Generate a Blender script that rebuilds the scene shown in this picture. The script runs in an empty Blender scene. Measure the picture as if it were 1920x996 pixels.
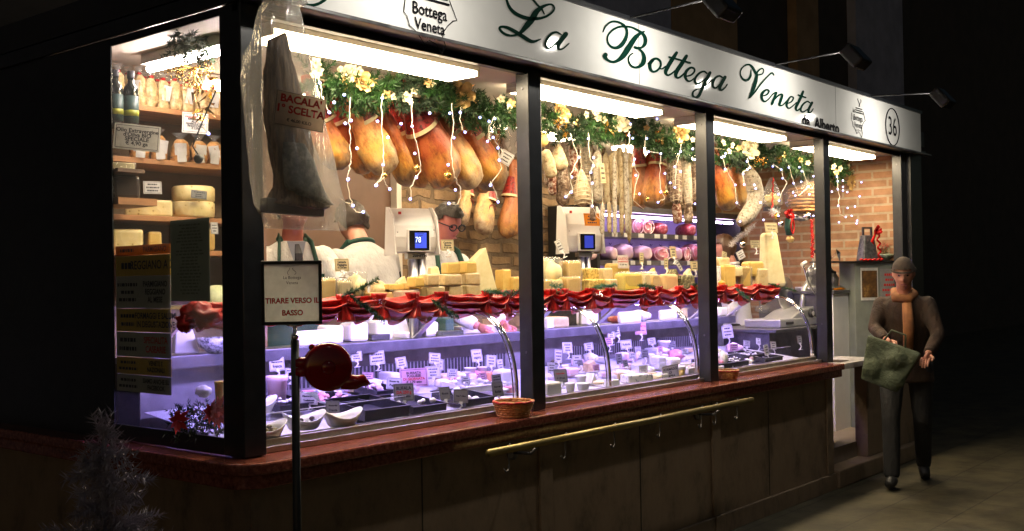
import bpy, math, random
from math import sin, cos, pi, radians, sqrt
from mathutils import Vector, Matrix, noise
random.seed(7)
SC = bpy.context.scene
COL = SC.collection
# ---------------------------------------------------------------- camera
F, YAW, PIT, ROL, H = 2025.2, 0.6896, 0.0147, -0.0155, 1.55
FW = Vector((cos(YAW)*cos(PIT), sin(YAW)*cos(PIT), sin(PIT)))
_r = Vector((sin(YAW), -cos(YAW), 0)); _u = _r.cross(FW)
RT = _r*cos(ROL)+_u*sin(ROL); UP = -_r*sin(ROL)+_u*cos(ROL)
cd = bpy.data.cameras.new('camera'); cam = bpy.data.objects.new('camera', cd); COL.objects.link(cam)
cd.sensor_width = 36; cd.lens = 36*F/1920; cd.clip_start = .05; cd.clip_end = 400
cam.matrix_world = Matrix(((RT.x, UP.x, -FW.x, 0), (RT.y, UP.y, -FW.y, 0), (RT.z, UP.z, -FW.z, H), (0, 0, 0, 1)))
SC.camera = cam
# ---------------------------------------------------------------- night sky, faint moonlight, exposure
W = bpy.data.worlds.new('World'); SC.world = W; W.use_nodes = True
nt = W.node_tree; bgn = nt.nodes['Background']
sky = nt.nodes.new('ShaderNodeTexSky'); sky.sky_type = 'NISHITA'; sky.sun_disc = False
sky.sun_elevation = radians(8); sky.sun_rotation = radians(250)
nt.links.new(sky.outputs[0], bgn.inputs[0]); bgn.inputs[1].default_value = 0.009
sd = bpy.data.lights.new('moon', 'SUN'); sd.energy = 0.022; sd.angle = radians(.5); sd.color = (1, .93, .8)
so = bpy.data.objects.new('moon', sd); COL.objects.link(so); so.rotation_euler = (radians(50), 0, radians(-25))
SC.view_settings.view_transform = 'Standard'; SC.view_settings.look = 'None'
SC.view_settings.exposure = 0.0; SC.view_settings.gamma = 1
SC.cycles.use_denoising = True
SC.cycles.max_bounces = 8; SC.cycles.transparent_max_bounces = 16
SC.cycles.sample_clamp_indirect = 6; SC.cycles.caustics_reflective = False; SC.cycles.caustics_refractive = False
L_TUBE, L_CASE, L_SPOT, L_LED, L_RACK = 46.0, 190.0, 640.0, 5.5, 22.0

# ---------------------------------------------------------------- pixel -> point on a real plane
def ray(px, py): return FW + RT*((px-960)/F) - UP*((py-498)/F)
def at(px, py, X=None, Y=None, Z=None, D=None):
    d = ray(px, py)
    t = X/d.x if X is not None else Y/d.y if Y is not None else (Z-H)/d.z if Z is not None else D
    return Vector((0, 0, H)) + d*t
DK0, DKS, DKY = .95, .13, 3.47
def deck(px, py):
    d = ray(px, py)     # z = DK0 + DKS*(Y-DKY)
    t = (DK0 - DKS*DKY - H)/(d.z - DKS*d.y)
    return Vector((0, 0, H)) + d*t
def depth(p): return (Vector(p)-Vector((0, 0, H))).dot(FW)
def pxm(p): return depth(p)/F
def jit(a): return random.uniform(-a, a)

# ---------------------------------------------------------------- mesh builder
class MB:
    def __init__(s): s.v = []; s.f = []; s.m = []
    def add(s, vs, fs, mi=0, M=None):
        b = len(s.v)
        for p in vs:
            p = Vector(p)
            s.v.append(M @ p if M else p)
        for f in fs: s.f.append(tuple(b+i for i in f)); s.m.append(mi)
        return s
    def box(s, x0, x1, y0, y1, z0, z1, mi=0, M=None):
        vs = [(x, y, z) for x in (x0, x1) for y in (y0, y1) for z in (z0, z1)]
        return s.add(vs, [(0, 1, 3, 2), (4, 6, 7, 5), (0, 4, 5, 1), (2, 3, 7, 6), (0, 2, 6, 4), (1, 5, 7, 3)], mi, M)
    def prism(s, poly, z0, z1, mi=0, M=None):
        n = len(poly); vs = [(x, y, z0) for x, y in poly]+[(x, y, z1) for x, y in poly]
        fs = [tuple(range(n-1, -1, -1)), tuple(range(n, 2*n))]+[(i, (i+1) % n, n+(i+1) % n, n+i) for i in range(n)]
        return s.add(vs, fs, mi, M)
    def tube(s, pts, r, n=8, mi=0, M=None, cap=True, sq=1.0):
        pts = [Vector(p) for p in pts]; rs = r if isinstance(r, (list, tuple)) else [r]*len(pts)
        vs = []; fs = []; prev = None
        for i, p in enumerate(pts):
            t = (pts[min(i+1, len(pts)-1)]-pts[max(i-1, 0)])
            t = t.normalized() if t.length > 1e-9 else Vector((0, 0, 1))
            if prev is None:
                a = Vector((0, 1, 0)) if abs(t.y) < .8 else Vector((1, 0, 0))
                prev = (a - t*a.dot(t)).normalized()
            else: prev = (prev - t*prev.dot(t)).normalized()
            b = t.cross(prev)
            for k in range(n):
                an = 2*pi*k/n; vs.append(p+(prev*cos(an)*sq+b*sin(an))*rs[i])
        for i in range(len(pts)-1):
            for k in range(n): fs.append((i*n+k, i*n+(k+1) % n, (i+1)*n+(k+1) % n, (i+1)*n+k))
        if cap: fs += [tuple(range(n-1, -1, -1)), tuple(range((len(pts)-1)*n, len(pts)*n))]
        return s.add(vs, fs, mi, M)
    def lathe(s, prof, n=24, mi=0, M=None, c=(0, 0, 0)):
        vs = []; fs = []
        for r, z in prof:
            for k in range(n): vs.append((c[0]+r*cos(2*pi*k/n), c[1]+r*sin(2*pi*k/n), c[2]+z))
        for i in range(len(prof)-1):
            for k in range(n): fs.append((i*n+k, i*n+(k+1) % n, (i+1)*n+(k+1) % n, (i+1)*n+k))
        if prof[0][0] > 1e-5: fs.append(tuple(range(n-1, -1, -1)))
        if prof[-1][0] > 1e-5: fs.append(tuple(range((len(prof)-1)*n, len(prof)*n)))
        return s.add(vs, fs, mi, M)
    def ball(s, c, rx, ry=None, rz=None, n=12, m=8, mi=0, nz=0, fr=8):
        ry = ry or rx; rz = rz or rx; vs = []; fs = []; c = Vector(c)
        for i in range(m+1):
            th = pi*i/m
            for k in range(n):
                d = Vector((sin(th)*cos(2*pi*k/n), sin(th)*sin(2*pi*k/n), cos(th)))
                q = 1+(nz*noise.noise(d*fr*.2+c*3) if nz else 0)
                vs.append(c+Vector((d.x*rx, d.y*ry, d.z*rz))*q)
        for i in range(m):
            for k in range(n): fs.append((i*n+k, (i+1)*n+k, (i+1)*n+(k+1) % n, i*n+(k+1) % n))
        return s.add(vs, fs, mi)
    def mesh(s, name, mats, smooth=False, origin=None):
        me = bpy.data.meshes.new(name)
        o = Vector(origin) if origin is not None else Vector((0, 0, 0))
        me.from_pydata([tuple(p-o) for p in s.v], [], s.f)
        if not isinstance(mats, (list, tuple)): mats = [mats]
        for m in mats: me.materials.append(m)
        if len(mats) > 1:
            for p, mi in zip(me.polygons, s.m): p.material_index = mi
        if smooth: me.polygons.foreach_set('use_smooth', [True]*len(me.polygons))
        me.update(); return me

def part(name, me, parent=None, loc=(0, 0, 0), rot=(0, 0, 0), sc=1, bevel=0, label=None):
    o = bpy.data.objects.new(name, me); COL.objects.link(o); o.parent = parent
    o.location = loc; o.rotation_euler = rot; o.scale = (sc, sc, sc) if not isinstance(sc, (tuple, list)) else sc
    if bevel:
        b = o.modifiers.new('bevel', 'BEVEL'); b.width = bevel; b.segments = 2; b.limit_method = 'ANGLE'
    if label: o['label'] = label
    return o
def thing(name, label, cat, loc=(0, 0, 0), rot=(0, 0, 0), group=None, me=None, kind=None, sc=1, bevel=0):
    o = part(name, me, None, loc, rot, sc, bevel); o['label'] = label
    if cat: o['category'] = cat
    if group: o['group'] = group
    if kind: o['kind'] = kind
    return o
def aim_down(top, bot):
    return Vector((0, 0, -1)).rotation_difference((Vector(bot)-Vector(top)).normalized()).to_euler()

# ---------------------------------------------------------------- materials (all procedural)
def M_(name): 
    m = bpy.data.materials.new(name); m.use_nodes = True
    return m, m.node_tree, m.node_tree.nodes['Principled BSDF']
def ramp(nt, fac, stops):
    r = nt.nodes.new('ShaderNodeValToRGB'); e = r.color_ramp.elements
    while len(e) < len(stops): e.new(.5)
    for x, (p, c) in zip(e, stops): x.position = p; x.color = (*c, 1)
    nt.links.new(fac, r.inputs[0]); return r.outputs[0]
def coords(nt, scale=(1, 1, 1)):
    tc = nt.nodes.new('ShaderNodeTexCoord'); mp = nt.nodes.new('ShaderNodeMapping')
    mp.inputs['Scale'].default_value = scale; nt.links.new(tc.outputs['Object'], mp.inputs[0]); return mp.outputs[0]
def noisen(nt, vec, scale, detail=4, rough=.6):
    n = nt.nodes.new('ShaderNodeTexNoise'); n.inputs['Scale'].default_value = scale
    n.inputs['Detail'].default_value = detail; n.inputs['Roughness'].default_value = rough
    nt.links.new(vec, n.inputs['Vector']); return n.outputs['Fac']
def bumpn(nt, b, fac, strength, dist=.01):
    bu = nt.nodes.new('ShaderNodeBump'); bu.inputs['Strength'].default_value = strength; bu.inputs['Distance'].default_value = dist
    nt.links.new(fac, bu.inputs['Height']); nt.links.new(bu.outputs[0], b.inputs['Normal'])
def pm(name, c1, c2=None, scale=8, rough=.5, metal=0, bump=0, bs=None, lo=.35, hi=.65, st=(1, 1, 1), emit=None, sheen=0, spec=None, coat=0, sss=0):
    m, nt, b = M_(name)
    b.inputs['Base Color'].default_value = (*c1, 1); b.inputs['Roughness'].default_value = rough; b.inputs['Metallic'].default_value = metal
    if spec is not None: b.inputs['Specular IOR Level'].default_value = spec
    if coat: b.inputs['Coat Weight'].default_value = coat; b.inputs['Coat Roughness'].default_value = .1
    if sss: b.inputs['Subsurface Weight'].default_value = sss; b.inputs['Subsurface Radius'].default_value = (.02, .012, .006)
    if c2 or bump: v = coords(nt, st)
    if c2:
        f = noisen(nt, v, scale); nt.links.new(ramp(nt, f, [(lo, c1), (hi, c2)]), b.inputs['Base Color'])
    if bump: bumpn(nt, b, noisen(nt, v, bs or scale*3), bump*.6 if bump >= 1 else bump, .05 if bump >= 1 else .01)
    if emit: b.inputs['Emission Color'].default_value = (*emit[0], 1); b.inputs['Emission Strength'].default_value = emit[1]
    return m
def emis(name, col, s, sample=True, base=(.8, .8, .8)):
    m = pm(name, base, emit=(col, s))
    if not sample: m.cycles.emission_sampling = 'NONE'
    return m
def thin(name, tint, alpha, rough=.1, glossf=.35, bump=0, transl=(.8, .8, .8)):
    m, nt, b = M_(name); nt.nodes.remove(b); out = nt.nodes['Material Output']
    tr = nt.nodes.new('ShaderNodeBsdfTransparent'); tr.inputs[0].default_value = (*tint, 1)
    gl = nt.nodes.new('ShaderNodeBsdfGlossy'); gl.inputs['Roughness'].default_value = rough
    df = nt.nodes.new('ShaderNodeBsdfDiffuse'); df.inputs[0].default_value = (*transl, 1)
    tl = nt.nodes.new('ShaderNodeBsdfTranslucent'); tl.inputs[0].default_value = (*transl, 1)
    mx = nt.nodes.new('ShaderNodeMixShader'); mx.inputs[0].default_value = .5
    nt.links.new(df.outputs[0], mx.inputs[1]); nt.links.new(tl.outputs[0], mx.inputs[2])
    m1 = nt.nodes.new('ShaderNodeMixShader'); m1.inputs[0].default_value = alpha
    nt.links.new(tr.outputs[0], m1.inputs[1]); nt.links.new(mx.outputs[0], m1.inputs[2])
    lw = nt.nodes.new('ShaderNodeLayerWeight'); lw.inputs[0].default_value = .5
    pw = nt.nodes.new('ShaderNodeMath'); pw.operation = 'POWER'; nt.links.new(lw.outputs['Facing'], pw.inputs[0]); pw.inputs[1].default_value = 3.2 if bump else 4
    ma_ = nt.nodes.new('ShaderNodeMath'); ma_.operation = 'MULTIPLY_ADD'; nt.links.new(pw.outputs[0], ma_.inputs[0]); ma_.inputs[1].default_value = glossf*2; ma_.inputs[2].default_value = .03
    m2 = nt.nodes.new('ShaderNodeMixShader'); nt.links.new(ma_.outputs[0], m2.inputs[0])
    nt.links.new(m1.outputs[0], m2.inputs[1]); nt.links.new(gl.outputs[0], m2.inputs[2])
    nt.links.new(m2.outputs[0], out.inputs[0])
    if bump:
        v = coords(nt, (1, 1, .16)); bu = nt.nodes.new('ShaderNodeBump'); bu.inputs['Strength'].default_value = bump; bu.inputs['Distance'].default_value = .03
        nt.links.new(noisen(nt, v, 34, 3), bu.inputs['Height']); nt.links.new(bu.outputs[0], gl.inputs['Normal']); nt.links.new(bu.outputs[0], lw.inputs['Normal'])
    return m
def brickmat(name, axes, c1, c2, mortar, bw, bh, ms=.01, rough=.85, bump=.4, warp=0.0, nscale=6, lo=.3, hi=.7, dirt=None):
    m, nt, b = M_(name); tc = nt.nodes.new('ShaderNodeTexCoord'); sp = nt.nodes.new('ShaderNodeSeparateXYZ'); cb = nt.nodes.new('ShaderNodeCombineXYZ')
    nt.links.new(tc.outputs['Object'], sp.inputs[0])
    nt.links.new(sp.outputs[axes[0]], cb.inputs[0]); nt.links.new(sp.outputs[axes[1]], cb.inputs[1])
    vec = cb.outputs[0]
    if warp:
        nn = nt.nodes.new('ShaderNodeTexNoise'); nn.inputs['Scale'].default_value = 5; nt.links.new(cb.outputs[0], nn.inputs['Vector'])
        ma = nt.nodes.new('ShaderNodeVectorMath'); ma.operation = 'SCALE'; ma.inputs['Scale'].default_value = warp; nt.links.new(nn.outputs['Color'], ma.inputs[0])
        ad = nt.nodes.new('ShaderNodeVectorMath'); nt.links.new(cb.outputs[0], ad.inputs[0]); nt.links.new(ma.outputs[0], ad.inputs[1]); vec = ad.outputs[0]
    br = nt.nodes.new('ShaderNodeTexBrick'); br.inputs['Scale'].default_value = 1; br.inputs['Brick Width'].default_value = bw; br.inputs['Row Height'].default_value = bh
    br.inputs['Mortar Size'].default_value = ms; br.inputs['Mortar Smooth'].default_value = .3; br.inputs['Bias'].default_value = 0
    br.inputs['Color1'].default_value = (*c1, 1); br.inputs['Color2'].default_value = (*c2, 1); br.inputs['Mortar'].default_value = (*mortar, 1)
    nt.links.new(vec, br.inputs['Vector'])
    n = noisen(nt, cb.outputs[0], nscale, 6); mx = nt.nodes.new('ShaderNodeMix'); mx.data_type = 'RGBA'; mx.blend_type = 'MULTIPLY'; mx.inputs[0].default_value = .8
    nt.links.new(br.outputs['Color'], mx.inputs[6]); nt.links.new(ramp(nt, n, [(lo, dirt or (.45, .42, .4)), (hi, (1, 1, 1))]), mx.inputs[7])
    nt.links.new(mx.outputs[2], b.inputs['Base Color']); b.inputs['Roughness'].default_value = rough
    mb = nt.nodes.new('ShaderNodeMath'); mb.operation = 'SUBTRACT'; nt.links.new(n, mb.inputs[0]); nt.links.new(br.outputs['Fac'], mb.inputs[1])
    bumpn(nt, b, mb.outputs[0], bump, .02); return m
def hammat(name, meat, fat, rind, z0, z1, dark=.5):
    m, nt, b = M_(name); v = coords(nt); sp = nt.nodes.new('ShaderNodeSeparateXYZ'); nt.links.new(v, sp.inputs[0])
    n = noisen(nt, v, 9, 6, .65)
    mr = nt.nodes.new('ShaderNodeMapRange'); mr.inputs[1].default_value = z0; mr.inputs[2].default_value = z1; nt.links.new(sp.outputs[2], mr.inputs[0]); mr.inputs[3].default_value = -.22; mr.inputs[4].default_value = .62
    ad = nt.nodes.new('ShaderNodeMath'); ad.operation = 'MULTIPLY_ADD'; nt.links.new(n, ad.inputs[0]); ad.inputs[1].default_value = .8; nt.links.new(mr.outputs[0], ad.inputs[2])
    c = ramp(nt, ad.outputs[0], [(.36, meat), (.6, tuple(x*.75+y*.25 for x, y in zip(meat, fat))), (.78, fat), (.97, rind)])
    n2 = noisen(nt, coords(nt, (1.6, 1.6, .7)), 15, 8, .75)
    mx = nt.nodes.new('ShaderNodeMix'); mx.data_type = 'RGBA'; mx.blend_type = 'MULTIPLY'; mx.inputs[0].default_value = dark
    nt.links.new(c, mx.inputs[6]); nt.links.new(ramp(nt, n2, [(.36, (.3, .12, .06)), (.53, (1, 1, 1))]), mx.inputs[7])
    nt.links.new(mx.outputs[2], b.inputs['Base Color']); b.inputs['Roughness'].default_value = .47
    b.inputs['Subsurface Weight'].default_value = .08; b.inputs['Subsurface Radius'].default_value = (.02, .008, .004)
    bumpn(nt, b, n2, .5, .008); return m
def mottle(name, stops, scale=40, rough=.8, bump=.5, vor=False, st=(1, 1, 1)):
    m, nt, b = M_(name); v = coords(nt, st)
    if vor:
        t = nt.nodes.new('ShaderNodeTexVoronoi'); t.inputs['Scale'].default_value = scale; nt.links.new(v, t.inputs['Vector']); f = t.outputs['Distance']
    else: f = noisen(nt, v, scale, 5, .7)
    nt.links.new(ramp(nt, f, stops), b.inputs['Base Color']); b.inputs['Roughness'].default_value = rough
    bumpn(nt, b, f, bump, .006); return m

def papert(name, c, tr=.5):
    m, nt, b = M_(name); nt.nodes.remove(b); out = nt.nodes['Material Output']
    df = nt.nodes.new('ShaderNodeBsdfDiffuse'); tl = nt.nodes.new('ShaderNodeBsdfTranslucent'); mx = nt.nodes.new('ShaderNodeMixShader'); mx.inputs[0].default_value = tr
    cr = ramp(nt, noisen(nt, coords(nt), 30, 4), [(.35, c), (.65, tuple(q*.86 for q in c))])
    for n_ in (df, tl): nt.links.new(cr, n_.inputs[0])
    nt.links.new(df.outputs[0], mx.inputs[1]); nt.links.new(tl.outputs[0], mx.inputs[2]); nt.links.new(mx.outputs[0], out.inputs[0]); return m
black = pm('black_paint', (.012, .013, .016), (.02, .022, .026), 14, .32, bump=.05)
blackmat = pm('black_plastic', (.012, .012, .013), (.02, .02, .021), 30, .45)
signw = pm('sign_enamel', (.74, .74, .72), (.66, .66, .64), 2.2, .075, spec=.42)
sgreen = pm('sign_green', (.002, .022, .014), (.003, .028, .018), 12, .7, spec=.02)
sblack = pm('sign_ink', (.006, .006, .008), rough=.7, spec=.03)
ceilm = pm('ceiling_white', (.62, .57, .5), (.55, .5, .44), 3, .6)
tubem = emis('tube_diffuser', (1, .81, .53), L_TUBE)
housem = pm('fixture_white', (.8, .78, .7), (.7, .68, .6), 5, .4)
casel = emis('case_tube', (.42, .31, 1.0), L_CASE)
rackl = emis('rack_tube', (.85, .6, 1.0), L_RACK)
spotm = emis('spot_lens', (1, .93, .82), L_SPOT)
ledm = emis('led_bulb', (.26, .32, 1.0), L_LED, False)
granite = mottle('red_granite', [(.3, (.055, .012, .008)), (.5, (.2, .055, .035)), (.72, (.36, .13, .085))], 55, .18, .04)
granw = mottle('pale_marble', [(.3, (.5, .45, .42)), (.6, (.75, .7, .66))], 14, .15, .03)
basem = mottle('base_panel', [(.3, (.1, .07, .045)), (.45, (.2, .14, .09)), (.6, (.24, .17, .11)), (.78, (.16, .12, .08))], 6, .5, .25, st=(1, 1, .6))
alu = pm('aluminium', (.55, .5, .42), (.42, .38, .32), 20, .32, .9)
steel = pm('steel', (.5, .5, .52), (.34, .34, .37), 6, .3, 1.0, bump=.05, bs=30)
steeld = pm('dark_steel', (.09, .09, .1), (.16, .155, .17), 9, .4, .7)
chrome = pm('chrome', (.82, .82, .85), rough=.08, metal=1)
brass = pm('brass_rail', (.3, .24, .1), (.22, .17, .07), 10, .35, .8)
glass = thin('case_glass', (.985, .99, .99), .02, .02, .12)
pane = thin('window_glass', (.93, .95, .95), .015, .03, .15)
film = thin('plastic_film', (.97, .97, .96), .2, .16, .3, .8)
bagm = thin('plastic_bag', (.95, .94, .92), .25, .16, .2, .9, (.9, .87, .8))
lampglass = pane
stone = brickmat('old_stone', (0, 2), (.42, .28, .15), (.26, .165, .085), (.2, .14, .085), .25, .095, .02, bump=1.0, warp=.09, nscale=11)
brick = brickmat('orange_brick', (1, 2), (.38, .19, .095), (.29, .16, .085), (.38, .29, .19), .27, .075, .012, bump=.3, nscale=9, lo=.25, hi=.6, dirt=(.55, .5, .45))
floorm = pm('tile_floor', (.25, .2, .16), (.2, .16, .12), 6, .5)
asph = brickmat('paving', (0, 1), (.085, .07, .036), (.07, .06, .034), (.045, .038, .024), .9, .45, .006, .7, .5, .01, 3.5, .35, .6, (.25, .23, .2))
darkwood = pm('dark_panel', (.17, .1, .07), (.13, .075, .05), 3, .55)
woodm = pm('shelf_wood', (.42, .2, .075), (.3, .13, .05), 6, .5, st=(1, 6, 6))
woodl = pm('board_wood', (.55, .33, .13), (.44, .25, .09), 8, .55, st=(1, 8, 8))
greyplast = pm('grey_plastic', (.6, .57, .55), (.55, .52, .5), 8, .4)
whitep = pm('white_plastic', (.82, .81, .8), (.76, .75, .74), 9, .35)
porc = pm('porcelain', (.85, .85, .88), rough=.12, coat=.4)
card = papert('card_white', (.8, .79, .76), .42)
cardy = papert('card_cream', (.72, .62, .38), .42)
cardpk = papert('card_pink', (.8, .5, .6), .42)
cardor = papert('card_orange', (.75, .3, .03), .42)
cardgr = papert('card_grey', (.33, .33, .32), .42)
ink = pm('ink', (.02, .02, .03), rough=.6)
inkred = pm('ink_red', (.55, .02, .02), rough=.6)
satin = pm('red_satin', (.52, .011, .006), (.36, .005, .003), 9, .36, bump=.2, bs=40, spec=.7)
redp = pm('red_gloss', (.3, .006, .008), (.24, .004, .006), 6, .12, coat=.5)
redfoil = pm('red_foil', (.65, .02, .015), (.4, .01, .01), 20, .2, .3)
gold = pm('gold_petal', (.72, .5, .2), (.5, .3, .1), 18, .35, .35, bump=.3, bs=60)
goldf = pm('gold_foil', (.85, .55, .15), (.6, .35, .08), 15, .2, .85)
cream = pm('cream_petal', (.82, .75, .55), (.7, .6, .38), 18, .5)
silver = pm('silver_bauble', (.85, .85, .88), rough=.06, metal=1)
needle = mottle('green_needle', [(.35, (.008, .036, .008)), (.55, (.025, .085, .016)), (.75, (.07, .15, .03))], 30, .5, 0)
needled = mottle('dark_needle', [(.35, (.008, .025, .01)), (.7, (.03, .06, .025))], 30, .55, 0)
needlef = mottle('frosted_needle', [(.35, (.03, .12, .05)), (.6, (.1, .25, .12)), (.72, (.6, .65, .6))], 40, .55, 0)
needlew = pm('white_needle', (.36, .33, .4), (.24, .22, .28), 20, .6)
hamA = hammat('ham_skin', (.52, .105, .035), (.52, .25, .04), (.2, .125, .06), -.08, -.62, .8)
hamA2 = hammat('ham_skin_dark', (.42, .07, .025), (.5, .2, .04), (.17, .11, .06), -.12, -.68, .85)
hamA3 = hammat('ham_skin_light', (.6, .17, .06), (.6, .33, .08), (.34, .24, .13), -.02, -.6, .75)
hamB = hammat('ham_skin_aged', (.5, .17, .07), (.5, .24, .07), (.2, .12, .07), -.05, -.75, .7)
hamC = hammat('ham_cut_side', (.62, .3, .13), (.6, .4, .16), (.4, .3, .2), .1, -.6, .7)
rope = pm('twine', (.6, .5, .35), (.5, .4, .28), 60, .8)
wire = pm('clear_wire', (.75, .68, .55), rough=.35)
salA = mottle('salami_white', [(.34, (.07, .05, .035)), (.45, (.3, .25, .18)), (.56, (.45, .4, .32)), (.68, (.2, .16, .12))], 42, .85, .9)
salB = mottle('salami_brown', [(.34, (.04, .022, .014)), (.5, (.15, .09, .055)), (.64, (.42, .36, .29))], 38, .85, .9)
salC = mottle('salami_speckled', [(.36, (.12, .03, .015)), (.5, (.24, .09, .05)), (.6, (.6, .52, .44))], 48)
salD = mottle('salami_beige', [(.34, (.15, .09, .04)), (.46, (.36, .27, .15)), (.66, (.48, .4, .26))], 34, .85, .9)
ch_y = mottle('cheese_yellow', [(.3, (.62, .38, .08)), (.6, (.74, .52, .16)), (.8, (.78, .6, .26))], 9, .45, .1)
ch_p = mottle('cheese_pale', [(.3, (.66, .54, .26)), (.6, (.76, .66, .38)), (.8, (.8, .73, .5))], 12, .5, .15)
ch_r = mottle('cheese_rind', [(.3, (.4, .26, .1)), (.5, (.66, .5, .25)), (.7, (.5, .42, .3))], 16, .6, .3)
ch_h = mottle('cheese_herbs', [(.36, (.16, .09, .02)), (.5, (.6, .42, .1)), (.62, (.72, .56, .2))], 60, .6, .5)
ch_d = mottle('cheese_dark_crust', [(.4, (.05, .045, .02)), (.55, (.2, .18, .09)), (.66, (.6, .55, .35))], 50, .7, .5)
ch_b = mottle('cheese_holes', [(.0, (.3, .2, .05)), (.14, (.42, .28, .08)), (.2, (.76, .6, .26)), (1, (.8, .66, .34))], 34, .45, .3, vor=True)
ch_w = mottle('cheese_white', [(.3, (.72, .7, .68)), (.7, (.82, .8, .8))], 10, .45, .15)
ch_v = mottle('cheese_blue', [(.38, (.15, .2, .24)), (.46, (.7, .68, .62)), (.8, (.82, .8, .76))], 34, .5, .2)
orangef = pm('orange_fruit', (.8, .25, .01), (.75, .2, .01), 40, .4, bump=.2)
pinkm = mottle('cooked_meat', [(.35, (.8, .38, .42)), (.5, (.7, .22, .28)), (.62, (.84, .6, .62))], 9, .35, .1)
pinkl = mottle('pale_meat', [(.3, (.8, .5, .52)), (.6, (.86, .66, .68))], 7, .3, .1)
speck = mottle('dark_meat', [(.35, (.18, .02, .02)), (.5, (.4, .06, .06)), (.64, (.7, .45, .3))], 12, .4, .2)
fishm = mottle('dried_cod', [(.36, (.035, .016, .006)), (.5, (.15, .08, .04)), (.62, (.3, .19, .1))], 9, .6, .8, st=(5, 5, .5))
fishg = mottle('cod_skin', [(.34, (.03, .03, .03)), (.5, (.12, .12, .11)), (.66, (.32, .3, .26))], 22, .4, .7)
skin = pm('skin', (.55, .27, .19), (.48, .21, .15), 12, .5, sss=.1)
skinr = pm('skin_flushed', (.55, .2, .16), (.48, .15, .12), 20, .5, sss=.1)
hairb = pm('dark_hair', (.02, .014, .01), (.05, .035, .025), 40, .45, st=(6, 6, 1), bump=.6, bs=60)
hairg = pm('greying_hair', (.02, .016, .013), (.085, .07, .06), 50, .45, st=(6, 6, 1), bump=.6, bs=60)
coatw = pm('white_coat', (.62, .61, .6), (.56, .55, .55), 5, .7, bump=1, bs=7, st=(1.5, 1.5, .6))
coatg = pm('grey_coat', (.52, .51, .5), (.4, .39, .39), 5, .7, bump=1, bs=7, st=(1.5, 1.5, .6))
apron = pm('green_apron', (.008, .05, .035), (.012, .06, .04), 20, .7)
shirtm = pm('grey_shirt', (.3, .33, .4), (.26, .29, .36), 20, .7)
trous = pm('dark_trousers', (.012, .012, .014), (.02, .02, .023), 8, .85, bump=1, bs=9, st=(1.5, 1.5, .5))
coatbr = pm('brown_coat', (.045, .021, .01), (.024, .013, .007), 9, .85, bump=1, bs=9, st=(1.5, 1.5, .6))
scarfg = pm('green_bag', (.04, .055, .03), (.065, .08, .045), 7, .8, bump=1, bs=12)
capm = pm('cap_brown', (.06, .04, .028), (.04, .028, .02), 30, .9)
screen = emis('blue_screen', (.045, .1, .9), 1.0, False, (.01, .01, .02))
screend = emis('dim_blue_screen', (.01, .035, .5), 1.0, False, (.01, .01, .02))
olive = pm('olive_skin', (.16, .13, .07), (.1, .08, .05), 20, .25)
blkoil = pm('bottle_glass', (.006, .012, .008), rough=.08, coat=.5)
lblg = pm('bottle_label', (.03, .07, .07), (.05, .1, .09), 20, .5)
lbly = pm('bottle_label_yellow', (.35, .36, .03), rough=.5)
pastam = mottle('dried_mushroom', [(.3, (.14, .08, .03)), (.46, (.5, .34, .14)), (.6, (.76, .6, .34)), (.75, (.85, .75, .5))], 26, .35, .7)
crackm = mottle('taralli', [(.32, (.07, .03, .01)), (.48, (.5, .24, .07)), (.65, (.7, .42, .16))], 26, .4, .9)
wick = mottle('wicker', [(.35, (.3, .1, .03)), (.5, (.55, .25, .08)), (.7, (.68, .4, .16))], 30, .5, .6)
wickr = pm('red_wicker', (.5, .02, .03), (.4, .015, .02), 30, .4)
leafm = pm('leaf_green', (.02, .08, .02), (.03, .11, .03), 20, .5)
redleaf = pm('poinsettia_red', (.6, .015, .015), (.45, .01, .01), 20, .45)
foliom = pm('grey_plaster', (.42, .44, .58), (.3, .32, .44), 2, .9, bump=.2)
brownpl = pm('brown_plaster', (.4, .27, .16), (.28, .19, .11), 2, .9, bump=.2)
dplaster = pm('dark_plaster', (.07, .06, .055), (.05, .045, .042), 2, .9)

# ---------------------------------------------------------------- writing
_tc = {}
def textmesh(s, size, mat, bold=0.0, sx=1.0, shear=0.0, align='CENTER', sp=1.0):
    key = (s, size, mat.name, bold, sx, shear, align, sp)
    if key in _tc: return _tc[key]
    cu = bpy.data.curves.new('lettering', 'FONT'); cu.body = s; cu.size = size; cu.align_x = align; cu.align_y = 'CENTER'
    cu.offset = bold; cu.shear = shear; cu.space_line = sp; cu.resolution_u = 3
    o = bpy.data.objects.new('tmp', cu); COL.objects.link(o)
    dg = bpy.context.evaluated_depsgraph_get(); me = bpy.data.meshes.new_from_object(o.evaluated_get(dg))
    bpy.data.objects.remove(o); bpy.data.curves.remove(cu)
    me.name = 'lettering'
    for v in me.vertices: x, y, z = v.co; v.co = (x*sx, 0, y)     # stands in the XZ plane, faces -Y
    me.materials.clear(); me.materials.append(mat); _tc[key] = me; return me
def dashes(w, h, mat, rows, seed=0):     # rows of small illegible print
    rnd = random.Random(seed); b = MB(); n = rows
    for i in range(n):
        z = h*(.5-(i+.5)/n); hh = h/n*.22; x = -w/2*rnd.uniform(.5, .95); end = -x
        while x < end:
            l = w*rnd.uniform(.05, .16); b.add([(x, 0, z-hh), (min(x+l, end), 0, z-hh), (min(x+l, end), 0, z+hh), (x, 0, z+hh)], [(0, 1, 2, 3)]); x += l+w*.035
    return b.mesh('print', mat)
# ================================================================ SETTING
b = MB(); b.add([(-40, -30, 0), (90, -30, 0), (90, 90, 0), (-40, 90, 0)], [(0, 1, 2, 3)])
thing('ground', 'worn olive-brown paving in front of the kiosk', None, me=b.mesh('ground', asph), kind='structure')
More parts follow.
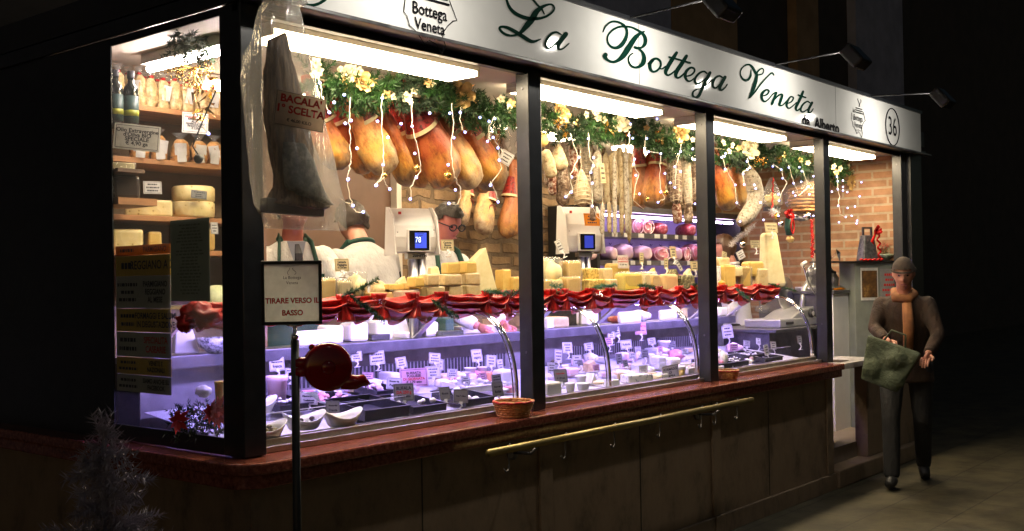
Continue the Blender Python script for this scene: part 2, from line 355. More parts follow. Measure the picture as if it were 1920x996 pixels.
# market building behind the roof: wall with pilasters
bl = thing('market_building', 'dark building with plaster piers rising behind the kiosk roof', 'building', (0, 9, 0))
b = MB(); b.box(-6, 45, 9, 9.4, 0, 12); part('wall', b.mesh('wall', dplaster, origin=(0, 9, 0)), bl)
for x0, x1, m in ((10.2, 14.7, foliom), (14.74, 16.9, brownpl), (19.3, 20.3, brownpl), (22.2, 25.0, foliom), (5.0, 9.5, brownpl), (-4, 3.5, foliom)):
    b = MB(); b.box(x0, x1, 8.8, 8.99, 0, 11.9); part('pier', b.mesh('pier', m, origin=(0, 9, 0)), bl)

# ================================================================ KIOSK
XP = [2.434, 4.138, 5.892, 7.64, 9.24]          # left edges of the posts
PW = .1
ZC = 2.6                                        # ceiling
k = thing('market_kiosk', 'long food kiosk with black posts, red granite sill and lit windows', 'kiosk', (2.4, 3.2, 0))
KO = (2.4, 3.2, 0)
def kp(name, mb, m, bevel=0, smooth=False, label=None): return part(name, mb.mesh(name, m, smooth, KO), k, bevel=bevel, label=label)
kp('corner_post', MB().box(2.434, 2.533, 3.29, 3.42, .915, 2.6), black, .004)
for x in XP[1:]: 
    p = kp('post', MB().box(x, x+PW, 3.29, 3.372, .915, 2.6), black, .004)
    for z in (2.5, 1.2): part('screw', MB().tube([(x-.004, 3.33, z), (x+.001, 3.33, z)], .006, 8).mesh('screw', steeld, origin=KO), p)
# side window wall (left)
for z0, z1 in ((.915, .98), (2.567, 2.6)): kp('side_frame', MB().box(2.434, 2.446, 3.42, 4.182, z0, z1), black, .003)
kp('side_panel', MB().box(2.434, 2.44, 4.182, 5.45, .1, 2.6), black)
kp('side_header', MB().box(2.42, 2.5, 3.29, 5.45, 2.602, 2.665), black, .003)
kp('side_pane', MB().box(2.438, 2.442, 3.42, 4.182, .98, 2.567), pane)
# header beam + ceiling + roof
kp('header_beam', MB().box(2.434, 9.6, 3.2, 3.31, 2.6, 2.63).box(2.434, 9.6, 3.3, 3.34, 2.567, 2.599), black, .003)
kp('header_strip', MB().box(2.5, 9.6, 3.15, 3.2, 2.585, 2.6), pm('strip_grey', (.1, .1, .1), (.03, .03, .032), 3, .35, lo=.45, hi=.55), .003)
kp('ceiling', MB().box(2.5, 9.4, 3.345, 5.45, 2.602, 2.64), ceilm)
kp('ceiling_bead', MB().box(2.5, 9.39, 3.345, 3.37, 2.585, 2.6), ceilm)
kp('roof', MB().box(2.42, 9.62, 3.22, 5.5, 2.67, 2.8), blackmat)
kp('back_wall', MB().box(5.24, 9.6, 5.35, 5.5, 0, 2.6), stone)
kp('back_panel', MB().box(4.0, 5.2, 5.36, 5.45, 0, 2.6), darkwood)
kp('shelf_back', MB().box(2.45, 3.42, 4.72, 4.78, 0, 2.6), pm('shelf_backing', (.2, .13, .075), (.15, .1, .06), 4, .6))
kp('door_jamb', MB().box(5.2, 5.245, 5.3, 5.4, 0, 2.6), ceilm)
kp('end_wall', MB().box(9.4, 9.6, 3.31, 5.35, 0, 2.6), brick)
kp('end_post', MB().box(9.345, 9.62, 3.25, 3.305, .0, 2.6), black)
kp('inner_floor', MB().box(2.5, 9.4, 3.35, 5.35, .0, .25), floorm)
# granite sill with round corner
def sillpoly(o, r):
    x0 = 2.328+o; y0 = 3.16+o; pts = [(7.64, y0), (x0+r, y0)]
    for i in range(1, 9): a = pi/2*i/9; pts.append((x0+r-r*sin(a), y0+r-r*cos(a)))
    pts += [(x0, y0+r), (x0, 5.4), (2.55, 5.4), (2.55, 3.41), (7.64, 3.41)]; return pts
kp('sill', MB().prism(sillpoly(0, .13), .868, .912), granite, .008)
kp('sill_moulding', MB().prism(sillpoly(.022, .12), .815, .866), granite, .006)
kp('service_flap', MB().box(7.645, 8.32, 3.165, 3.5, .868, .913), granw, .006, label='pale marble flap at the right end of the sill')
# base panels, pilasters, plinth
kp('base_wall', MB().box(2.42, 7.56, 3.24, 3.34, 0, .812).box(2.42, 2.52, 3.34, 5.45, 0, .812), basem)
for x in (4.1, 5.785, 7.46): kp('pilaster', MB().box(x, x+.1, 3.224, 3.239, .118, .81), basem, .003)
for x in (3.3, 5.0, 6.55): kp('panel_joint', MB().box(x, x+.006, 3.2375, 3.2395, .12, .81), blackmat)
kp('plinth', MB().box(2.4, 7.58, 3.214, 3.2395, 0, .114).box(5.78, 5.89, 3.205, 3.2135, 0, .118).box(4.09, 4.2, 3.205, 3.2135, 0, .118), basem, .004)
kp('threshold', MB().box(7.6, 9.5, 3.2, 3.5, 0, .13), basem, .01)
kp('base_wall_end', MB().box(8.3, 9.4, 3.26, 3.36, .135, .865), basem)
# sliding window tracks
b = MB()
for y0, y1, z1 in ((3.335, 3.35, .936), (3.356, 3.37, .93), (3.378, 3.4, .957)):
    for x0, x1 in ((2.536, 4.134), (4.24, 5.888), (5.994, 7.636)): b.box(x0, x1, y0, y1, .913, z1)
kp('window_track', b, alu, .002)
# cable hooks on the header
for px, py in ((764, 82), (1183, 176), (1452, 238), (1681, 278)):
    p = at(px, py, Y=3.3); h = []
    for i in range(13): a = pi+pi*i/12; h.append(p+Vector((.03*cos(a), 0, .008+.02*sin(a))))
    kp('cable_hook', MB().tube(h, .0035, 6), blackmat)

# ---------------------------------------------------------------- the sign
def ribbon(mb, pts, ox, oy, s, Y, th=0):
    # Catmull-Rom centreline with a width at each knot, laid on the sign's own plane
    P = [(ox+x/s, oy+y/s, w/s) for x, y, w in pts]; Q = [P[0]]+P+[P[-1]]; L = []
    for i in range(1, len(Q)-2):
        p0, p1, p2, p3 = Q[i-1:i+3]
        for j in range(6):
            t = j/6; L.append(tuple(.5*((2*p1[c])+(-p0[c]+p2[c])*t+(2*p0[c]-5*p1[c]+4*p2[c]-p3[c])*t*t+(-p0[c]+3*p1[c]-3*p2[c]+p3[c])*t**3) for c in range(3)))
    L.append(P[-1]); vs = []; fs = []
    for i, (x, y, w) in enumerate(L):
        a = L[max(i-1, 0)]; c = L[min(i+1, len(L)-1)]; dx, dy = c[0]-a[0], c[1]-a[1]; d = sqrt(dx*dx+dy*dy) or 1
        nx, ny = -dy/d*w/2, dx/d*w/2; vs += [at(x+nx, y+ny, Y=Y), at(x-nx, y-ny, Y=Y)]
    for i in range(len(L)-1): fs.append((2*i, 2*i+1, 2*i+3, 2*i+2))
    # round ends
    for e in (0, -1):
        x, y, w = L[e]; r = w/2*.95; c0 = len(vs); vs += [at(x+r*cos(q*pi/5), y+r*sin(q*pi/5), Y=Y+.0006) for q in range(10)]; fs.append(tuple(range(c0, c0+10)))
    mb.add(vs, fs)
sg = thing('shop_sign', 'long white fascia sign with green script lettering over the windows', 'sign', (2.5, 3.16, 2.6))
SO = (2.5, 3.16, 2.6)
def sp(name, mb, m, **kw): return part(name, mb.mesh(name, m, False, SO), sg, **kw)
sp('sign_board', MB().box(2.56, 9.36, 3.16, 3.2, 2.602, 2.93), signw)
sp('sign_edge', MB().box(2.43, 9.38, 3.15, 3.22, 2.931, 2.955).box(2.43, 2.558, 3.158, 3.22, 2.602, 2.93), black)
b = MB()
for px in (1198, 1565): p = at(px, 100, Y=3.158); b.box(p.x, p.x+.003, 3.1588, 3.1596, 2.603, 2.93)
sp('board_seam', b, blackmat)
Yt = 3.157
A = (920, 0, 9.056); Bc = (1120, 30, 8.3); Cc = (1230, 90, 9.96); Dc = (1380, 110, 7.1125)
def letters(name, groups):
    b = MB()
    for i, (o, st) in enumerate(groups): ribbon(b, st, *o, Yt-.0009*(i % 3))
    return sp(name, b, sgreen)
letters('word_la', [
 (A, [(680, -45, 30), (715, -10, 36), (800, 90, 36), (870, 160, 34), (910, 240, 22)]),
 (A, [(420, -190, 20), (330, -150, 26), (275, -60, 34), (278, 20, 44), (330, 140, 54), (440, 240, 62), (600, 305, 64), (760, 320, 54), (920, 290, 40), (1040, 215, 36), (1082, 140, 34), (1040, 80, 32), (960, 84, 40), (860, 130, 64), (770, 210, 96), (700, 330, 108), (610, 440, 96), (500, 560, 56), (400, 600, 36), (300, 600, 38), (200, 550, 42), (150, 480, 42), (200, 452, 38), (300, 475, 52), (420, 540, 62), (540, 615, 68), (660, 690, 62), (740, 705, 50), (850, 665, 18)]),
 (A, [(1200, 590, 20), (1130, 550, 34), (1050, 565, 40), (970, 640, 42), (930, 740, 42), (965, 815, 36), (1040, 800, 28), (1130, 720, 22), (1190, 650, 18)]),
 (A, [(1280, 578, 80), (1215, 660, 80), (1155, 760, 60), (1160, 835, 38), (1230, 825, 30), (1330, 740, 20)])])
letters('word_bottega', [
 (Bc, [(88, 250, 18), (130, 160, 28), (210, 95, 32), (300, 90, 36), (390, 130, 40), (450, 195, 42), (462, 290, 46), (425, 385, 62), (365, 462, 66), (290, 498, 50), (210, 475, 36), (162, 400, 28), (165, 310, 26), (230, 228, 32), (330, 175, 36), (440, 165, 32), (540, 180, 34), (650, 235, 38), (720, 295, 52), (748, 370, 62), (738, 440, 56), (690, 492, 38), (620, 500, 42), (585, 488, 44)]),
 (Bc, [(728, 245, 28), (680, 265, 38), (600, 330, 70), (510, 460, 86), (420, 600, 86), (340, 680, 62), (250, 715, 38), (170, 690, 38), (122, 640, 62), (128, 605, 76)]),
 (Bc, [(650, 508, 26), (705, 570, 44), (730, 650, 62), (712, 735, 72), (650, 788, 46), (570, 798, 30), (505, 745, 26), (485, 665, 24), (510, 610, 22), (555, 580, 22)]),
 (Bc, [(790, 745, 24), (850, 690, 44), (920, 665, 36), (978, 705, 36), (985, 780, 34), (930, 850, 34), (865, 868, 36), (825, 820, 50), (822, 740, 56), (870, 690, 40)]),
 (Bc, [(960, 822, 22), (1020, 820, 20), (1060, 785, 22)]),
 (Cc, [(60, 375, 24), (110, 392, 24), (170, 350, 30)]),
 (Cc, [(385, 90, 60), (300, 220, 78), (205, 380, 78), (182, 465, 60), (220, 510, 38), (290, 480, 34), (370, 410, 24)]),
 (Cc, [(570, 150, 62), (490, 280, 78), (390, 430, 80), (370, 520, 60), (410, 560, 38), (480, 520, 36), (560, 440, 28)]),
 (Cc, [(245, 170, 34), (430, 220, 34), (640, 280, 36)]),
 (Cc, [(560, 530, 26), (650, 508, 34), (715, 445, 36), (710, 385, 40), (640, 372, 42), (565, 440, 58), (545, 530, 58), (580, 605, 42), (640, 620, 30), (720, 560, 22), (800, 485, 20)]),
 (Cc, [(950, 475, 30), (900, 440, 34), (820, 465, 40), (745, 545, 44), (725, 620, 44), (775, 672, 36), (860, 630, 24), (940, 550, 22)]),
 (Cc, [(1010, 462, 60), (940, 600, 66), (860, 770, 54), (800, 890, 60), (735, 925, 42), (688, 890, 44), (695, 820, 36), (750, 780, 26), (850, 745, 20), (960, 680, 22), (1060, 590, 22)]),
 (Cc, [(1235, 548, 32), (1180, 522, 36), (1110, 560, 42), (1062, 650, 48), (1070, 728, 42), (1120, 748, 32), (1180, 690, 24), (1230, 610, 20)]),
 (Cc, [(1290, 545, 64), (1230, 650, 68), (1190, 740, 60), (1222, 788, 34), (1290, 740, 28), (1330, 680, 26)])])
letters('word_veneta', [
 (Dc, [(200, 150, 12), (195, 230, 28), (150, 288, 34), (92, 272, 28), (60, 210, 16), (72, 140, 18), (120, 92, 22), (180, 82, 26), (225, 125, 36), (265, 200, 34)]),
 (Dc, [(265, 205, 24), (310, 152, 20), (350, 132, 18), (370, 162, 16), (350, 205, 18), (300, 218, 20)]),
 (Dc, [(283, 210, 32), (265, 300, 46), (225, 420, 42), (178, 528, 16), (240, 460, 20), (340, 330, 18), (430, 230, 20), (480, 192, 24), (505, 220, 22)]),
 (Dc, [(350, 500, 16), (412, 480, 22), (440, 432, 24), (400, 418, 26), (352, 465, 36), (345, 530, 36), (380, 572, 24), (430, 545, 18), (490, 475, 18), (530, 452, 22)]),
 (Dc, [(538, 455, 32), (480, 605, 36)]), (Dc, [(500, 560, 18), (570, 490, 24), (618, 482, 28), (600, 550, 36), (582, 615, 28), (620, 622, 18), (690, 550, 16)]),
 (Dc, [(690, 600, 14), (742, 572, 20), (765, 522, 22), (725, 512, 24), (682, 580, 34), (678, 638, 28), (712, 662, 20), (770, 620, 16), (805, 585, 14)]),
 (Dc, [(895, 440, 34), (850, 550, 38), (800, 650, 36), (812, 692, 22), (850, 670, 18), (890, 620, 14)]), (Dc, [(830, 485, 20), (930, 520, 20)]),
 (Dc, [(985, 590, 20), (950, 572, 20), (892, 612, 26), (862, 680, 28), (890, 712, 22), (950, 680, 16), (985, 640, 14)]),
 (Dc, [(1015, 588, 36), (972, 670, 34), (968, 718, 26), (1000, 712, 18), (1030, 670, 14)])])
letters('swash', [((560, 0, 19.2), [(190, 170, 30), (260, 150, 60), (400, 185, 100), (550, 185, 110), (750, 120, 110), (930, 10, 110), (1000, -60, 90)])])
def stext(s, px, py, size, m=sblack, sx=1, bold=0, name='small_lettering', shear=0):
    p = at(px, py, Y=Yt-.002)-Vector(SO)
    return part(name, textmesh(s, size, m, bold, sx, shear), sg, loc=p)
stext('da  Alberto', 1540, 234, .105, sx=1.3, bold=.004, name='owner_name')
def logo(px, py, hgt, name):
    c = at(px, py, Y=Yt-.002)-Vector(SO); q = hgt
    lg = part(name, textmesh('Bottega', .2*q, sblack, .003*q, .95), sg, loc=c+Vector((0, 0, .0*q)))
    part('logo_word', textmesh('Veneta', .19*q, sblack, .003*q, .95), lg, loc=(0, 0, -.18*q))
    part('logo_word', textmesh('La', .15*q, sblack, .003*q, .9), lg, loc=(-.27*q, 0, .17*q))
    part('logo_word', textmesh('da Alberto', .075*q, sblack, 0, 1), lg, loc=(.02*q, 0, -.3*q))
    out = [(-.4, .1), (-.43, -.08), (-.38, -.12), (-.34, -.22), (-.22, -.28), (-.1, -.4), (-.02, -.34), (.1, -.37), (.2, -.47), (.26, -.36), (.2, -.24), (.3, -.12), (.4, -.04), (.47, -.02), (.4, .1), (.34, .2)]
    b = MB(); b.tube([(x*q, 0, z*q) for x, z in out], .0022, 4)
    for i in range(3): b.box((-.2+.03*i)*q, (.34-.03*i)*q, -.001, 0, (.13+.055*i)*q, (.155+.055*i)*q)
    b.tube([((.07+.05*sin(t*5))*q-.02*q, 0, (.3+.2*t)*q) for t in [i/12 for i in range(13)]], .0022, 4)
    b.tube([((.16-.05*sin(t*5+.6))*q, 0, (.3+.2*t)*q) for t in [i/12 for i in range(13)]], .0022, 4)
    part('logo_drawing', b.mesh('logo_drawing', sblack), lg)
logo(806, 22, .36, 'shop_logo'); logo(1609, 222, .3, 'shop_logo')
c36 = at(1673.6, 238.4, Y=Yt-.002); stext('36', 1673.6, 239, .215, sx=.92, name='stall_number')
rad = (at(1673, 203.5, Y=Yt).z-at(1673, 272.5, Y=Yt).z)/2
b = MB(); b.tube([(c36.x+rad*cos(2*pi*i/48), Yt-.002, c36.z+rad*sin(2*pi*i/48)) for i in range(49)], .0045, 5); sp('number_ring', b, sblack)

# ---------------------------------------------------------------- lamps on arms over the sign
bs_ = ['first from the left, left of the word La', 'second, above the letters ttega', 'third, above the word Veneta', 'fourth, over the number 36']
for i, (x, zl) in enumerate(((3.1, 2.91), (4.85, 2.905), (6.57, 2.905), (8.22, 2.845))):
    t = thing('sign_lamp', 'black floodlight on a thin arm, '+bs_[i], 'lamp', (x, 3.16, 2.955), group='floodlights on arms above the sign')
    o = (x, 3.16, 2.955)
    part('arm', MB().tube([(x, 3.2, 2.945), (x, 2.64, zl+.06)], .006, 8).mesh('arm', blackmat, True, o), t)
    hd = Matrix.Translation((x, 2.62, zl)) @ Matrix.Rotation(radians(-40), 4, 'X')
    b = MB(); b.box(-.085, .085, -.06, .025, -.075, .08, 0, hd)
    part('lamp_head', b.mesh('lamp_head', blackmat, origin=o), t, bevel=.015)
    b = MB(); b.box(-.034, .034, .0265, .029, -.028, .028, 0, hd)
    part('lens', b.mesh('lens', spotm, origin=o), t)

# ---------------------------------------------------------------- ceiling fixtures
fl = ['over the hanging hams beside the corner post', 'over the hanging salami', 'over the curved salami bay', 'nearest the brick end wall']
for i, x in enumerate((2.72, 4.42, 6.13, 7.85)):
    t = thing('ceiling_light', 'white fluorescent fixture '+fl[i], 'ceiling light', (x+.61, 3.55, 2.6), group='fluorescent fixtures behind the front header')
    o = (x+.61, 3.55, 2.6)
    part('housing', MB().box(x-.02, x+1.24, 3.45, 3.65, 2.575, 2.599).box(x+1.222, x+1.24, 3.45, 3.65, 2.548, 2.5745).box(x-.02, x-.002, 3.45, 3.65, 2.548, 2.5745).mesh('housing', housem, origin=o), t, bevel=.002)
    part('diffuser', MB().box(x, x+1.22, 3.455, 3.645, 2.55, 2.5745).mesh('diffuser', tubem, origin=o), t)
for x, fb in ((3.2, 'behind the hams'), (5.0, 'behind the salami'), (6.9, 'in front of the purple rack')):
    t = thing('ceiling_light', 'rear fluorescent fixture '+fb, 'ceiling light', (x+.61, 4.6, 2.6), group='rear row of fluorescent fixtures'); o = (x+.61, 4.6, 2.6)
    part('housing', MB().box(x-.02, x+1.24, 4.52, 4.68, 2.575, 2.599).mesh('housing', housem, origin=o), t, bevel=.002)
    part('diffuser', MB().box(x, x+1.22, 4.525, 4.675, 2.55, 2.5745).mesh('diffuser', tubem, origin=o), t)
p0 = at(280, 136, Z=2.52); 
t = thing('ceiling_light', 'bare tube light seen through the left side window', 'ceiling light', (p0.x, 4.3, 2.6))
part('housing', MB().box(p0.x-.03, p0.x+.03, 3.75, p0.y+.02, 2.555, 2.599).mesh('housing', housem, origin=(p0.x, 4.3, 2.6)), t)
part('tube', MB().tube([(p0.x, 3.8, 2.535), (p0.x, p0.y, 2.535)], .016, 10).mesh('tube', emis('bare_tube', (1, .82, .75), 130), True, (p0.x, 4.3, 2.6)), t)

# ---------------------------------------------------------------- brass hook rail in front of the base
t = thing('hook_rail', 'long dull brass rail fixed below the sill', 'rail', (4.8, 3.08, .8)); o = (4.8, 3.08, .8)
part('bar', MB().tube([(3.551, 3.08, .805), (6.016, 3.08, .805)], .017, 14).mesh('bar', brass, True, o), t)
for x in (3.9, 5.62):
    part('bracket', MB().tube([(x, 3.08, .79), (x, 3.12, .755), (x, 3.236, .75)], .008, 8).tube([(x, 3.222, .75), (x, 3.237, .75)], .035, 12).mesh('bracket', steeld, True, o), t)
for i, (px, py) in enumerate(((957, 868), (1063, 842), (1155, 830), (1240, 806), (1318, 792), (1345, 790), (1385, 775))):
    x = at(px, py, Y=3.08).x; pts = [(x+.018*sin(a), 3.08, .805-.02+.0-.018*(1-cos(a))+.018) for a in [j*pi/6-pi*.4 for j in range(8)]]
    pts = [(x, 3.08, .828), (x-.014, 3.08, .815), (x-.008, 3.085, .79), (x, 3.09, .765), (x+.004, 3.09, .735), (x-.004, 3.09, .708), (x-.022, 3.09, .704), (x-.032, 3.09, .722)]
    thing('rail_hook', 'dark S-shaped bag hook hanging on the brass rail, number %s from its left end' % ['one', 'two', 'three', 'four', 'five', 'six', 'seven'][i], 'hook', (x, 3.08, .8), me=MB().tube(pts, .0038, 6).mesh('hook', steeld, True, (x, 3.08, .8)), group='S hooks on the brass rail')

# ================================================================ DISPLAY COUNTER
dc = thing('display_counter', 'long refrigerated display counter with curved glass and steel back ledge', 'display counter', (2.6, 3.4, .2)); DO = (2.6, 3.4, .2)
def dp(name, mb, m, smooth=False, bevel=0): return part(name, mb.mesh(name, m, smooth, DO), dc, bevel=bevel)
XL, XR = 2.56, 7.72
def prof(t):   # curved front glass: (y, z)
    a = pi/2*t; return (3.43+.29*(1-cos(a))**1.15, .955+.445*sin(a)**.95)
dp('cabinet', MB().box(XL, XR, 3.42, 4.4, .21, .9), steeld)
b = MB(); b.add([(XL, DKY-.04, DK0-.03), (XR, DKY-.04, DK0-.03), (XR, 4.16, DK0+DKS*(4.16-DKY)-.025), (XL, 4.16, DK0+DKS*(4.16-DKY)-.025)], [(0, 1, 2, 3)])
dp('deck', b, pm('deck_white', (.6, .6, .62), (.5, .5, .52), 5, .3))
b = MB()
PR = [prof(i/16) for i in range(17)]
for (y0, z0), (y1, z1) in zip(PR, PR[1:]):
    b.add([(XL, y0, z0), (XR, y0, z0), (XR, y1, z1), (XL, y1, z1)], [(0, 1, 2, 3)])
dp('front_glass', b, glass, True)
for x in (4.19, 5.01, 5.99, 7.7):
    pts = [(x, y+.006, z) for y, z in PR]
    dp('glass_rail', MB().tube(pts, .011, 8).tube([(x-.03, y+.006, z) for y, z in PR], .0045, 6), chrome, True)
dp('lower_trim', MB().box(XL, XR, 3.425, 3.44, .93, .955), alu)
dp('top_shelf', MB().box(XL, XR, 3.73, 4.14, 1.455, 1.47), steel)
dp('shelf_edge', MB().box(XL, XR, 3.715, 3.7295, 1.43, 1.478), steeld)
dp('case_light', MB().box(XL+.05, XR-.05, 3.733, 3.755, 1.432, 1.4545), casel)
dp('back_ledge', MB().box(XL, XR, 4.09, 4.17, 1.236, 1.25).box(XL, XR, 4.08, 4.0895, 1.195, 1.25), steeld, bevel=.003)
dp('worktop', MB().box(XL, XR, 4.172, 4.42, 1.215, 1.24), steel)
vp = dp('vent_panel', MB().box(XL, XR, 4.19, 4.2, .9, 1.19), pm('vent_grey', (.3, .29, .3), (.2, .19, .2), 9, .4, .5))
b = MB()
x = XL+.05
while x < XR-.05:
    if int(x*1.6) % 4: b.box(x, x+.014, 4.1875, 4.1895, 1.04, 1.12)
    x += .027
part('vent_slots', b.mesh('vent_slots', blackmat, origin=DO), vp)
for px in (770, 985, 1110, 1360, 1290):
    x = at(px, 643, Y=4.15).x
    b = MB(); b.tube([(x, 4.15, 1.226), (x, 3.87, 1.44)], .014, 4); dp('strut', b, steel)
# glass divider lines inside the case
for y in (3.62,):
    z = DK0+DKS*(y-DKY)+.05
    b = MB(); b.box(XL, XR, y, y+.004, z-.05, z); dp('divider', b, glass)
    dp('divider_edge', MB().box(XL, XR, y-.001, y+.005, z, z+.003), pm('edge_glow', (.8, .8, .9), rough=.2))
dp('kick_panel', MB().box(XL, XR, 4.36, 4.4, .901, 1.214), steeld)
dp('end_glass', MB().box(2.548, 2.552, 3.5, 4.1, .95, 1.4), glass)
# ================================================================ HANGING FOOD
def loftz(L, prof, n=20, flat=.75, bend=0, nz=.06, sd=0, cap=True):
    # a body hanging from z=0 down to -L; prof = [(t, radius)]
    b = MB(); vs = []; fs = []; m = len(prof)
    for i, (t, r) in enumerate(prof):
        cx = bend*sin(pi*t)
        for kk in range(n):
            a = 2*pi*kk/n; q = 1+nz*noise.noise(Vector((cos(a)*1.6+sd*7, sin(a)*1.6, t*5)))*2
            vs.append((cx+r*cos(a)*q, r*flat*sin(a)*q, -L*t))
    for i in range(m-1):
        for kk in range(n): fs.append((i*n+kk, (i+1)*n+kk, (i+1)*n+(kk+1) % n, i*n+(kk+1) % n))
    if cap: fs.append(tuple(range(n))); fs.append(tuple(range(m*n-1, (m-1)*n-1, -1)))
    return b.add(vs, fs)
def smoothprof(keys, n=22):
    out = []
    for i in range(n):
        t = i/(n-1); t = t if t < 1 else 1
        for (a, ra), (c, rc) in zip(keys, keys[1:]):
            if a <= t <= c: u = (t-a)/(c-a); u = u*u*(3-2*u); out.append((t, ra+(rc-ra)*u)); break
    return out
HK = smoothprof([(0, .03), (.05, .036), (.16, .036), (.3, .054), (.5, .082), (.7, .104), (.82, .108), (.92, .09), (.975, .058), (.995, .03), (1, .004)], 30)
ham_me = [loftz(.66, HK, 26, .68, .028*(1 if i % 2 else -1), .09, i).mesh('ham_meat', m, True) for i, m in enumerate((hamA, hamA2, hamA3, hamB, hamC))]
b = MB(); b.lathe([(.036, -.15), (.056, -.23), (.082, -.31), (.085, -.31), (.059, -.228), (.039, -.145)], 20); collar = b.mesh('collar', pm('ham_label_red', (.32, .02, .015), (.1, .015, .012), 55, .35, lo=.5, hi=.6))
b = MB(); b.lathe([(.082, -.295), (.0875, -.314), (.084, -.317), (.079, -.298)], 20); b.lathe([(.0375, -.168), (.0395, -.174), (.038, -.175), (.0365, -.17)], 20); collar_e = b.mesh('collar_trim', pm('label_gold', (.62, .5, .28), rough=.4))
ropem = MB().tube([(0, 0, .12), (.004, 0, 0), (-.012, .02, -.05), (.012, -.03, -.07)], .004, 6).mesh('rope', rope)
bone = MB().ball((0, 0, 0), .018, .01, .016, 8, 6).mesh('bone_end', pm('bone', (.25, .2, .15), (.12, .1, .08), 40, .7), True)
brandm = pm('brand_ink', (.2, .03, .02), rough=.6)
def ham(pt, pb, Y, wpx, label, kind=0, coll=True, group='cured hams hanging behind the windows', Yb=None, spin=0, brand=False):
    T, B = at(*pt, Y=Y), at(*pb, Y=Yb or Y); L = (B-T).length; s = L/.66; w = wpx*pxm((T+B)/2)/.2
    r = aim_down(T, B)
    t = thing('cured_ham', label, 'ham', T, r, group)
    part('meat', ham_me[kind], t, rot=(0, 0, spin), sc=(w, w, s))
    if coll:
        c = part('label_collar', collar, t, sc=(w, w*.85, s)); part('collar_trim', collar_e, c)
    part('rope', ropem, t)
    if brand:
        pts = [(.035*cos(a)*1.0, -.088*w*.72-.001, -.4*s+.03*sin(a)) for a in [j*pi/6 for j in range(10)]]
        part('brand_mark', MB().tube(pts, .004, 5).mesh('brand_mark', brandm), t)
    return t
G1 = 'cured hams hanging in the first window'
ham((572, 140), (644, 318), 4.05, 64, 'leftmost ham, half hidden behind the plastic cod bag', 0, group=G1)
ham((596, 128), (692, 325), 4.15, 72, 'ham with a broad red collar, second from the left in the first window', 1, group=G1, spin=.5)
ham((642, 132), (732, 325), 4.0, 72, 'ham third from the left, above the bent worker', 2, group=G1)
ham((690, 150), (768, 350), 4.1, 62, 'ham fourth from the left, above the white scale', 0, group=G1, spin=1)
ham((742, 140), (842, 350), 4.0, 82, 'wide ham in the middle of the window over the man in glasses', 1, group=G1)
ham((798, 152), (892, 352), 4.05, 72, 'ham second from the right in the front row', 2, group=G1, spin=.3)
ham((846, 160), (936, 354), 4.15, 74, 'front-row ham nearest the second black post', 0, group=G1)
for a_, b_, w_, l_ in (((640, 150), (706, 338), 60, 'between the second and third hams'), ((716, 150), (796, 352), 60, 'behind the fourth ham'), ((776, 160), (868, 356), 64, 'behind the widest ham'), ((835, 165), (912, 362), 60, 'behind the two rightmost hams')): ham(a_, b_, 4.4, w_, 'shaded rear-row ham '+l_, 3, group='rear row of hams in the first window')
G2 = 'small hams hanging on the stone wall'
ham((884, 315), (866, 424), 5.2, 36, 'small ham on the stone wall, left of three', 4, True, G2, spin=.4, brand=True)
ham((922, 318), (906, 442), 5.15, 46, 'small ham with a round brown brand mark, middle of three on the wall', 4, True, G2, brand=True)
ham((962, 300), (950, 448), 5.2, 44, 'small ham with red and white collar beside the second post', 3, True, G2, spin=-.5)
G3 = 'cured hams among the salami'
ham((1192, 240), (1204, 392), 4.15, 44, 'dark brown ham next to the long thin salami sticks', 3, group=G3)
ham((1238, 240), (1226, 392), 4.05, 50, 'orange ham between the dark ham and the netted salami', 1, group=G3, spin=2)
ham((1262, 250), (1246, 382), 4.2, 40, 'pale-sided ham leaning against the netted salami', 4, group=G3)
G4 = 'cured hams in the third window'
ham((1330, 250), (1372, 394), 3.95, 50, 'big orange ham touching the third post', 0, group=G4)
ham((1368, 262), (1398, 392), 4.05, 44, 'narrow orange ham beside the curved grey salami', 2, group=G4)

SK = smoothprof([(0, .12), (.03, .5), (.08, .85), (.3, .95), (.6, 1.0), (.86, .97), (.94, .82), (.985, .5), (1, .1)], 22)
PK = smoothprof([(0, .08), (.06, .3), (.25, .6), (.55, .95), (.75, 1.0), (.9, .85), (.97, .5), (1, .1)], 16)
def salami(pt, pb, wpx, mat, label, Y=4.0, pear=False, net=False, group='salami hanging in the second window'):
    T, B = at(*pt, Y=Y), at(*pb, Y=Y); L = (B-T).length; r0 = wpx*pxm(T)/2
    t = thing('salami', label, 'salami', T, aim_down(T, B), group)
    prof_ = [(a, r*r0) for a, r in (PK if pear else SK)]
    part('sausage', loftz(L, prof_, 14, .95, 0, .1, random.random()*9).mesh('sausage', mat, True), t)
    part('string', MB().tube([(0, 0, .16), (0, 0, -.01)], .002, 5).mesh('string', rope), t)
    if net:
        b = MB()
        for i in range(1, 9):
            z = -L*(.08+.105*i); b.tube([(r0*1.03*cos(a), r0*.98*sin(a), z+.006*sin(a*2)) for a in [j*pi/8 for j in range(17)]], .0018, 4)
        for j in range(6):
            a = j*pi/3; b.tube([(r*1.04*cos(a), r*.99*sin(a), -L*q) for q, r in prof_], .0016, 4)
        part('netting', b.mesh('netting', rope), t)
    return t
salami((1022, 280), (1036, 334), 24, salD, 'pale short salami touching the right side of the second post', 3.9)
salami((1046, 268), (1050, 322), 31, salD, 'fat round pale salami under the yellow provolone ball', 3.9, True)
salami((1058, 300), (1055, 388), 29, salB, 'dark mould-spotted salami ending in a bulb, behind the fat pale ones', 4.0, True)
salami((1036, 325), (1036, 366), 17, salC, 'small dark red salami low by the second post', 4.05)
salami((1073, 265), (1077, 335), 17, salC, 'dark speckled salami right of the fat round pale one', 3.98)
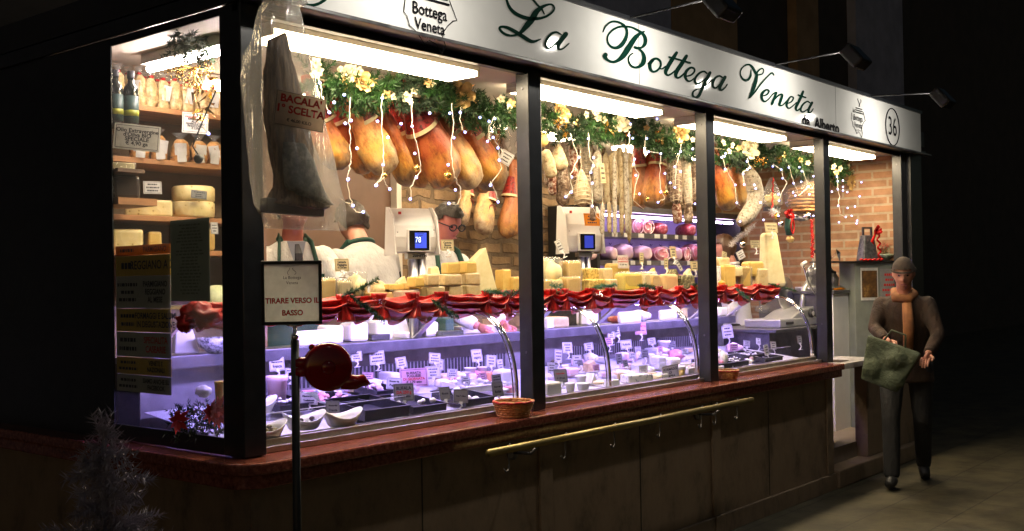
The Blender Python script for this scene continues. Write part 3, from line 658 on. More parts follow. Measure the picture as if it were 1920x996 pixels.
salami((1090, 318), (1093, 388), 33, salD, 'large pear-shaped pale salami above the second scale', 3.85, True, True)
salami((1098, 258), (1102, 332), 26, salA, 'thick greyish salami over the pear-shaped one', 4.0, False, True)
salami((1120, 282), (1121, 380), 19, salA, 'long whitish salami just right of the pear-shaped one', 3.9)
salami((1136, 285), (1139, 384), 13, salD, 'slim beige salami tied beside a blank cream tag', 3.95)
salami((1147, 285), (1155, 378), 18, salD, 'mid-length beige salami left of the long sticks', 3.92)
salami((1112, 376), (1111, 415), 12, salB, 'small grey-blue salami hanging over the second scale hood', 3.95)
for i, (a, b_, w, d) in enumerate((((1130, 380), (1129, 440), 9, 'lowest short stick, left'), ((1142, 378), (1143, 438), 9, 'short stick next to the lowest left one'), ((1152, 290), (1153, 444), 9, 'first of the full-length sticks'), ((1164, 272), (1166, 442), 10, 'full-length stick joined in a loop, left leg'), ((1173, 272), (1176, 440), 10, 'full-length stick joined in a loop, right leg'), ((1181, 285), (1180, 456), 9, 'longest stick, reaching lowest beside the dark ham')) ):
    salami(a, b_, w, salD if i % 2 else salA, 'thin salami stick, '+d, 3.88+.03*(i % 2), group='thin salami sticks')
salami((1268, 296), (1268, 384), 22, salB, 'netted dark salami, left of the pair near the third post', 3.9, False, True)
salami((1284, 286), (1290, 390), 20, salA, 'netted whitish salami, right of the pair near the third post', 3.88, False, True)
for i_, (a_, b_, w_, m_, l_) in enumerate((((1030, 290), (1030, 352), 20, salB, 'behind the pale pair at the second post'), ((1062, 280), (1064, 372), 18, salA, 'behind the fat round pale one'), ((1085, 275), (1084, 385), 20, salB, 'left of the pear-shaped one'), ((1108, 275), (1108, 384), 20, salA, 'right of the pear-shaped one'), ((1130, 275), (1131, 372), 18, salB, 'between the whitish and the slim beige ones'), ((1160, 275), (1160, 385), 16, salD, 'behind the long sticks'), ((1256, 290), (1257, 378), 18, salB, 'between the orange ham and the netted pair'), ((1278, 285), (1279, 392), 20, salD, 'behind the netted pair'))): salami(a_, b_, w_, m_, 'rear salami '+l_, 4.15, group='rear row of salami')
salami((1268, 380), (1271, 420), 18, salC, 'dark salami end below the left netted one', 4.05)
salami((1290, 384), (1291, 420), 18, salB, 'brown salami end below the right netted one', 4.05)
salami((1300, 300), (1303, 380), 14, salB, 'slim brown salami partly behind the third post', 4.0)
# curved salami of bay three
pts = [at(*p, Y=3.85) for p in ((1402, 318), (1412, 340), (1417, 362), (1414, 385), (1402, 404), (1388, 418))]
o = pts[0]; r0 = 15*pxm(o)
t = thing('curved_salami', 'big bean-shaped grey salami hanging in the third window', 'salami', o)
P2 = []; R2 = []
for i in range(16):
    u = i/15*5; j = min(int(u), 4); P2.append(pts[j].lerp(pts[j+1], u-j)); R2.append(r0*(1.02 if 2 < i < 13 else (.55, .8, .95)[min(i, 15-i)]))
part('sausage', MB().tube(P2, R2, 14).mesh('sausage', salA, True, o), t)
b = MB()
for i in range(1, 15): b.tube([P2[i]+Vector((cos(a), .9*sin(a), .25*cos(a)))*R2[i]*1.02 for a in [j*pi/6 for j in range(13)]], .0018, 4)
part('netting', b.mesh('netting', rope, origin=o), t)
part('string', MB().tube([o+Vector((0, 0, .3)), o], .003, 5).mesh('string', rope, origin=o), t)
p = at(1016, 262, Y=3.9); thing('provolone_ball', 'smooth yellow provolone ball beside the second post', 'cheese', p, me=MB().ball((0, 0, 0), .042, .042, .045, 20, 14).tube([(0, 0, .04), (0, 0, .12)], .002, 5).mesh('provolone_ball', ch_y, True))

# ================================================================ EVERGREEN GARLANDS UNDER THE CEILING
def sprig(b, p, d, L, nl, n, mi=0, wd=.0045, droop=0):
    d = d.normalized(); e = p+d*L; a = d.cross(Vector((.3, .2, 1))).normalized(); c = d.cross(a)
    for i in range(n):
        u = random.random(); q = p+d*(L*u)+Vector((0, 0, -droop*u*u)); an = random.uniform(0, 2*pi)
        v = (d*random.uniform(.4, .9)+(a*cos(an)+c*sin(an))*.9).normalized()*nl*random.uniform(.7, 1.15)
        w = v.cross(Vector((random.random(), random.random(), random.random()))).normalized()*wd/2
        b.add([q-w, q+w, q+v], [(0, 1, 2)], mi)
def rnd_dir(): 
    v = Vector((random.gauss(0, 1), random.gauss(0, 1), random.gauss(0, 1))); return v.normalized()
def petal_flower(kind):
    b = MB()
    if kind == 'rose':
        for ring, (n, r, tilt, s) in enumerate(((3, .006, 1.35, .022), (4, .014, 1.1, .03), (5, .022, .75, .036), (6, .03, .35, .042))):
            for i in range(n):
                a = 2*pi*i/n+ring*.7; vs = []
                for u in range(4):
                    for v in range(5):
                        x = (v/4-.5)*s*1.5*(.6+.5*sin(pi*min(u/3+.15, 1))); h = u/3*s; y = r+h*cos(tilt)+.006*(u == 3); z = h*sin(tilt)-.004*abs(v-2)
                        y -= x*x*8; vs.append((x*cos(a)-y*sin(a), x*sin(a)+y*cos(a), z+random.uniform(-.001, .001)))
                fs = [(u*5+v, u*5+v+1, u*5+v+6, u*5+v+5) for u in range(3) for v in range(4)]; b.add(vs, fs)
        b.ball((0, 0, .014), .012, .012, .014, 8, 6)
    else:
        for i in range(5):
            a = 2*pi*i/5; vs = []
            for u in range(4):
                for v in range(3):
                    x = (v-1)*.015*sin(pi*(u/3*.7+.2)); y = .004+u/3*.034; vs.append((x*cos(a)-y*sin(a), x*sin(a)+y*cos(a), .008*(u/3)+.006*abs(v-1)))
            b.add(vs, [(u*3+v, u*3+v+1, u*3+v+4, u*3+v+3) for u in range(3) for v in range(2)])
    return b
rose_g = petal_flower('rose').mesh('rose', gold, True); rose_c = petal_flower('rose').mesh('rose', cream, True)
blos = petal_flower('b').mesh('blossom', cream, True); blosg = petal_flower('b').mesh('blossom', gold, True)
core = MB().ball((0, 0, .008), .007, n=8, m=6).mesh('flower_centre', gold, True)
def leafcluster(m, n=9, sp=.07):
    b = MB()
    for i in range(n):
        d = rnd_dir(); p = d*.01; a = d.cross(rnd_dir()).normalized()*.012; L = random.uniform(.6, 1)*sp
        b.add([p, p+d*L*.45+a, p+d*L, p+d*L*.45-a], [(0, 1, 2), (0, 2, 3)])
    return b.mesh('gold_leaves', m)
gleaf = [leafcluster(goldf), leafcluster(gold, 7, .06)]
def garland(label, px0, py0, px1, py1, Y, r, nspr, flowers, seed):
    random.seed(seed); p0, p1 = at(px0, py0, Y=Y), at(px1, py1, Y=Y); p0.z = min(p0.z, 2.5); p1.z = min(p1.z, 2.5)
    g = thing('evergreen_garland', label, 'garland', p0, group='evergreen garlands under the ceiling'); b = MB()
    for i in range(nspr):
        u = random.random(); c = p0.lerp(p1, u)+Vector((0, 0, -.03*sin(u*pi*3)))
        d = rnd_dir(); q = c+Vector((d.x, d.y*.7, d.z*.9))*r*random.random()**.6
        nsp = 30; dd = (d+Vector((random.choice((-1, 1))*.8, 0, -.15))).normalized(); mi = 0 if noise.noise(q*4) > -.12 else 1
        sprig(b, q, dd, .075, .038, 34, mi, .006)
    part('foliage', b.mesh('foliage', [needle, needled], origin=p0), g)
    part('cord', MB().tube([p0, p1], .006, 6).mesh('cord', rope, origin=p0), g)
    for (px, py, kd, s) in flowers:
        s *= .64; q = at(px, py, Y=Y-r*.95)-p0; rot = (radians(90)+jit(.4), jit(.5), jit(.5)-.5)
        me = {'r': rose_g, 'R': rose_c, 'b': blos, 'B': blosg, 'l': gleaf[0], 'L': gleaf[1]}[kd]
        f = part({'r': 'gold_rose', 'R': 'cream_rose', 'b': 'blossom', 'B': 'gold_blossom', 'l': 'gold_leaves', 'L': 'gold_leaves'}[kd], me, g, q, rot, s)
        if kd in 'bB': part('flower_centre', core, f)
    return g
garland('green garland with cream blossoms and gold roses above the front row of hams', 585, 132, 975, 196, 3.86, .068, 480,
  [(592, 118, 'b', 1.15), (598, 132, 'b', 1.1), (588, 142, 'b', .9), (648, 140, 'R', 1), (660, 130, 'b', 1), (672, 133, 'b', 1), (680, 152, 'r', 1.25), (655, 160, 'l', 1), (646, 150, 'B', .9),
   (725, 178, 'B', 1), (738, 182, 'b', .8), (762, 182, 'b', 1.2), (775, 172, 'b', 1), (768, 190, 'b', .8), (808, 160, 'b', 1.2), (801, 153, 'B', .9), (865, 178, 'r', 1.6), (858, 158, 'B', 1.1), (890, 160, 'l', 1), (700, 150, 'L', .8), (940, 185, 'b', 1), (958, 195, 'B', 1.2), (955, 202, 'b', .9), (893, 190, 'L', .8)], 3)
garland('green garland with clustered gold ornaments above the salami', 1015, 205, 1310, 262, 3.86, .075, 480,
  [(1052, 208, 'r', 1.2), (1058, 218, 'r', 1), (1046, 232, 'l', 1.1), (1060, 245, 'l', 1.2), (1098, 215, 'b', 1), (1112, 212, 'b', 1), (1122, 222, 'b', 1), (1118, 212, 'b', .9), (1132, 225, 'b', 1), (1080, 228, 'L', .9), (1138, 240, 'l', 1.1), (1160, 230, 'R', 1.2), (1170, 236, 'R', 1), (1150, 246, 'L', 1.1), (1175, 246, 'l', 1), (1212, 240, 'B', .9), (1232, 252, 'l', 1), (1240, 262, 'L', 1.1), (1276, 250, 'r', 1.4), (1282, 258, 'l', 1), (1298, 262, 'b', .9), (1266, 232, 'L', .8)], 5)
garland('green garland with one large pale rose in the third window', 1340, 262, 1530, 296, 3.86, .085, 400,
  [(1355, 268, 'b', 1.2), (1372, 272, 'b', 1.1), (1366, 284, 'b', 1), (1406, 280, 'R', 1.7), (1420, 298, 'l', 1.2), (1432, 302, 'l', 1.1), (1395, 270, 'b', .9), (1385, 278, 'B', 1), (1412, 312, 'L', 1), (1500, 300, 'B', 1), (1515, 305, 'b', 1), (1524, 298, 'l', 1), (1462, 300, 'l', 1), (1470, 290, 'L', 1)], 8)
garland('short garland with gold rose and glitter spray by the brick wall', 1556, 300, 1608, 322, 3.86, .085, 170,
  [(1562, 312, 'b', 1.3), (1574, 316, 'b', 1.3), (1568, 324, 'B', 1.1), (1590, 312, 'b', 1.1), (1598, 322, 'b', 1), (1600, 342, 'r', 1.6), (1608, 350, 'l', 1.1)], 9)
# gold glitter sprays
def spray(label, px, py, Y, n, R, m=goldf):
    p = at(px, py, Y=Y); t = thing('gold_spray', label, 'decoration', p); b = MB(); c = MB()
    for i in range(n):
        d = rnd_dir(); d.z = -abs(d.z)*.9+.1; e = d*R*random.uniform(.4, 1); b.tube([(0, 0, 0), e*.6+rnd_dir()*.01, e], .0013, 3)
        for j in range(4): c.ball(e*random.uniform(.5, 1)+rnd_dir()*.012, .0048, n=5, m=4)
    part('stems', b.mesh('stems', m), t); part('glitter_beads', c.mesh('beads', m, True), t)
spray('gold glitter spray hanging below the gold rose by the brick wall', 1602, 352, 3.84, 46, .17)
spray('small gold glitter spray low in the third window', 1418, 300, 3.8, 14, .09)
spray('gold tinsel spray hanging in the left side window', 362, 128, 3.9, 30, .16)

# dark garland in the side window, backlit shade put into the needle colour
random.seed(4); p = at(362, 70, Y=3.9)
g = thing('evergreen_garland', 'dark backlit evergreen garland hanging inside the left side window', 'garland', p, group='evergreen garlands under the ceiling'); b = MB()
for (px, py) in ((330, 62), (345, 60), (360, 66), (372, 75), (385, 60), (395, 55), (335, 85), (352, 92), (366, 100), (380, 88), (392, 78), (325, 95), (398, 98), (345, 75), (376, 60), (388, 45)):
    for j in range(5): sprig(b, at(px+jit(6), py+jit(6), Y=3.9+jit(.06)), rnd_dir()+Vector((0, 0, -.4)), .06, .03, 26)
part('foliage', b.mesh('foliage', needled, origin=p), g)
b = MB(); 
for i in range(60):
    q = at(380+jit(20), 165+jit(60), Y=3.95+jit(.05)); b.add([q, q+rnd_dir()*.02, q+rnd_dir()*.05], [(0, 1, 2)])
part('gold_leaves', b.mesh('gold_leaves', goldf, origin=p), g)
p = at(372, 298, Y=3.7); q = at(406, 168, Y=3.62)
t = thing('shade_pull', 'dark ball on a thin slanting cord inside the side window', 'pull cord', p)
part('ball', MB().ball((0, 0, 0), .019, n=14, m=10).mesh('ball', blackmat, True), t); part('cord', MB().tube([(0, 0, .015), at(361, 274, Y=3.69)-p, at(385, 215, Y=3.66)-p, q-p], .003, 5).mesh('cord', blackmat), t)

# ================================================================ FAIRY LIGHTS
bulbme = MB().ball((0, 0, 0), .0068, n=10, m=6).mesh('bulb', ledm, True)
def strand(label, wirepts, bulbs, Y=3.7):
    w = [at(x, y, Y=Y+jit(.006)) for x, y in wirepts]; o = w[0]
    t = thing('fairy_light_strand', label, 'fairy lights', o, group='strands of blue-white fairy lights')
    P = []
    for i in range(len(w)-1):
        for j in range(4): u = j/4; P.append(w[i].lerp(w[i+1], u)+Vector((jit(.004), jit(.004), jit(.003))))
    P.append(w[-1]); part('wire', MB().tube(P, .0021, 5).mesh('wire', wire, True, o), t)
    for (x, y) in bulbs: part('bulb', bulbme, t, at(x, y, Y=Y)-o)
def cc(l, ox, oy, s): return [(ox+x/s, oy+y/s) for x, y in l]
c4 = lambda *l: cc(l, 500, 50, 3.32); c7 = lambda *l: cc(l, 1000, 130, 2.845); c8 = lambda *l: cc(l, 1350, 270, 4.743); c9 = lambda *l: cc(l, 1550, 240, 6.225); c5 = lambda *l: cc(l, 580, 330, 3.688)
strand('fairy light strand falling past the leftmost ham', c4((320, 300), (330, 350), (340, 430), (390, 535)), c4((330, 350), (390, 535)))
strand('fairy light strand over the second ham, ending low by the cod bag', c4((520, 440), (515, 600), (520, 700), (520, 740), (525, 830), (515, 900), (500, 960))+c5((280, 150), (300, 205), (252, 178), (300, 230), (325, 250), (372, 250)), c4((483, 425), (420, 472), (490, 603), (525, 585), (562, 758), (508, 950))+c5((267, 25), (302, 205), (372, 250)))
strand('fairy light strand in front of the third ham', c4((715, 420), (715, 580), (718, 680), (728, 760), (726, 860), (722, 920), (680, 985))+c5((465, 60), (515, 10), (530, 60), (558, 92)), c4((720, 445), (690, 590), (755, 690), (725, 860), (683, 988))+c5((460, 66), (556, 92)))
strand('fairy light strand down the widest ham', c4((905, 470), (903, 620), (930, 720), (960, 850), (955, 910))+c5((740, 10), (700, 80), (698, 160)), c4((837, 605), (905, 620), (922, 790), (932, 940))+c5((740, 8), (698, 160)))
strand('fairy light strand ending on the hair of the man in glasses', c4((1150, 480), (1165, 600), (1150, 700), (1150, 800), (1170, 940))+c5((1008, 10), (1045, 90), (1050, 150), (1012, 202), (965, 190)), c4((1015, 540), (1140, 540), (1165, 692), (1130, 860))+c5((1010, 97), (965, 190)))
strand('short fairy light strand over the sixth ham', c4((1205, 500), (1205, 560), (1215, 640), (1238, 658)), c4((1205, 535), (1235, 658)))
strand('tangle of fairy lights right of the last ham, by the second post', c4((1420, 560), (1385, 620), (1375, 712), (1410, 690), (1440, 740), (1448, 830), (1460, 880), (1395, 985)), c4((1420, 573), (1385, 590), (1328, 566), (1375, 714), (1410, 690), (1440, 755), (1448, 832), (1395, 985)))
strand('fairy light strand hanging by the small wall hams', c5((1250, 40), (1290, 110), (1305, 178)), c5((1252, 65), (1305, 180)))
strand('fairy light strand over the fat round salami', c7((195, 340), (240, 470), (200, 560), (205, 650), (173, 680)), c7((95, 375), (195, 370), (243, 470), (205, 575), (203, 655), (173, 680)))
strand('fairy light strand over the pear-shaped salami', c7((293, 340), (300, 450), (320, 515), (300, 560), (315, 650), (315, 730), (340, 790), (370, 810)), c7((293, 370), (322, 472), (320, 515), (307, 550), (315, 608), (315, 730), (570, 812)))
strand('fairy light strand across the dark brown ham', c7((510, 330), (510, 400), (540, 480), (535, 505), (560, 560), (540, 640), (535, 700), (590, 745)), c7((510, 352), (530, 368), (540, 480), (535, 507), (547, 566), (566, 665)))
strand('fairy light strand across the orange ham of the second window', c7((600, 350), (595, 420), (615, 440), (680, 450), (675, 560), (680, 640), (700, 690), (665, 710)), c7((518, 292), (605, 370), (615, 440), (680, 450), (702, 556), (730, 606), (680, 655), (665, 710), (660, 265)))
strand('fairy light strand over the netted salami pair', c7((785, 400), (785, 440), (760, 520), (755, 630)), c7((785, 440), (860, 482), (755, 520), (755, 630), (850, 425), (862, 718), (785, 545)))
strand('fairy light strand over the hams beside the third post', c8((20, 100), (40, 200), (135, 365), (140, 450), (150, 525), (178, 552)), c8((15, 120), (40, 110), (50, 85), (45, 225), (135, 365), (150, 525)))
strand('fairy light strand winding beside the curved salami', c8((240, 130), (265, 210), (200, 260), (215, 362)), c8((240, 155), (265, 210), (243, 228), (205, 268), (215, 362), (305, 365), (318, 398), (178, 690), (360, 522), (387, 676), (25, 703)))
strand('fairy light strand draped over the wrapped basket', c8((470, 180), (545, 228), (560, 305), (600, 340), (540, 450), (525, 505)), c8((470, 200), (545, 228), (557, 306), (520, 448), (525, 505), (520, 640)))
strand('fairy light strand tangled over the wicker basket by the fourth post', c8((610, 190), (655, 350), (700, 460), (785, 380), (740, 240)), c8((612, 210), (655, 350), (722, 338), (670, 460), (650, 432), (785, 380), (728, 242), (705, 207), (795, 448), (830, 640), (832, 288)))
strand('fairy light strand hanging around the gold spray by the brick wall', c9((120, 540), (130, 715), (150, 800), (135, 900), (160, 1010), (230, 1060)), c9((120, 570), (190, 615), (130, 622), (60, 745), (130, 715), (190, 690), (190, 730), (240, 750), (135, 910), (245, 935), (330, 917), (385, 800), (405, 635))+[(1586, 407), (1597, 405), (1607, 414), (1606, 419), (1573, 417)])
strand('single fairy light glowing inside the side window', [(375, 235), (384, 243), (391, 251)], [(391, 251)], 3.75)
# gold bells, baubles
for (px, py, Y, r, m, lab) in ((781, 316, 3.72, .018, goldf, 'gold bell between the fourth and fifth ham'), (839, 330, 3.72, .021, goldf, 'gold bell on the widest ham'), (720, 330, 3.72, .016, goldf, 'gold bell low below the third ham'), (1248, 362, 3.72, .018, goldf, 'gold bell beside the netted salami'), (1213, 374, 3.74, .014, goldf, 'gold bell at the tip of the orange ham'), (1190, 366, 3.74, .011, goldf, 'tiny gold bell on the dark brown ham'),
    (1514, 406, 3.75, .032, silver, 'clear silver bauble beside the fourth post'), (1464, 420, 3.8, .022, silver, 'silver bauble above the big wedge'), (1392, 459, 3.72, .022, silver, 'silver bauble standing among the cheeses of the third window'), (1456, 406, 3.8, .024, goldf, 'gold bauble left of the red bow')):
    p = at(px, py, Y=Y); t = thing('bauble', lab, 'bauble', p); part('ball', MB().ball((0, 0, 0), r, n=16, m=10).mesh('ball', m, True), t)
    part('cap', MB().tube([(0, 0, r*.9), (0, 0, r*1.25)], r*.25, 8).tube([(0, 0, r*1.2), (0, 0, r*1.2+.05)], .001, 4).mesh('cap', goldf), t)
# ================================================================ CHEESES AND GOODS
random.seed(21)
rd1 = mottle('rind_tan', [(.3, (.3, .17, .06)), (.5, (.5, .34, .14)), (.7, (.42, .3, .16))], 22, .65, .4); rd2 = mottle('rind_grey', [(.3, (.3, .25, .18)), (.5, (.55, .48, .36)), (.7, (.4, .35, .28))], 26, .7, .5); rd3 = mottle('rind_golden', [(.3, (.5, .3, .07)), (.6, (.66, .45, .13))], 14, .5, .3)
RIND = {'cheese_yellow': rd1, 'cheese_pale': rd3, 'cheese_rind': rd2, 'cheese_holes': rd1}
def blockme(w, d, h, m, j=.03, name='block'):
    b = MB(); b.box(-w/2, w/2, 0, d, 0, h)
    for i, v in enumerate(b.v): b.v[i] = v+Vector((jit(w*j), jit(d*j), jit(h*j) if v.z > 0 else 0))
    if m.name in RIND: b.m = [0, 1, 0, 1, 1, 1]; return b.mesh(name, [m, RIND[m.name]])
    return b.mesh(name, m)
def cutfaces(t, w, h): pass
def bend_up(me, o):
    s = o.modifiers.new('sub', 'SUBSURF'); s.levels = s.render_levels = 1
def goods(px0, py0, px1, py1, label, mat, Y=None, name='cheese_block', cat='cheese', depth_=.11, rz=-.4, z=None, kind='block', mat2=None, group=None, wrap=False, stretch=1):
    cx = (px0+px1)/2
    p = at(cx, py1, Y=Y) if Y else deck(cx, py1)
    if z is not None: p.z = z
    if Y is None:
        p.y = min(max(p.y, 3.475), 4.03); p.z = DK0+DKS*(p.y-DKY)-.012
    s = pxm(p); w, h = (px1-px0)*s*.9*stretch, (py1-py0)*s
    if kind == 'block':
        me = blockme(w*.92, depth_, h, mat)
        t = thing(name, label, cat, p, (0, 0, rz+jit(.12)), group, me, bevel=min(w, h)*.16)
    elif kind == 'wheel':
        r = w/2; me = MB().lathe([(r*.9, 0), (r*.99, h*.12), (r, h*.5), (r*.99, h*.88), (r*.9, h), (0, h)], 28).mesh('wheel', mat, True)
        t = thing(name, label, cat, p+Vector((0, r*.5, 0)), (0, 0, jit(3)), group, me)
    elif kind == 'half':
        r = w/2; poly = [(r*cos(a), r*sin(a)) for a in [j*pi/12 for j in range(13)]]
        t = thing(name, label, cat, p, (0, 0, rz), group, MB().prism(poly, 0, h).mesh('half_wheel', [mat], False), bevel=h*.12)
    elif kind == 'wedge':       # tall piece standing on its cut side, narrowing upwards
        d = depth_; b = MB(); b.add([(-w*.5, 0, 0), (w*.5, 0, 0), (w*.5, d, 0), (-w*.5, d, 0), (-w*.42, .01, h*.72), (w*.08, .01, h), (w*.14, d*.8, h*.98), (-w*.36, d*.8, h*.7)],
            [(3, 2, 1, 0), (0, 1, 5, 4), (1, 2, 6, 5), (2, 3, 7, 6), (3, 0, 4, 7), (4, 5, 6, 7)])
        t = thing(name, label, cat, p, (0, 0, rz), group, b.mesh('wedge', mat), bevel=w*.05)
    elif kind == 'slab':
        b = MB(); b.add([(-w*.42, 0, 0), (w*.5, 0, 0), (w*.5, depth_, 0), (-w*.42, depth_, 0), (-w*.44, .02, h*.97), (w*.2, .02, h), (w*.2, depth_*.8, h), (-w*.4, depth_*.8, h*.97)],
            [(3, 2, 1, 0), (0, 1, 5, 4), (1, 2, 6, 5), (2, 3, 7, 6), (3, 0, 4, 7), (4, 5, 6, 7)])
        t = thing(name, label, cat, p, (0, 0, rz), group, b.mesh('slab', mat), bevel=w*.12)
    elif kind == 'roof':
        b = MB(); b.add([(-w*.5, 0, 0), (w*.5, 0, 0), (0, 0, h), (-w*.5, depth_, 0), (w*.5, depth_, 0), (0, depth_, h)], [(0, 1, 2), (3, 5, 4), (0, 3, 4, 1), (1, 4, 5, 2), (2, 5, 3, 0)])
        t = thing(name, label, cat, p, (0, 0, rz), group, b.mesh('wedge', mat), bevel=w*.03)
    elif kind == 'tub':
        r = w/2; b = MB(); b.lathe([(r*.72, 0), (r*.92, h*.82), (r*.97, h*.84), (r, h*.95), (r*.97, h), (r*.6, h*.985), (0, h*.985)], 20)
        t = thing(name, label, cat, p+Vector((0, r*.5, 0)), (0, 0, 0), group, b.mesh('tub', mat, True))
    elif kind == 'cup':
        r = w/2; b = MB(); b.lathe([(r*.7, 0), (r*.9, h*.9), (r*1.03, h*.92), (r*1.03, h), (r*.94, h), (r*.9, h*.9), (r*.7, h*.6), (0, h*.6)], 20)
        t = thing(name, label, cat, p+Vector((0, r*.5, 0)), (0, 0, 0), group, b.mesh('cup', mat, True))
    elif kind == 'lump':
        b = MB(); b.ball((0, depth_*.3, h*.45), w*.5, depth_*.6, h*.5, 14, 10, 0, .35, 12)
        t = thing(name, label, cat, p, (0, 0, rz), group, b.mesh('lump', mat, True))
    if wrap:
        ww = blockme(w*1.04, depth_*1.06, h*1.05, film, .05, 'wrapping'); part('wrapping', ww, t, (0, -depth_*.03, -h*.0), bevel=min(w, h)*.15)
    return t
SH = 1.4715
# ---- shelf, first window
goods(596, 502, 636, 545, 'film-wrapped orange-rimmed cheese at the left end of the shelf', ch_y, 3.86, z=SH, wrap=True)
goods(634, 508, 664, 545, 'pale cut cheese wrapped in shiny film below the left price card', ch_p, 3.84, z=SH, wrap=True)
goods(658, 496, 692, 545, 'crumpled film-wrapped pale cheese left of the wooden board', ch_p, 3.9, z=SH, wrap=True, kind='lump', depth_=.16)
t = goods(682, 536, 750, 549, 'wooden board lying behind the red cloth', woodl, 3.84, 'cutting_board', 'board', .2, -.1, SH, stretch=1.1)
goods(750, 534, 794, 549, 'second, paler wooden board right beside the first', pm('pale_wood', (.6, .42, .3), (.52, .34, .24), 8, .55, st=(1, 8, 8)), 3.84, 'cutting_board', 'board', .2, -.1, SH)
goods(725, 526, 762, 537, 'flat slab of yellow cheese on the boards', ch_y, 3.93, z=SH+.045)
goods(762, 524, 798, 536, 'flat slab of sliced yellow cheese left of the cheese pile', ch_y, 3.92, z=SH+.045)
R1 = 'rinded cheeses piled on the shelf'
rows = [(797, 527, 840, 549, SH, 'bottom row, left, broad half wheel'), (840, 527, 872, 549, SH, 'bottom row, middle, speckled rind'), (872, 527, 905, 549, SH, 'bottom row, right, under the netted wedge'),
        (776, 508, 799, 528, SH+.057, 'middle row, small cut piece at the left end'), (798, 505, 829, 528, SH+.06, 'middle row, rounded rind beside the cut piece'), (829, 506, 872, 528, SH+.06, 'middle row, wide bluish-rinded half wheel'), (872, 504, 904, 528, SH+.06, 'middle row, bluish rind next to the tall wedge')]
for i, (a, b_, c, d, z, l) in enumerate(rows): goods(a, b_, c, d, 'rinded cheese in the pile, '+l, ch_r if i not in (3,) else ch_y, 3.82, z=z, group=R1, stretch=1.1)
goods(835, 484, 868, 507, 'cheese with yellow cut face on top of the pile, left', ch_y, 3.83, z=SH+.121, group=R1)
goods(870, 482, 899, 506, 'cheese with yellow cut face on top of the pile, right', ch_y, 3.83, z=SH+.121, group=R1)
goods(878, 453, 942, 545, 'tall wedge of pale hard cheese wrapped in creased shiny film', ch_p, 3.95, z=SH, kind='wedge', wrap=False, depth_=.14)
p = at(910, 545, Y=3.95); s = pxm(p)
goods(941, 497, 963, 545, 'upright golden cheese slice behind the pine sprig', ch_y, 3.9, z=SH)
goods(960, 510, 980, 545, 'golden cheese piece touching the second post', ch_y, 3.85, z=SH)
goods(700, 506, 735, 540, 'round-edged golden cheese standing behind the wooden boards', ch_r, 4.02, z=SH, kind='lump', depth_=.14)
goods(742, 498, 775, 540, 'pale wedge standing behind the flat slabs, left of the pile', ch_p, 4.03, z=SH, kind='wedge', depth_=.08)
goods(806, 486, 836, 530, 'tall cream cheese behind the left of the pile', ch_p, 4.0, z=SH+.04, kind='slab', depth_=.08)
# ---- shelf, second window
goods(1010, 462, 1062, 520, 'big rounded pale wedge wrapped in film beside the second post', ch_p, 3.92, z=SH+.03, wrap=True, kind='lump', depth_=.16)
goods(1059, 474, 1098, 512, 'square-cut beige wrapped cheese with a white ticket on top', ch_y, 3.85, z=SH+.075, wrap=True)
goods(1016, 514, 1038, 540, 'small orange-rimmed cheese low beside the second post', ch_y, 3.8, z=SH, wrap=True)
goods(1036, 512, 1060, 540, 'plain pale block under the big rounded wedge', ch_p, 3.8, z=SH)
goods(1058, 508, 1096, 540, 'crinkly film-wrapped beige cheese under the square one', ch_y, 3.78, z=SH, wrap=True)
goods(1097, 490, 1130, 517, 'herb-crusted cheese, upper, crust side', ch_h, 3.84, z=SH+.065)
goods(1128, 491, 1154, 517, 'plain cut face cheese beside the upper herb crust', ch_r, 3.82, z=SH+.065)
goods(1098, 516, 1142, 542, 'herb-crusted cheese, lower and wider', ch_h, 3.78, z=SH)
goods(1140, 517, 1163, 542, 'pale cut cheese at the right of the lower herb crust', ch_r, 3.77, z=SH)
goods(1131, 474, 1190, 510, 'big bright yellow wedge carrying the red-bordered card', ch_y, 3.98, z=SH+.06, depth_=.06)
goods(1160, 507, 1216, 542, 'long yellow cheese shining under film in the middle of the shelf', pm('cheese_bright', (.8, .62, .1), (.76, .56, .08), 8, .3), 3.8, z=SH, wrap=True)
goods(1206, 495, 1238, 510, 'mould-flecked greenish cheese on top, right of the yellow wedge', ch_v, 3.9, z=SH+.075)
goods(1207, 509, 1224, 542, 'narrow greenish block right of the long yellow cheese', ch_p, 3.8, z=SH)
goods(1221, 511, 1243, 542, 'rind-edged beige cheese left of the peach-faced one', ch_r, 3.8, z=SH)
goods(1243, 511, 1278, 542, 'peach-faced rounded cheese with pale rim', pm('cheese_peach', (.75, .5, .25), (.7, .45, .22), 9, .4), 3.78, z=SH)
goods(1279, 514, 1309, 542, 'dark herb-covered cheese by the third post', ch_d, 3.78, z=SH)
goods(1258, 493, 1279, 512, 'dark little pyramid cheese leaning under a card', ch_d, 3.85, z=SH+.078, kind='roof')
goods(1098, 470, 1130, 505, 'tall rinded cheese behind the upper herb crust', ch_r, 4.02, z=SH+.04, kind='slab', depth_=.08)
goods(1216, 478, 1240, 510, 'golden wedge rising behind the mould-flecked cheese', ch_y, 4.03, z=SH+.04, kind='wedge', depth_=.07)
goods(1284, 484, 1306, 516, 'cream wedge behind the dark herb cheese at the third post', ch_p, 4.0, z=SH+.03, kind='wedge', depth_=.07)
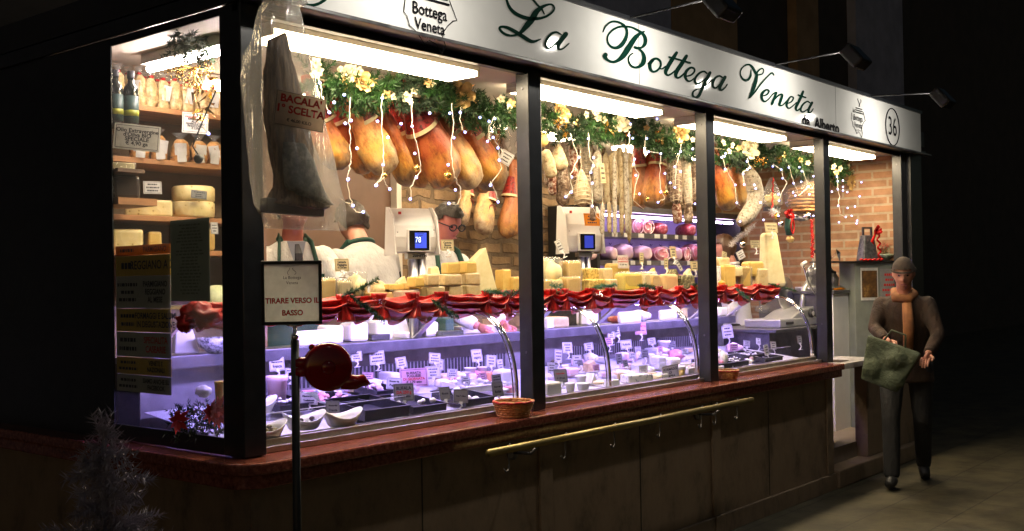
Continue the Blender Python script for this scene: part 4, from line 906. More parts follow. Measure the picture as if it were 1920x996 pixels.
# ---- shelf, third window
goods(1354, 494, 1386, 540, 'light crumbly cheese block, lower left of the third window', ch_y, 3.8, z=SH)
goods(1384, 500, 1416, 540, 'crumbly cheese block right of the lower left one', ch_y, 3.8, z=SH, wrap=True)
goods(1415, 503, 1449, 540, 'round-edged cheese with dark dried flecks on its face', ch_r, 3.8, z=SH)
goods(1398, 474, 1441, 503, 'smooth yellow half cheese on top of the stack', ch_y, 3.83, z=SH+.085)
goods(1362, 483, 1399, 501, 'pale crumbly cheese lying on the stack', ch_p, 3.82, z=SH+.085)
goods(1343, 456, 1376, 485, 'paper-wrapped round cheese up by the third post', ch_r, 3.85, z=SH+.12)
goods(1426, 436, 1486, 540, 'huge cream wedge wrapped in film, tallest on the shelf', ch_p, 4.0, z=SH, depth_=.12, kind='slab')
goods(1345, 470, 1353, 505, 'slim white cheese edge next to the third post', ch_w, 3.8, z=SH+.03)
p = at(1353, 540, Y=3.76); p.z = SH+.03; thing('mandarin', 'orange mandarin by the third post', 'fruit', p+Vector((0, 0, .01)), me=MB().ball((0, 0, 0), .026, .026, .023, 16, 10).mesh('mandarin', orangef, True))

# ---- red satin cloth along the shelf front
o = (5, 3.69, 1.45); t = thing('red_cloth', 'bunched red satin cloth draped along the front edge of the shelf', 'cloth', o); b = MB()
secs = [2.5]
while secs[-1] < 7.6: secs.append(min(secs[-1]+random.choice((.13, .18, .24, .3, .42))*random.uniform(.85, 1.15), 7.66))
for si, (xa, xb) in enumerate(zip(secs, secs[1:])):
    NU, NV = 40, 44; base = len(b.v); vs = []; fs = []; ph = random.uniform(0, 6); hh = random.uniform(.06, .135); nf = random.choice((3, 3.6, 4.2)); sk = random.uniform(-.3, .3)
    for i in range(NU+1):
        u = i/NU; x = xa-.012+(xb-xa+.024)*u; bow = sin(pi*min(max(u+sk*u*(1-u), 0), 1)); top = 1.497+.012*noise.noise(Vector((x*7, 1, 3)))-.012*bow; H_ = .062+hh*.62*bow+.012*noise.noise(Vector((x*11, 5, 3)))
        for j in range(NV+1):
            v = j/NV; f = sin(v*2*pi*nf*(.6+.4*bow)+ph+2.2*noise.noise(Vector((x*9, v*2, si)))+(1-bow)*2*v)
            f = f if f > 0 else f*.6; wr = noise.noise(Vector((x*26, v*5, si*2)))*.35
            y = 3.708-.05*sin(pi*min(v*1.1, 1))**.7*(.7+.3*bow)-(.012+.011*bow)*f-.008*wr-.012*(1-bow)*abs(sin(u*40)); z = top-H_*v+.006*f
            vs.append((x+.006*f*(.5-u), y, z))
    for i in range(NU):
        for j in range(NV): q = i*(NV+1)+j; fs.append((q, q+1, q+NV+2, q+NV+1))
    b.add(vs, fs)
    if si:      # gathered knot where two swags meet
        kv = []; kf = []; n_ = 26
        for i in range(9):
            w_ = i/8; rr = .014+.03*abs(w_-.45)*1.6
            for kk in range(n_): aa = 2*pi*kk/n_; q2 = 1+.28*sin(aa*6+si+w_*2); kv.append((xa+rr*q2*cos(aa)+.01*sin(w_*5+si), 3.672+rr*.6*q2*sin(aa), 1.505-.125*w_))
        for i in range(8):
            for kk in range(n_): kf.append((i*n_+kk, i*n_+(kk+1) % n_, (i+1)*n_+(kk+1) % n_, (i+1)*n_+kk))
        b.add(kv, kf)
so_ = part('satin', b.mesh('satin', satin, True, o), t); sm_ = so_.modifiers.new('thick', 'SOLIDIFY'); sm_.thickness = .002
for (xa, ya, xb, yb, n, fm) in ((640, 556, 700, 528, 26, needle), (655, 552, 712, 596, 34, needle), (808, 562, 850, 592, 34, needle), (905, 545, 948, 550, 30, needlef), (955, 560, 985, 532, 18, needle), (1030, 535, 1050, 540, 12, needlef), (1110, 540, 1150, 536, 30, needlef), (1195, 534, 1228, 540, 26, needle), (1298, 535, 1316, 545, 16, needle), (1378, 540, 1404, 560, 22, needlef), (1440, 532, 1490, 545, 28, needle)):
    p, q = at(xa, ya, Y=3.615), at(xb, yb, Y=3.6); b = MB()
    for i in range(n): u = i/n; sprig(b, p.lerp(q, u), (q-p)+rnd_dir()*.06, .045, .02, 16, 0, .0035)
    b.tube([p, q], .002, 4); part('pine_sprig', b.mesh('pine_sprig', fm, origin=o), t)
for (px, py) in ((700, 565), (716, 570), (815, 557), (880, 560), (1208, 556), (1125, 552)):
    p = at(px, py, Y=3.62); b = MB()
    for i in range(26): q = p+Vector((jit(.025), jit(.004), jit(.02))); b.ball(q, .0022, n=4, m=3)
    part('glitter_patch', b.mesh('glitter_patch', silver, origin=o), t)
# big red bow end in the side window
p = at(378, 592, Y=3.66); b = MB(); b.ball((0, 0, 0), .07, .05, .045, 20, 14, 0, .9, 14); b.ball((-.06, .02, -.03), .035, .03, .03, 14, 10, 0, .9, 14)
thing('red_bow', 'crumpled red cloth bow seen through the side window', 'bow', p, me=b.mesh('bow', satin, True))

# ================================================================ PRICE CARDS
tagn = [0]
def tag(px, py, w, h, label, lines=None, mat=None, Y=None, z=None, rz=-.35, lean=-.16, roll=0, stand=True, lm=None, group=None, size=None):
    tagn[0] += 1
    if Y is None:
        p = deck(px, py+h/2+11); Y = min(max(p.y+.01, 3.475), 4.08)
    c = at(px, py, Y=Y); s = pxm(c); W, Hh = w*s*.98, h*s
    t = thing('price_card', label, 'price card', c, (lean, roll, rz), group)
    m = mat or card; b = MB().box(-W/2, W/2, -.001, .001, -Hh/2, Hh/2); part('card', b.mesh('card', m), t)
    e = .0012+.0008*(W > .09); b = MB()
    for (a0, a1, b0, b1) in ((-W*.46, W*.46, Hh*.44-e, Hh*.44), (-W*.46, W*.46, -Hh*.44, -Hh*.44+e), (-W*.46, -W*.46+e, -Hh*.44, Hh*.44), (W*.46-e, W*.46, -Hh*.44, Hh*.44)): b.add([(a0, -.0016, b0), (a1, -.0016, b0), (a1, -.0016, b1), (a0, -.0016, b1)], [(0, 1, 2, 3)])
    part('border', b.mesh('border', (lm or ink)), t)
    if lines:
        n = len(lines)
        for i, ln in enumerate(lines):
            col = lm or ink
            if isinstance(ln, tuple): ln, col = ln
            sz = size or min(Hh*.72/n*1.05, W*1.5/max(len(ln), 5))
            part('lettering', textmesh(ln, round(sz, 4), col, .0006), t, (0, -.0022, Hh*(.33-.66*(i+.5)/n)))
    else: part('lettering', dashes(W*.8, Hh*.75, ink, 3, tagn[0]), t, (0, -.0022, 0))
    if stand:
        b = MB(); zb = -Hh/2; l = 11*s
        b.box(-.008, .008, -.005, .005, zb-.004, zb+.006).tube([(0, 0, zb), (.006, -.004, zb-l*.5), (-.004, .004, zb-l)], .0042, 6); b.box(-.014, .014, -.012, .012, zb-l-.002, zb-l+.001)
        part('clip', b.mesh('clip', whitep), t)
    return t
CG = 'price cards standing in the display case'
TG = [ # px, py, w, h, lines, label
 (519, 683, 33, 25, ['Mascarpone', 'fresca'], 'card on a tall clip behind the dispenser pole, leftmost in the case', card),
 (707, 671, 29, 25, None, 'white card on a clip right of the red dispenser', card),
 (752, 680, 22, 20, None, 'leaning card between the sliced packs and the vents', card),
 (815, 672, 26, 20, None, 'card partly hidden behind another, below the steel ledge', card),
 (821, 684, 22, 20, ['Ricotta', 'di capra'], 'card in front of the half hidden one, under the vents', card),
 (894, 667, 25, 23, ['Ricotta di', 'capra'], 'card above the two white cups', card),
 (921, 677, 20, 22, None, 'small tilted card right of the cups', card),
 (938, 684, 14, 20, None, 'narrow card close to the first chrome rail', card),
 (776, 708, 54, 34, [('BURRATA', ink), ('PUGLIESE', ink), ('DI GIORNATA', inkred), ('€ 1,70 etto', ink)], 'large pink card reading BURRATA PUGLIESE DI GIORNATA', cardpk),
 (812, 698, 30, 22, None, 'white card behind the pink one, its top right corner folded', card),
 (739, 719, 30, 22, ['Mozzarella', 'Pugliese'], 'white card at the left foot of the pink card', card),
 (757, 736, 42, 34, [('BUFALA', ink), ('DA 250 g', inkred), ('€ 2,40 etto', ink)], 'grey shaded card reading BUFALA in front of the pink card', cardgr),  # grey stock puts the shade on this card into its colour
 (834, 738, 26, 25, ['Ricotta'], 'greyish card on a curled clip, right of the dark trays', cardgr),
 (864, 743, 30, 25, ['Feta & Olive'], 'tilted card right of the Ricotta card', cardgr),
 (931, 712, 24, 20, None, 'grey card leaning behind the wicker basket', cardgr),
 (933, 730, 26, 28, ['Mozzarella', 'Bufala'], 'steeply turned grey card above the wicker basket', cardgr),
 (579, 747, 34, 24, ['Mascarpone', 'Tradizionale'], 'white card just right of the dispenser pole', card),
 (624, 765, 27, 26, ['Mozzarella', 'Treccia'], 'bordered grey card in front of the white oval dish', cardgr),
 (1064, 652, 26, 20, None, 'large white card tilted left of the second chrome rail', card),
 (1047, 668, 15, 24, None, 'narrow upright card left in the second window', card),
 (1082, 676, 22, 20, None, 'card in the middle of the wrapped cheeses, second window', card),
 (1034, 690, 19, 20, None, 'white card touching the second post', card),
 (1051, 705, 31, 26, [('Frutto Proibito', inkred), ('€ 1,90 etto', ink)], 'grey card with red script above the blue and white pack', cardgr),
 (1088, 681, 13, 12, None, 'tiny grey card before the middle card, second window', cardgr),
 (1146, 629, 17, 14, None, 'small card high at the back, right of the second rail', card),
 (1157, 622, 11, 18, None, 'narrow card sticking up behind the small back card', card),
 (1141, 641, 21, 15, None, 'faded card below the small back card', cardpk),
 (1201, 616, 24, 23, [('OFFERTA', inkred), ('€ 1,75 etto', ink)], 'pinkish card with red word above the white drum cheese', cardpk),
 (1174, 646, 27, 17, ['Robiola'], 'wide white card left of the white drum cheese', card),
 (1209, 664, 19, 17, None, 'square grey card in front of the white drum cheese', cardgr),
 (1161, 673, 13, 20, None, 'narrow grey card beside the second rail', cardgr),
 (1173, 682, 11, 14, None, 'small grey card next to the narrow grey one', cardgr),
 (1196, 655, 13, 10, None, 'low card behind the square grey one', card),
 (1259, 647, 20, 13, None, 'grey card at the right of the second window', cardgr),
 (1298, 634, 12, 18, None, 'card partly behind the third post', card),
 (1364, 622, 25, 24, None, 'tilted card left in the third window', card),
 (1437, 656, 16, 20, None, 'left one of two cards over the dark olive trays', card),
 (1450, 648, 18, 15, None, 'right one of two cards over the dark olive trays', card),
 (1499, 637, 12, 15, None, 'single card on a clip at the far right end of the case', cardgr),
]
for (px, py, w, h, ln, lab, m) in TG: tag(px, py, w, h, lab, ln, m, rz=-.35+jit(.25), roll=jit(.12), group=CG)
tag(1257, 699, 42, 30, 'big card reading FORMAGGI DI CAPRA by the glass', ['FORMAGGI', 'DI', 'CAPRA'], card, 3.472, rz=-.3, roll=-.1, lean=.05, size=.022, group=CG)
SG = 'price cards on the shelf cheeses'
tag(641, 497, 29, 24, 'cream card above the film-wrapped cheeses at the left end of the shelf', ['Latteria', 'Fagagna', '€ 1,10 etto'], cardy, 3.8, group=SG)
tag(839, 460, 27, 21, 'cream card below the glasses of the worker, on the pile', ['Caciotta', 'Buona', '€ 1,5 etto'], cardy, 3.9, group=SG)
tag(1049, 462, 13, 24, 'white ticket leaning left on the rounded wrapped wedge', None, card, 3.88, roll=-.4, group=SG)
tag(1168, 491, 25, 25, 'red-bordered card on the bright yellow wedge', [('GUSTO', inkred), ('PASSIONALE', inkred), ('€ 1,60 etto', ink)], card, 3.96, lm=inkred, stand=False, rz=-.4, group=SG)
tag(1203, 484, 8, 20, 'edge-on cream card right of the yellow wedge', None, cardy, 3.9, rz=-1.0, group=SG)
tag(1262, 473, 15, 22, 'cream card on a tall clip above the dark pyramid cheese', None, cardy, 3.85, lm=inkred, group=SG)
tag(1249, 494, 8, 20, 'edge-on cream card left of the dark pyramid cheese', None, cardy, 3.85, rz=-1.0, group=SG)
tag(1273, 498, 8, 22, 'slanting white card lying on the dark pyramid cheese', None, card, 3.8, roll=-.5, stand=False, group=SG)
tag(1302, 499, 18, 18, 'cream card at the third post above the herb cheese', None, cardy, 3.78, group=SG)
tag(1358, 478, 12, 12, 'little tilted card on the paper-wrapped cheese', None, cardy, 3.8, roll=.3, stand=False, group=SG)
tag(1389, 478, 18, 16, 'blank white card leaning against the yellow half cheese', None, card, 3.83, roll=-.4, stand=False, group=SG)
tag(1416, 458, 24, 15, 'cream card clipped on the yellow half cheese', None, cardy, 3.86, group=SG)
tag(1446, 427, 32, 19, 'cream card reading RISERVA on the huge wedge', ['RISERVA E VINO', '€ 2,10 etto'], cardy, 4.0, group=SG)
tag(949, 296, 27, 24, 'blank white box-like card hanging beside the last ham', None, card, 3.95, roll=.45, stand=False, lean=.3)
tag(1130, 325, 12, 38, 'tall blank cream ticket hanging among the beige salami', None, cardy, 3.84, stand=False)

# ================================================================ INSIDE THE CASE
def tray(px0, py0, px1, py1, label, m=blackmat, fill=None, fm=ch_w, n=16, hh=.035, group=None):
    a, c = deck(px0, py1), deck(px1, py0); cx = (px0+px1)/2; p = deck(cx, (py0+py1)/2); s = pxm(p)
    W_ = (px1-px0)*s*1.0; D_ = min(.3, max(.12, (py1-py0)*s*3.0)); q = deck(cx, py1); q.y = max(q.y, 3.48); q.z = DK0+DKS*(q.y-DKY)
    t = thing('food_tray', label, 'tray', q, (DKS*.9, 0, -.05), group)
    e = .006; b = MB(); b.box(-W_/2, W_/2, 0, D_, 0, .004); b.box(-W_/2, W_/2, 0, e, .0041, hh).box(-W_/2, W_/2, D_-e, D_, .0041, hh).box(-W_/2, -W_/2+e, e, D_-e, .0041, hh).box(W_/2-e, W_/2, e, D_-e, .0041, hh)
    b.box(-W_/2-.006, W_/2+.006, -.006, .0, hh-.004, hh).box(-W_/2-.006, W_/2+.006, D_, D_+.006, hh-.004, hh)
    part('tray', b.mesh('tray', m), t)
    if fill:
        b = MB()
        for i in range(n):
            r = random.uniform(.5, 1)*fill; b.ball((jit(W_*.42), D_*.5+jit(D_*.36), .012+random.random()*hh*.9), r, r*.9, r*.75, 9, 6, 0, .25, 14)
        part('contents', b.mesh('contents', fm, True), t, label=None); 
    return t
def dish(px, py, wpx, label, fill=None, fm=olive, group='white fluted oval dishes by the front glass'):
    q = deck(px, py); s = pxm(q); r = wpx*s/2
    b = MB(); n = 40; prof_ = [(.62, 0), (.7, .006), (.88, .035), (1.0, .056), (.97, .058), (.84, .034), (.66, .01), (0, .008)]; vs = []; fs = []
    for i, (rr, z) in enumerate(prof_):
        for kk in range(n):
            a = 2*pi*kk/n; fl = 1+(.012*cos(a*20) if 1 < i < 3 else 0); zz = z+(.016*cos(2*a) if 2 <= i <= 5 else 0)*(z/.056)
            vs.append((rr*r*cos(a)*fl, rr*r*.62*sin(a)*fl, zz))
    for i in range(len(prof_)-1):
        for kk in range(n): fs.append((i*n+kk, i*n+(kk+1) % n, (i+1)*n+(kk+1) % n, (i+1)*n+kk))
    b.add(vs, fs); t = thing('oval_dish', label, 'dish', q+Vector((0, .07, .012)), (DKS*.8, 0, -.25), group)
    part('dish', b.mesh('dish', porc, True), t)
    if fill:
        b = MB()
        for i in range(fill): b.ball((jit(r*.55), jit(r*.3), .022+random.random()*.02), .013, .01, .01, 9, 6)
        part('contents', b.mesh('contents', fm, True), t)
dish(515, 832, 92, 'white dish of olives at the left end of the case', 26)
dish(590, 812, 88, 'white dish of dark olives in front of the green whisk', 14, pm('dark_olive', (.03, .02, .03), rough=.25))
dish(662, 806, 82, 'empty-looking white dish, third from the left', 0)
dish(505, 782, 70, 'white dish behind the leftmost olives', 5)
p = deck(600, 775)+Vector((0, 0, .05)); b = MB()
for i in range(4): b.tube([(0, 0, 0), (-.03, (i-1.5)*.012, .03), (-.075, (i-1.5)*.016, .05), (-.1, (i-1.5)*.008, .05)], .002, 5)
b.tube([(0, 0, 0), (.14, 0, -.03)], .005, 6); thing('whisk', 'pale green whisk lying over the white dishes', 'whisk', p, (0, 0, .1), me=b.mesh('whisk', pm('green_steel', (.4, .5, .4), rough=.3)))
tray(520, 742, 590, 772, 'black tray of chopped white cheese behind the white dishes', fill=.011, n=40)
tray(600, 738, 690, 768, 'black tray of ham slices left of the deep tray', fill=.028, fm=pinkm, n=18)
tray(690, 752, 795, 790, 'deep empty black tray under the BUFALA card', hh=.05)
tray(797, 745, 880, 782, 'black tray with small white cheeses under the Ricotta card', fill=.018, n=9)
tray(885, 735, 960, 765, 'black tray with round white mozzarella behind the wicker basket', fill=.03, n=6)
tray(860, 715, 940, 735, 'clear-lidded tray of feta near the first chrome rail', m=whitep, fill=.02, n=14)
tray(700, 722, 760, 744, 'black tray holding a row of wrapped rolls', fill=.02, fm=pinkl, n=12)
tray(1345, 672, 1400, 692, 'tray of pink fish fillets left in the third window', fill=.02, fm=pinkm, n=14)
tray(1400, 675, 1452, 693, 'black tray heaped with white cubes in the third window', fill=.009, n=50)
tray(1390, 660, 1442, 674, 'black tray with white cubes behind the heaped one', fill=.009, n=40)
tray(1455, 655, 1520, 684, 'empty dark tray at the right end of the case', hh=.03)
tray(1345, 700, 1440, 712, 'shallow pale tray of pink seafood along the front glass, third window', m=whitep, fill=.012, fm=pinkl, n=24)
IG = 'goods laid out in the display case'
IT = [ # bbox, label, mat, kind, depth, name, cat
 (505, 700, 548, 760, 'tall clear tub of orange pulp behind the pole', pinkl, 'tub', .1, 'plastic_tub', 'tub'),
 (652, 703, 700, 722, 'stack of sliced cheese packs right of the dispenser, front', ch_w, 'block', .16, 'cheese_pack', 'cheese'),
 (662, 690, 702, 706, 'stack of sliced cheese packs right of the dispenser, rear', ch_w, 'block', .12, 'cheese_pack', 'cheese'),
 (704, 688, 730, 716, 'wrapped white cheese slices beside the pack stack', ch_w, 'block', .12, 'cheese_pack', 'cheese'),
 (868, 684, 891, 704, 'left one of two white paper cups', whitep, 'cup', .05, 'paper_cup', 'cup'),
 (890, 682, 909, 701, 'right one of two white paper cups', whitep, 'cup', .05, 'paper_cup', 'cup'),
 (822, 706, 852, 726, 'long roll of white cheese in film right of the pink card', ch_w, 'lump', .1, 'cheese_roll', 'cheese'),
 (840, 690, 866, 706, 'crumpled film-wrapped greenish cheese at the back', ch_p, 'lump', .1, 'wrapped_cheese', 'cheese'),
 (912, 694, 935, 712, 'orange pack lying right of the cups', pm('pack_orange', (.7, .3, .15), rough=.4), 'block', .08, 'food_pack', 'pack'),
 (935, 690, 968, 720, 'white carton against the first chrome rail', whitep, 'block', .1, 'carton', 'carton'),
 (1030, 716, 1075, 742, 'blue and white plastic pack in front, second window', whitep, 'block', .12, 'cheese_pack', 'cheese'),
 (1083, 700, 1105, 722, 'white cup right of the blue and white pack, rear', whitep, 'tub', .06, 'plastic_tub', 'tub'),
 (1072, 716, 1092, 736, 'white tub right of the blue and white pack, front', whitep, 'tub', .06, 'plastic_tub', 'tub'),
 (1094, 716, 1120, 732, 'pair-like low white tub near the second rail', whitep, 'tub', .06, 'plastic_tub', 'tub'),
 (1085, 655, 1110, 676, 'lilac veined cheese piece left of the second rail', ch_v, 'lump', .1, 'cheese_piece', 'cheese'),
 (1100, 672, 1130, 694, 'peach rinded wedge touching the second rail', ch_r, 'wedge', .1, 'cheese_piece', 'cheese'),
 (1064, 688, 1090, 702, 'pinkish cheese slab behind the red script card', pinkl, 'block', .1, 'cheese_piece', 'cheese'),
 (1028, 668, 1044, 684, 'dark-crusted cheese beside the second post', ch_d, 'lump', .09, 'cheese_piece', 'cheese'),
 (1106, 696, 1124, 716, 'white triangular piece left of the second rail', ch_w, 'roof', .08, 'cheese_piece', 'cheese'),
 (1195, 628, 1221, 655, 'white drum cheese at the back of the second window', ch_w, 'tub', .1, 'cheese_drum', 'cheese'),
 (1184, 630, 1197, 652, 'brown-crusted piece left of the white drum', ch_h, 'block', .08, 'cheese_piece', 'cheese'),
 (1150, 636, 1186, 650, 'flat white cheese below the back cards', ch_w, 'block', .12, 'cheese_piece', 'cheese'),
 (1150, 655, 1180, 670, 'plump white cheese above the narrow grey card', ch_w, 'lump', .1, 'cheese_piece', 'cheese'),
 (1172, 660, 1202, 674, 'pink-rinded flat cheese in the centre of the second window', pinkl, 'block', .1, 'cheese_piece', 'cheese'),
 (1152, 690, 1200, 704, 'long grey veined loaf in the second window', ch_v, 'lump', .12, 'cheese_piece', 'cheese'),
 (1176, 700, 1238, 716, 'silvery film-wrapped slab by the front glass', ch_v, 'block', .1, 'cheese_piece', 'cheese'),
 (1152, 710, 1176, 724, 'small white carton at the foot of the second rail', whitep, 'block', .07, 'carton', 'carton'),
 (1215, 660, 1232, 682, 'white cube-shaped goat cheese, left of the pair', ch_w, 'block', .08, 'goat_cheese', 'cheese'),
 (1232, 665, 1254, 690, 'tall white goat cheese block, middle', ch_w, 'block', .08, 'goat_cheese', 'cheese'),
 (1255, 668, 1281, 692, 'tall white goat cheese block with shaded side, right', ch_w, 'block', .08, 'goat_cheese', 'cheese'),
 (1272, 684, 1296, 704, 'round white tub beside the big goat card', whitep, 'tub', .07, 'plastic_tub', 'tub'),
 (1292, 690, 1308, 708, 'nut-crusted little cheese at the third post', ch_h, 'lump', .07, 'cheese_piece', 'cheese'),
 (1258, 652, 1292, 672, 'rosy wrapped cheese near the third rail', pinkm, 'lump', .1, 'cheese_piece', 'cheese'),
 (1222, 645, 1250, 662, 'pale rosy round cheese behind the goat cheeses', pinkl, 'lump', .1, 'cheese_piece', 'cheese'),
 (1206, 682, 1232, 700, 'bluish film-wrapped cheese before the white cube', ch_v, 'lump', .09, 'cheese_piece', 'cheese'),
 (1344, 652, 1368, 688, 'frosty wrapped bundle with red top by the third post', ch_v, 'lump', .1, 'wrapped_bundle', 'pack'),
 (1352, 690, 1400, 700, 'white paper sheet of fish in the third window', whitep, 'block', .14, 'paper_sheet', 'paper'),
 (1366, 640, 1400, 662, 'pale wrapped cheese behind the tilted card, third window', pinkl, 'lump', .1, 'cheese_piece', 'cheese'),
]
for (a, b_, c, d, lab, m, kd, dd, nm, ct) in IT: goods(a, b_, c, d, lab, m, None, nm, ct, dd, -.3, None, kd, group=IG, stretch=1.08)
random.seed(77)
fillers = []; used_ = set()
for i in range(34):   # small unlabelled-looking portions between the cards of the second window
    px = random.uniform(1030, 1300); py = random.uniform(662, 722)-(px-1030)*.045
    fillers.append((px, py))
names_ = ['milky', 'ivory', 'lilac-lit', 'rosy', 'veined', 'snowy', 'creamy']; places = ['near the second post', 'left of the second rail', 'just right of the second rail', 'in the middle of the window', 'towards the third rail', 'by the third post']
for i, (px, py) in enumerate(fillers):
    pl = places[min(5, int((px-1030)/46))]; row = 'front' if py > 702-(px-1030)*.045 else 'middle' if py > 682-(px-1030)*.045 else 'rear'
    m = (ch_w, ch_p, ch_v, pinkl, ch_w, ch_r)[i % 6]
    lab_ = 'small %s cheese portion, %s row, %s' % ({ch_w.name: 'white', ch_p.name: 'cream', ch_v.name: 'blue-veined', pinkl.name: 'pinkish', ch_r.name: 'rinded'}[m.name], row, pl)
    if lab_ in used_: continue
    used_.add(lab_)
    goods(px-random.uniform(7, 12), py-random.uniform(7, 14), px+random.uniform(7, 12), py, 'small %s cheese portion, %s row, %s' % ({ch_w.name: 'white', ch_p.name: 'cream', ch_v.name: 'blue-veined', pinkl.name: 'pinkish', ch_r.name: 'rinded'}[m.name], row, pl.replace('in the middle of the window', 'between second and third rails')), m, None, 'cheese_portion', 'cheese', .07, jit(.6), None, ('block', 'lump', 'block')[i % 3], group='small cheese portions in the second window')
random.seed(99); used2 = set()
pl1 = ['behind the dispenser drum', 'right of the dispenser drum', 'left of the pink card', 'behind the pink card', 'behind the Ricotta card', 'near the paper cups', 'by the first chrome rail']
for i in range(46):
    px = random.uniform(515, 965); py = random.choice((700, 712, 724, 736))-(px-515)*.012+jit(4); mi = i % 6; m = (ch_w, ch_p, pinkl, ch_w, ch_v, pinkm)[mi]
    row = 'rear' if py < 704 else 'middle' if py < 722 else 'front'
    lab_ = '%s food portion, %s row, %s' % (('white', 'cream', 'pale pink', 'white', 'blue-veined', 'rosy')[mi], row, pl1[min(6, int((px-515)/65))])
    if lab_ in used2: continue
    used2.add(lab_); goods(px-random.uniform(8, 16), py-random.uniform(8, 14), px+random.uniform(8, 16), py, lab_, m, None, 'food_portion', 'food', .08, jit(.5), None, ('block', 'lump', 'block', 'tub')[i % 4], group='small food portions in the first window')
pl3 = ['beside the third post', 'left of the tilted card', 'under the tilted card', 'behind the dark trays']
for i in range(9):
    px = 1350+i*9+jit(3); py = random.uniform(655, 690); row = 'rear' if py < 666 else 'middle' if py < 678 else 'front'
    lab_ = '%s wrapped portion, %s row, %s' % (('white', 'pinkish', 'lilac')[i % 3], row, pl3[min(3, i//3)])
    if lab_ in used2: continue
    used2.add(lab_); goods(px-8, py-10, px+8, py, lab_, (ch_w, pinkl, ch_v)[i % 3], None, 'food_portion', 'food', .07, jit(.5), None, ('lump', 'block')[i % 2], group='small food portions in the third window')
EXTRA = [(545, 700, 22, 18, 'card half hidden behind the dispenser pole'), (668, 668, 22, 18, 'card behind the top of the red dispenser'), (690, 706, 22, 16, 'card standing on the sliced cheese packs'), (848, 700, 20, 16, 'small card right of the folded-corner card'), (873, 714, 20, 16, 'small card below the paper cups'), (905, 706, 18, 15, 'small card near the orange pack'), (958, 668, 12, 20, 'narrow card behind the first chrome rail'),
 (1104, 650, 18, 14, 'small card left of the second rail top'), (1118, 690, 16, 13, 'small card leaning on the second rail'), (1186, 668, 16, 12, 'small card on the rosy flat cheese'), (1222, 640, 16, 13, 'small card right of the white drum'), (1238, 655, 15, 12, 'small card above the middle goat cheese'), (1284, 660, 15, 12, 'small card near the third rail'), (1206, 692, 18, 14, 'small card on the silvery slab'), (1376, 652, 18, 14, 'small card in the middle of the third window case'), (1400, 645, 16, 13, 'small card left of the dark trays'), (1422, 640, 14, 12, 'small card at the back of the third window case')]
for i, (px, py, w, h, lab) in enumerate(EXTRA): tag(px, py, w, h, lab, None, (card, card, cardpk)[i % 3], rz=-.35+jit(.3), roll=jit(.15), group=CG)
# ---- on the back worktop, seen through the glass
WT = 1.24
def wk(a, b_, c, d, lab, m, kind='block', Y=4.28, dd=.12, nm='container', ct='container', rz=-.2, z=WT): return goods(a, b_, c, d, lab, m, Y, nm, ct, dd, rz, z, kind)
wk(528, 622, 672, 652, 'long glowing white cutting board on edge behind the dispenser', whitep, dd=.03, nm='cutting_board', ct='board', Y=4.22, rz=-.05)
wk(606, 606, 652, 640, 'left white tub with dark print on its side', whitep, Y=4.3, nm='plastic_box', ct='box')
wk(650, 604, 700, 640, 'right white tub with wide rim', whitep, Y=4.3, nm='plastic_box', ct='box')
wk(702, 592, 745, 630, 'white box under the red cloth left of the first strut', whitep, Y=4.3, nm='plastic_box', ct='box')
wk(788, 590, 830, 618, 'white box right of the first strut', whitep, Y=4.3, nm='plastic_box', ct='box')
wk(833, 588, 856, 620, 'dark green bin behind the strut', apron, Y=4.3, nm='bin', ct='bin')
wk(850, 606, 960, 620, 'white chopping board under the worker hands', whitep, Y=4.3, nm='cutting_board', ct='board', dd=.1)
wk(754, 622, 800, 632, 'stack of white paper on the worktop', whitep, Y=4.3, nm='paper_stack', ct='paper')
wk(812, 616, 880, 626, 'green-edged tray on the worktop', scarfg, Y=4.25, nm='food_tray', ct='tray')
wk(690, 628, 740, 640, 'dark low scale platform on the worktop', blackmat, Y=4.3, nm='scale_platform', ct='scale')
wk(1022, 600, 1044, 622, 'white carton at the second post on the ledge', whitep, Y=4.2, nm='carton', ct='carton')
wk(1020, 580, 1080, 600, 'beige paper sheet on the worktop by the second post', cardy, Y=4.3, nm='paper_sheet', ct='paper')
wk(1094, 574, 1130, 600, 'white box right of the second rail top', whitep, Y=4.3, nm='plastic_box', ct='box')
wk(1180, 570, 1232, 592, 'big round cheese with green mould on the worktop', ch_v, 'lump', Y=4.3, nm='round_cheese', ct='cheese')
wk(1145, 588, 1222, 610, 'long white board on the ledge, left', whitep, dd=.03, Y=4.22, nm='cutting_board', ct='board', rz=-.03)
wk(1222, 586, 1290, 606, 'long white board on the ledge, right', whitep, dd=.03, Y=4.23, nm='cutting_board', ct='board', rz=-.03)
wk(1150, 574, 1172, 588, 'dark red cured meat end under the shelf', speck, 'lump', Y=4.3, nm='meat_piece', ct='meat')
wk(1270, 574, 1296, 594, 'cream paper notice behind the third rail', cardy, dd=.01, Y=4.3, nm='paper_notice', ct='paper')
wk(1344, 566, 1372, 582, 'white paper over a dark red slab by the third post', whitep, Y=4.3, nm='paper_stack', ct='paper')
wk(1425, 608, 1450, 622, 'crumpled clear wrap beside the slicer', film, 'lump', Y=4.3, nm='wrap_ball', ct='wrap')
# ---- shelf behind the side window
p0 = at(640, 550, Y=4.0)
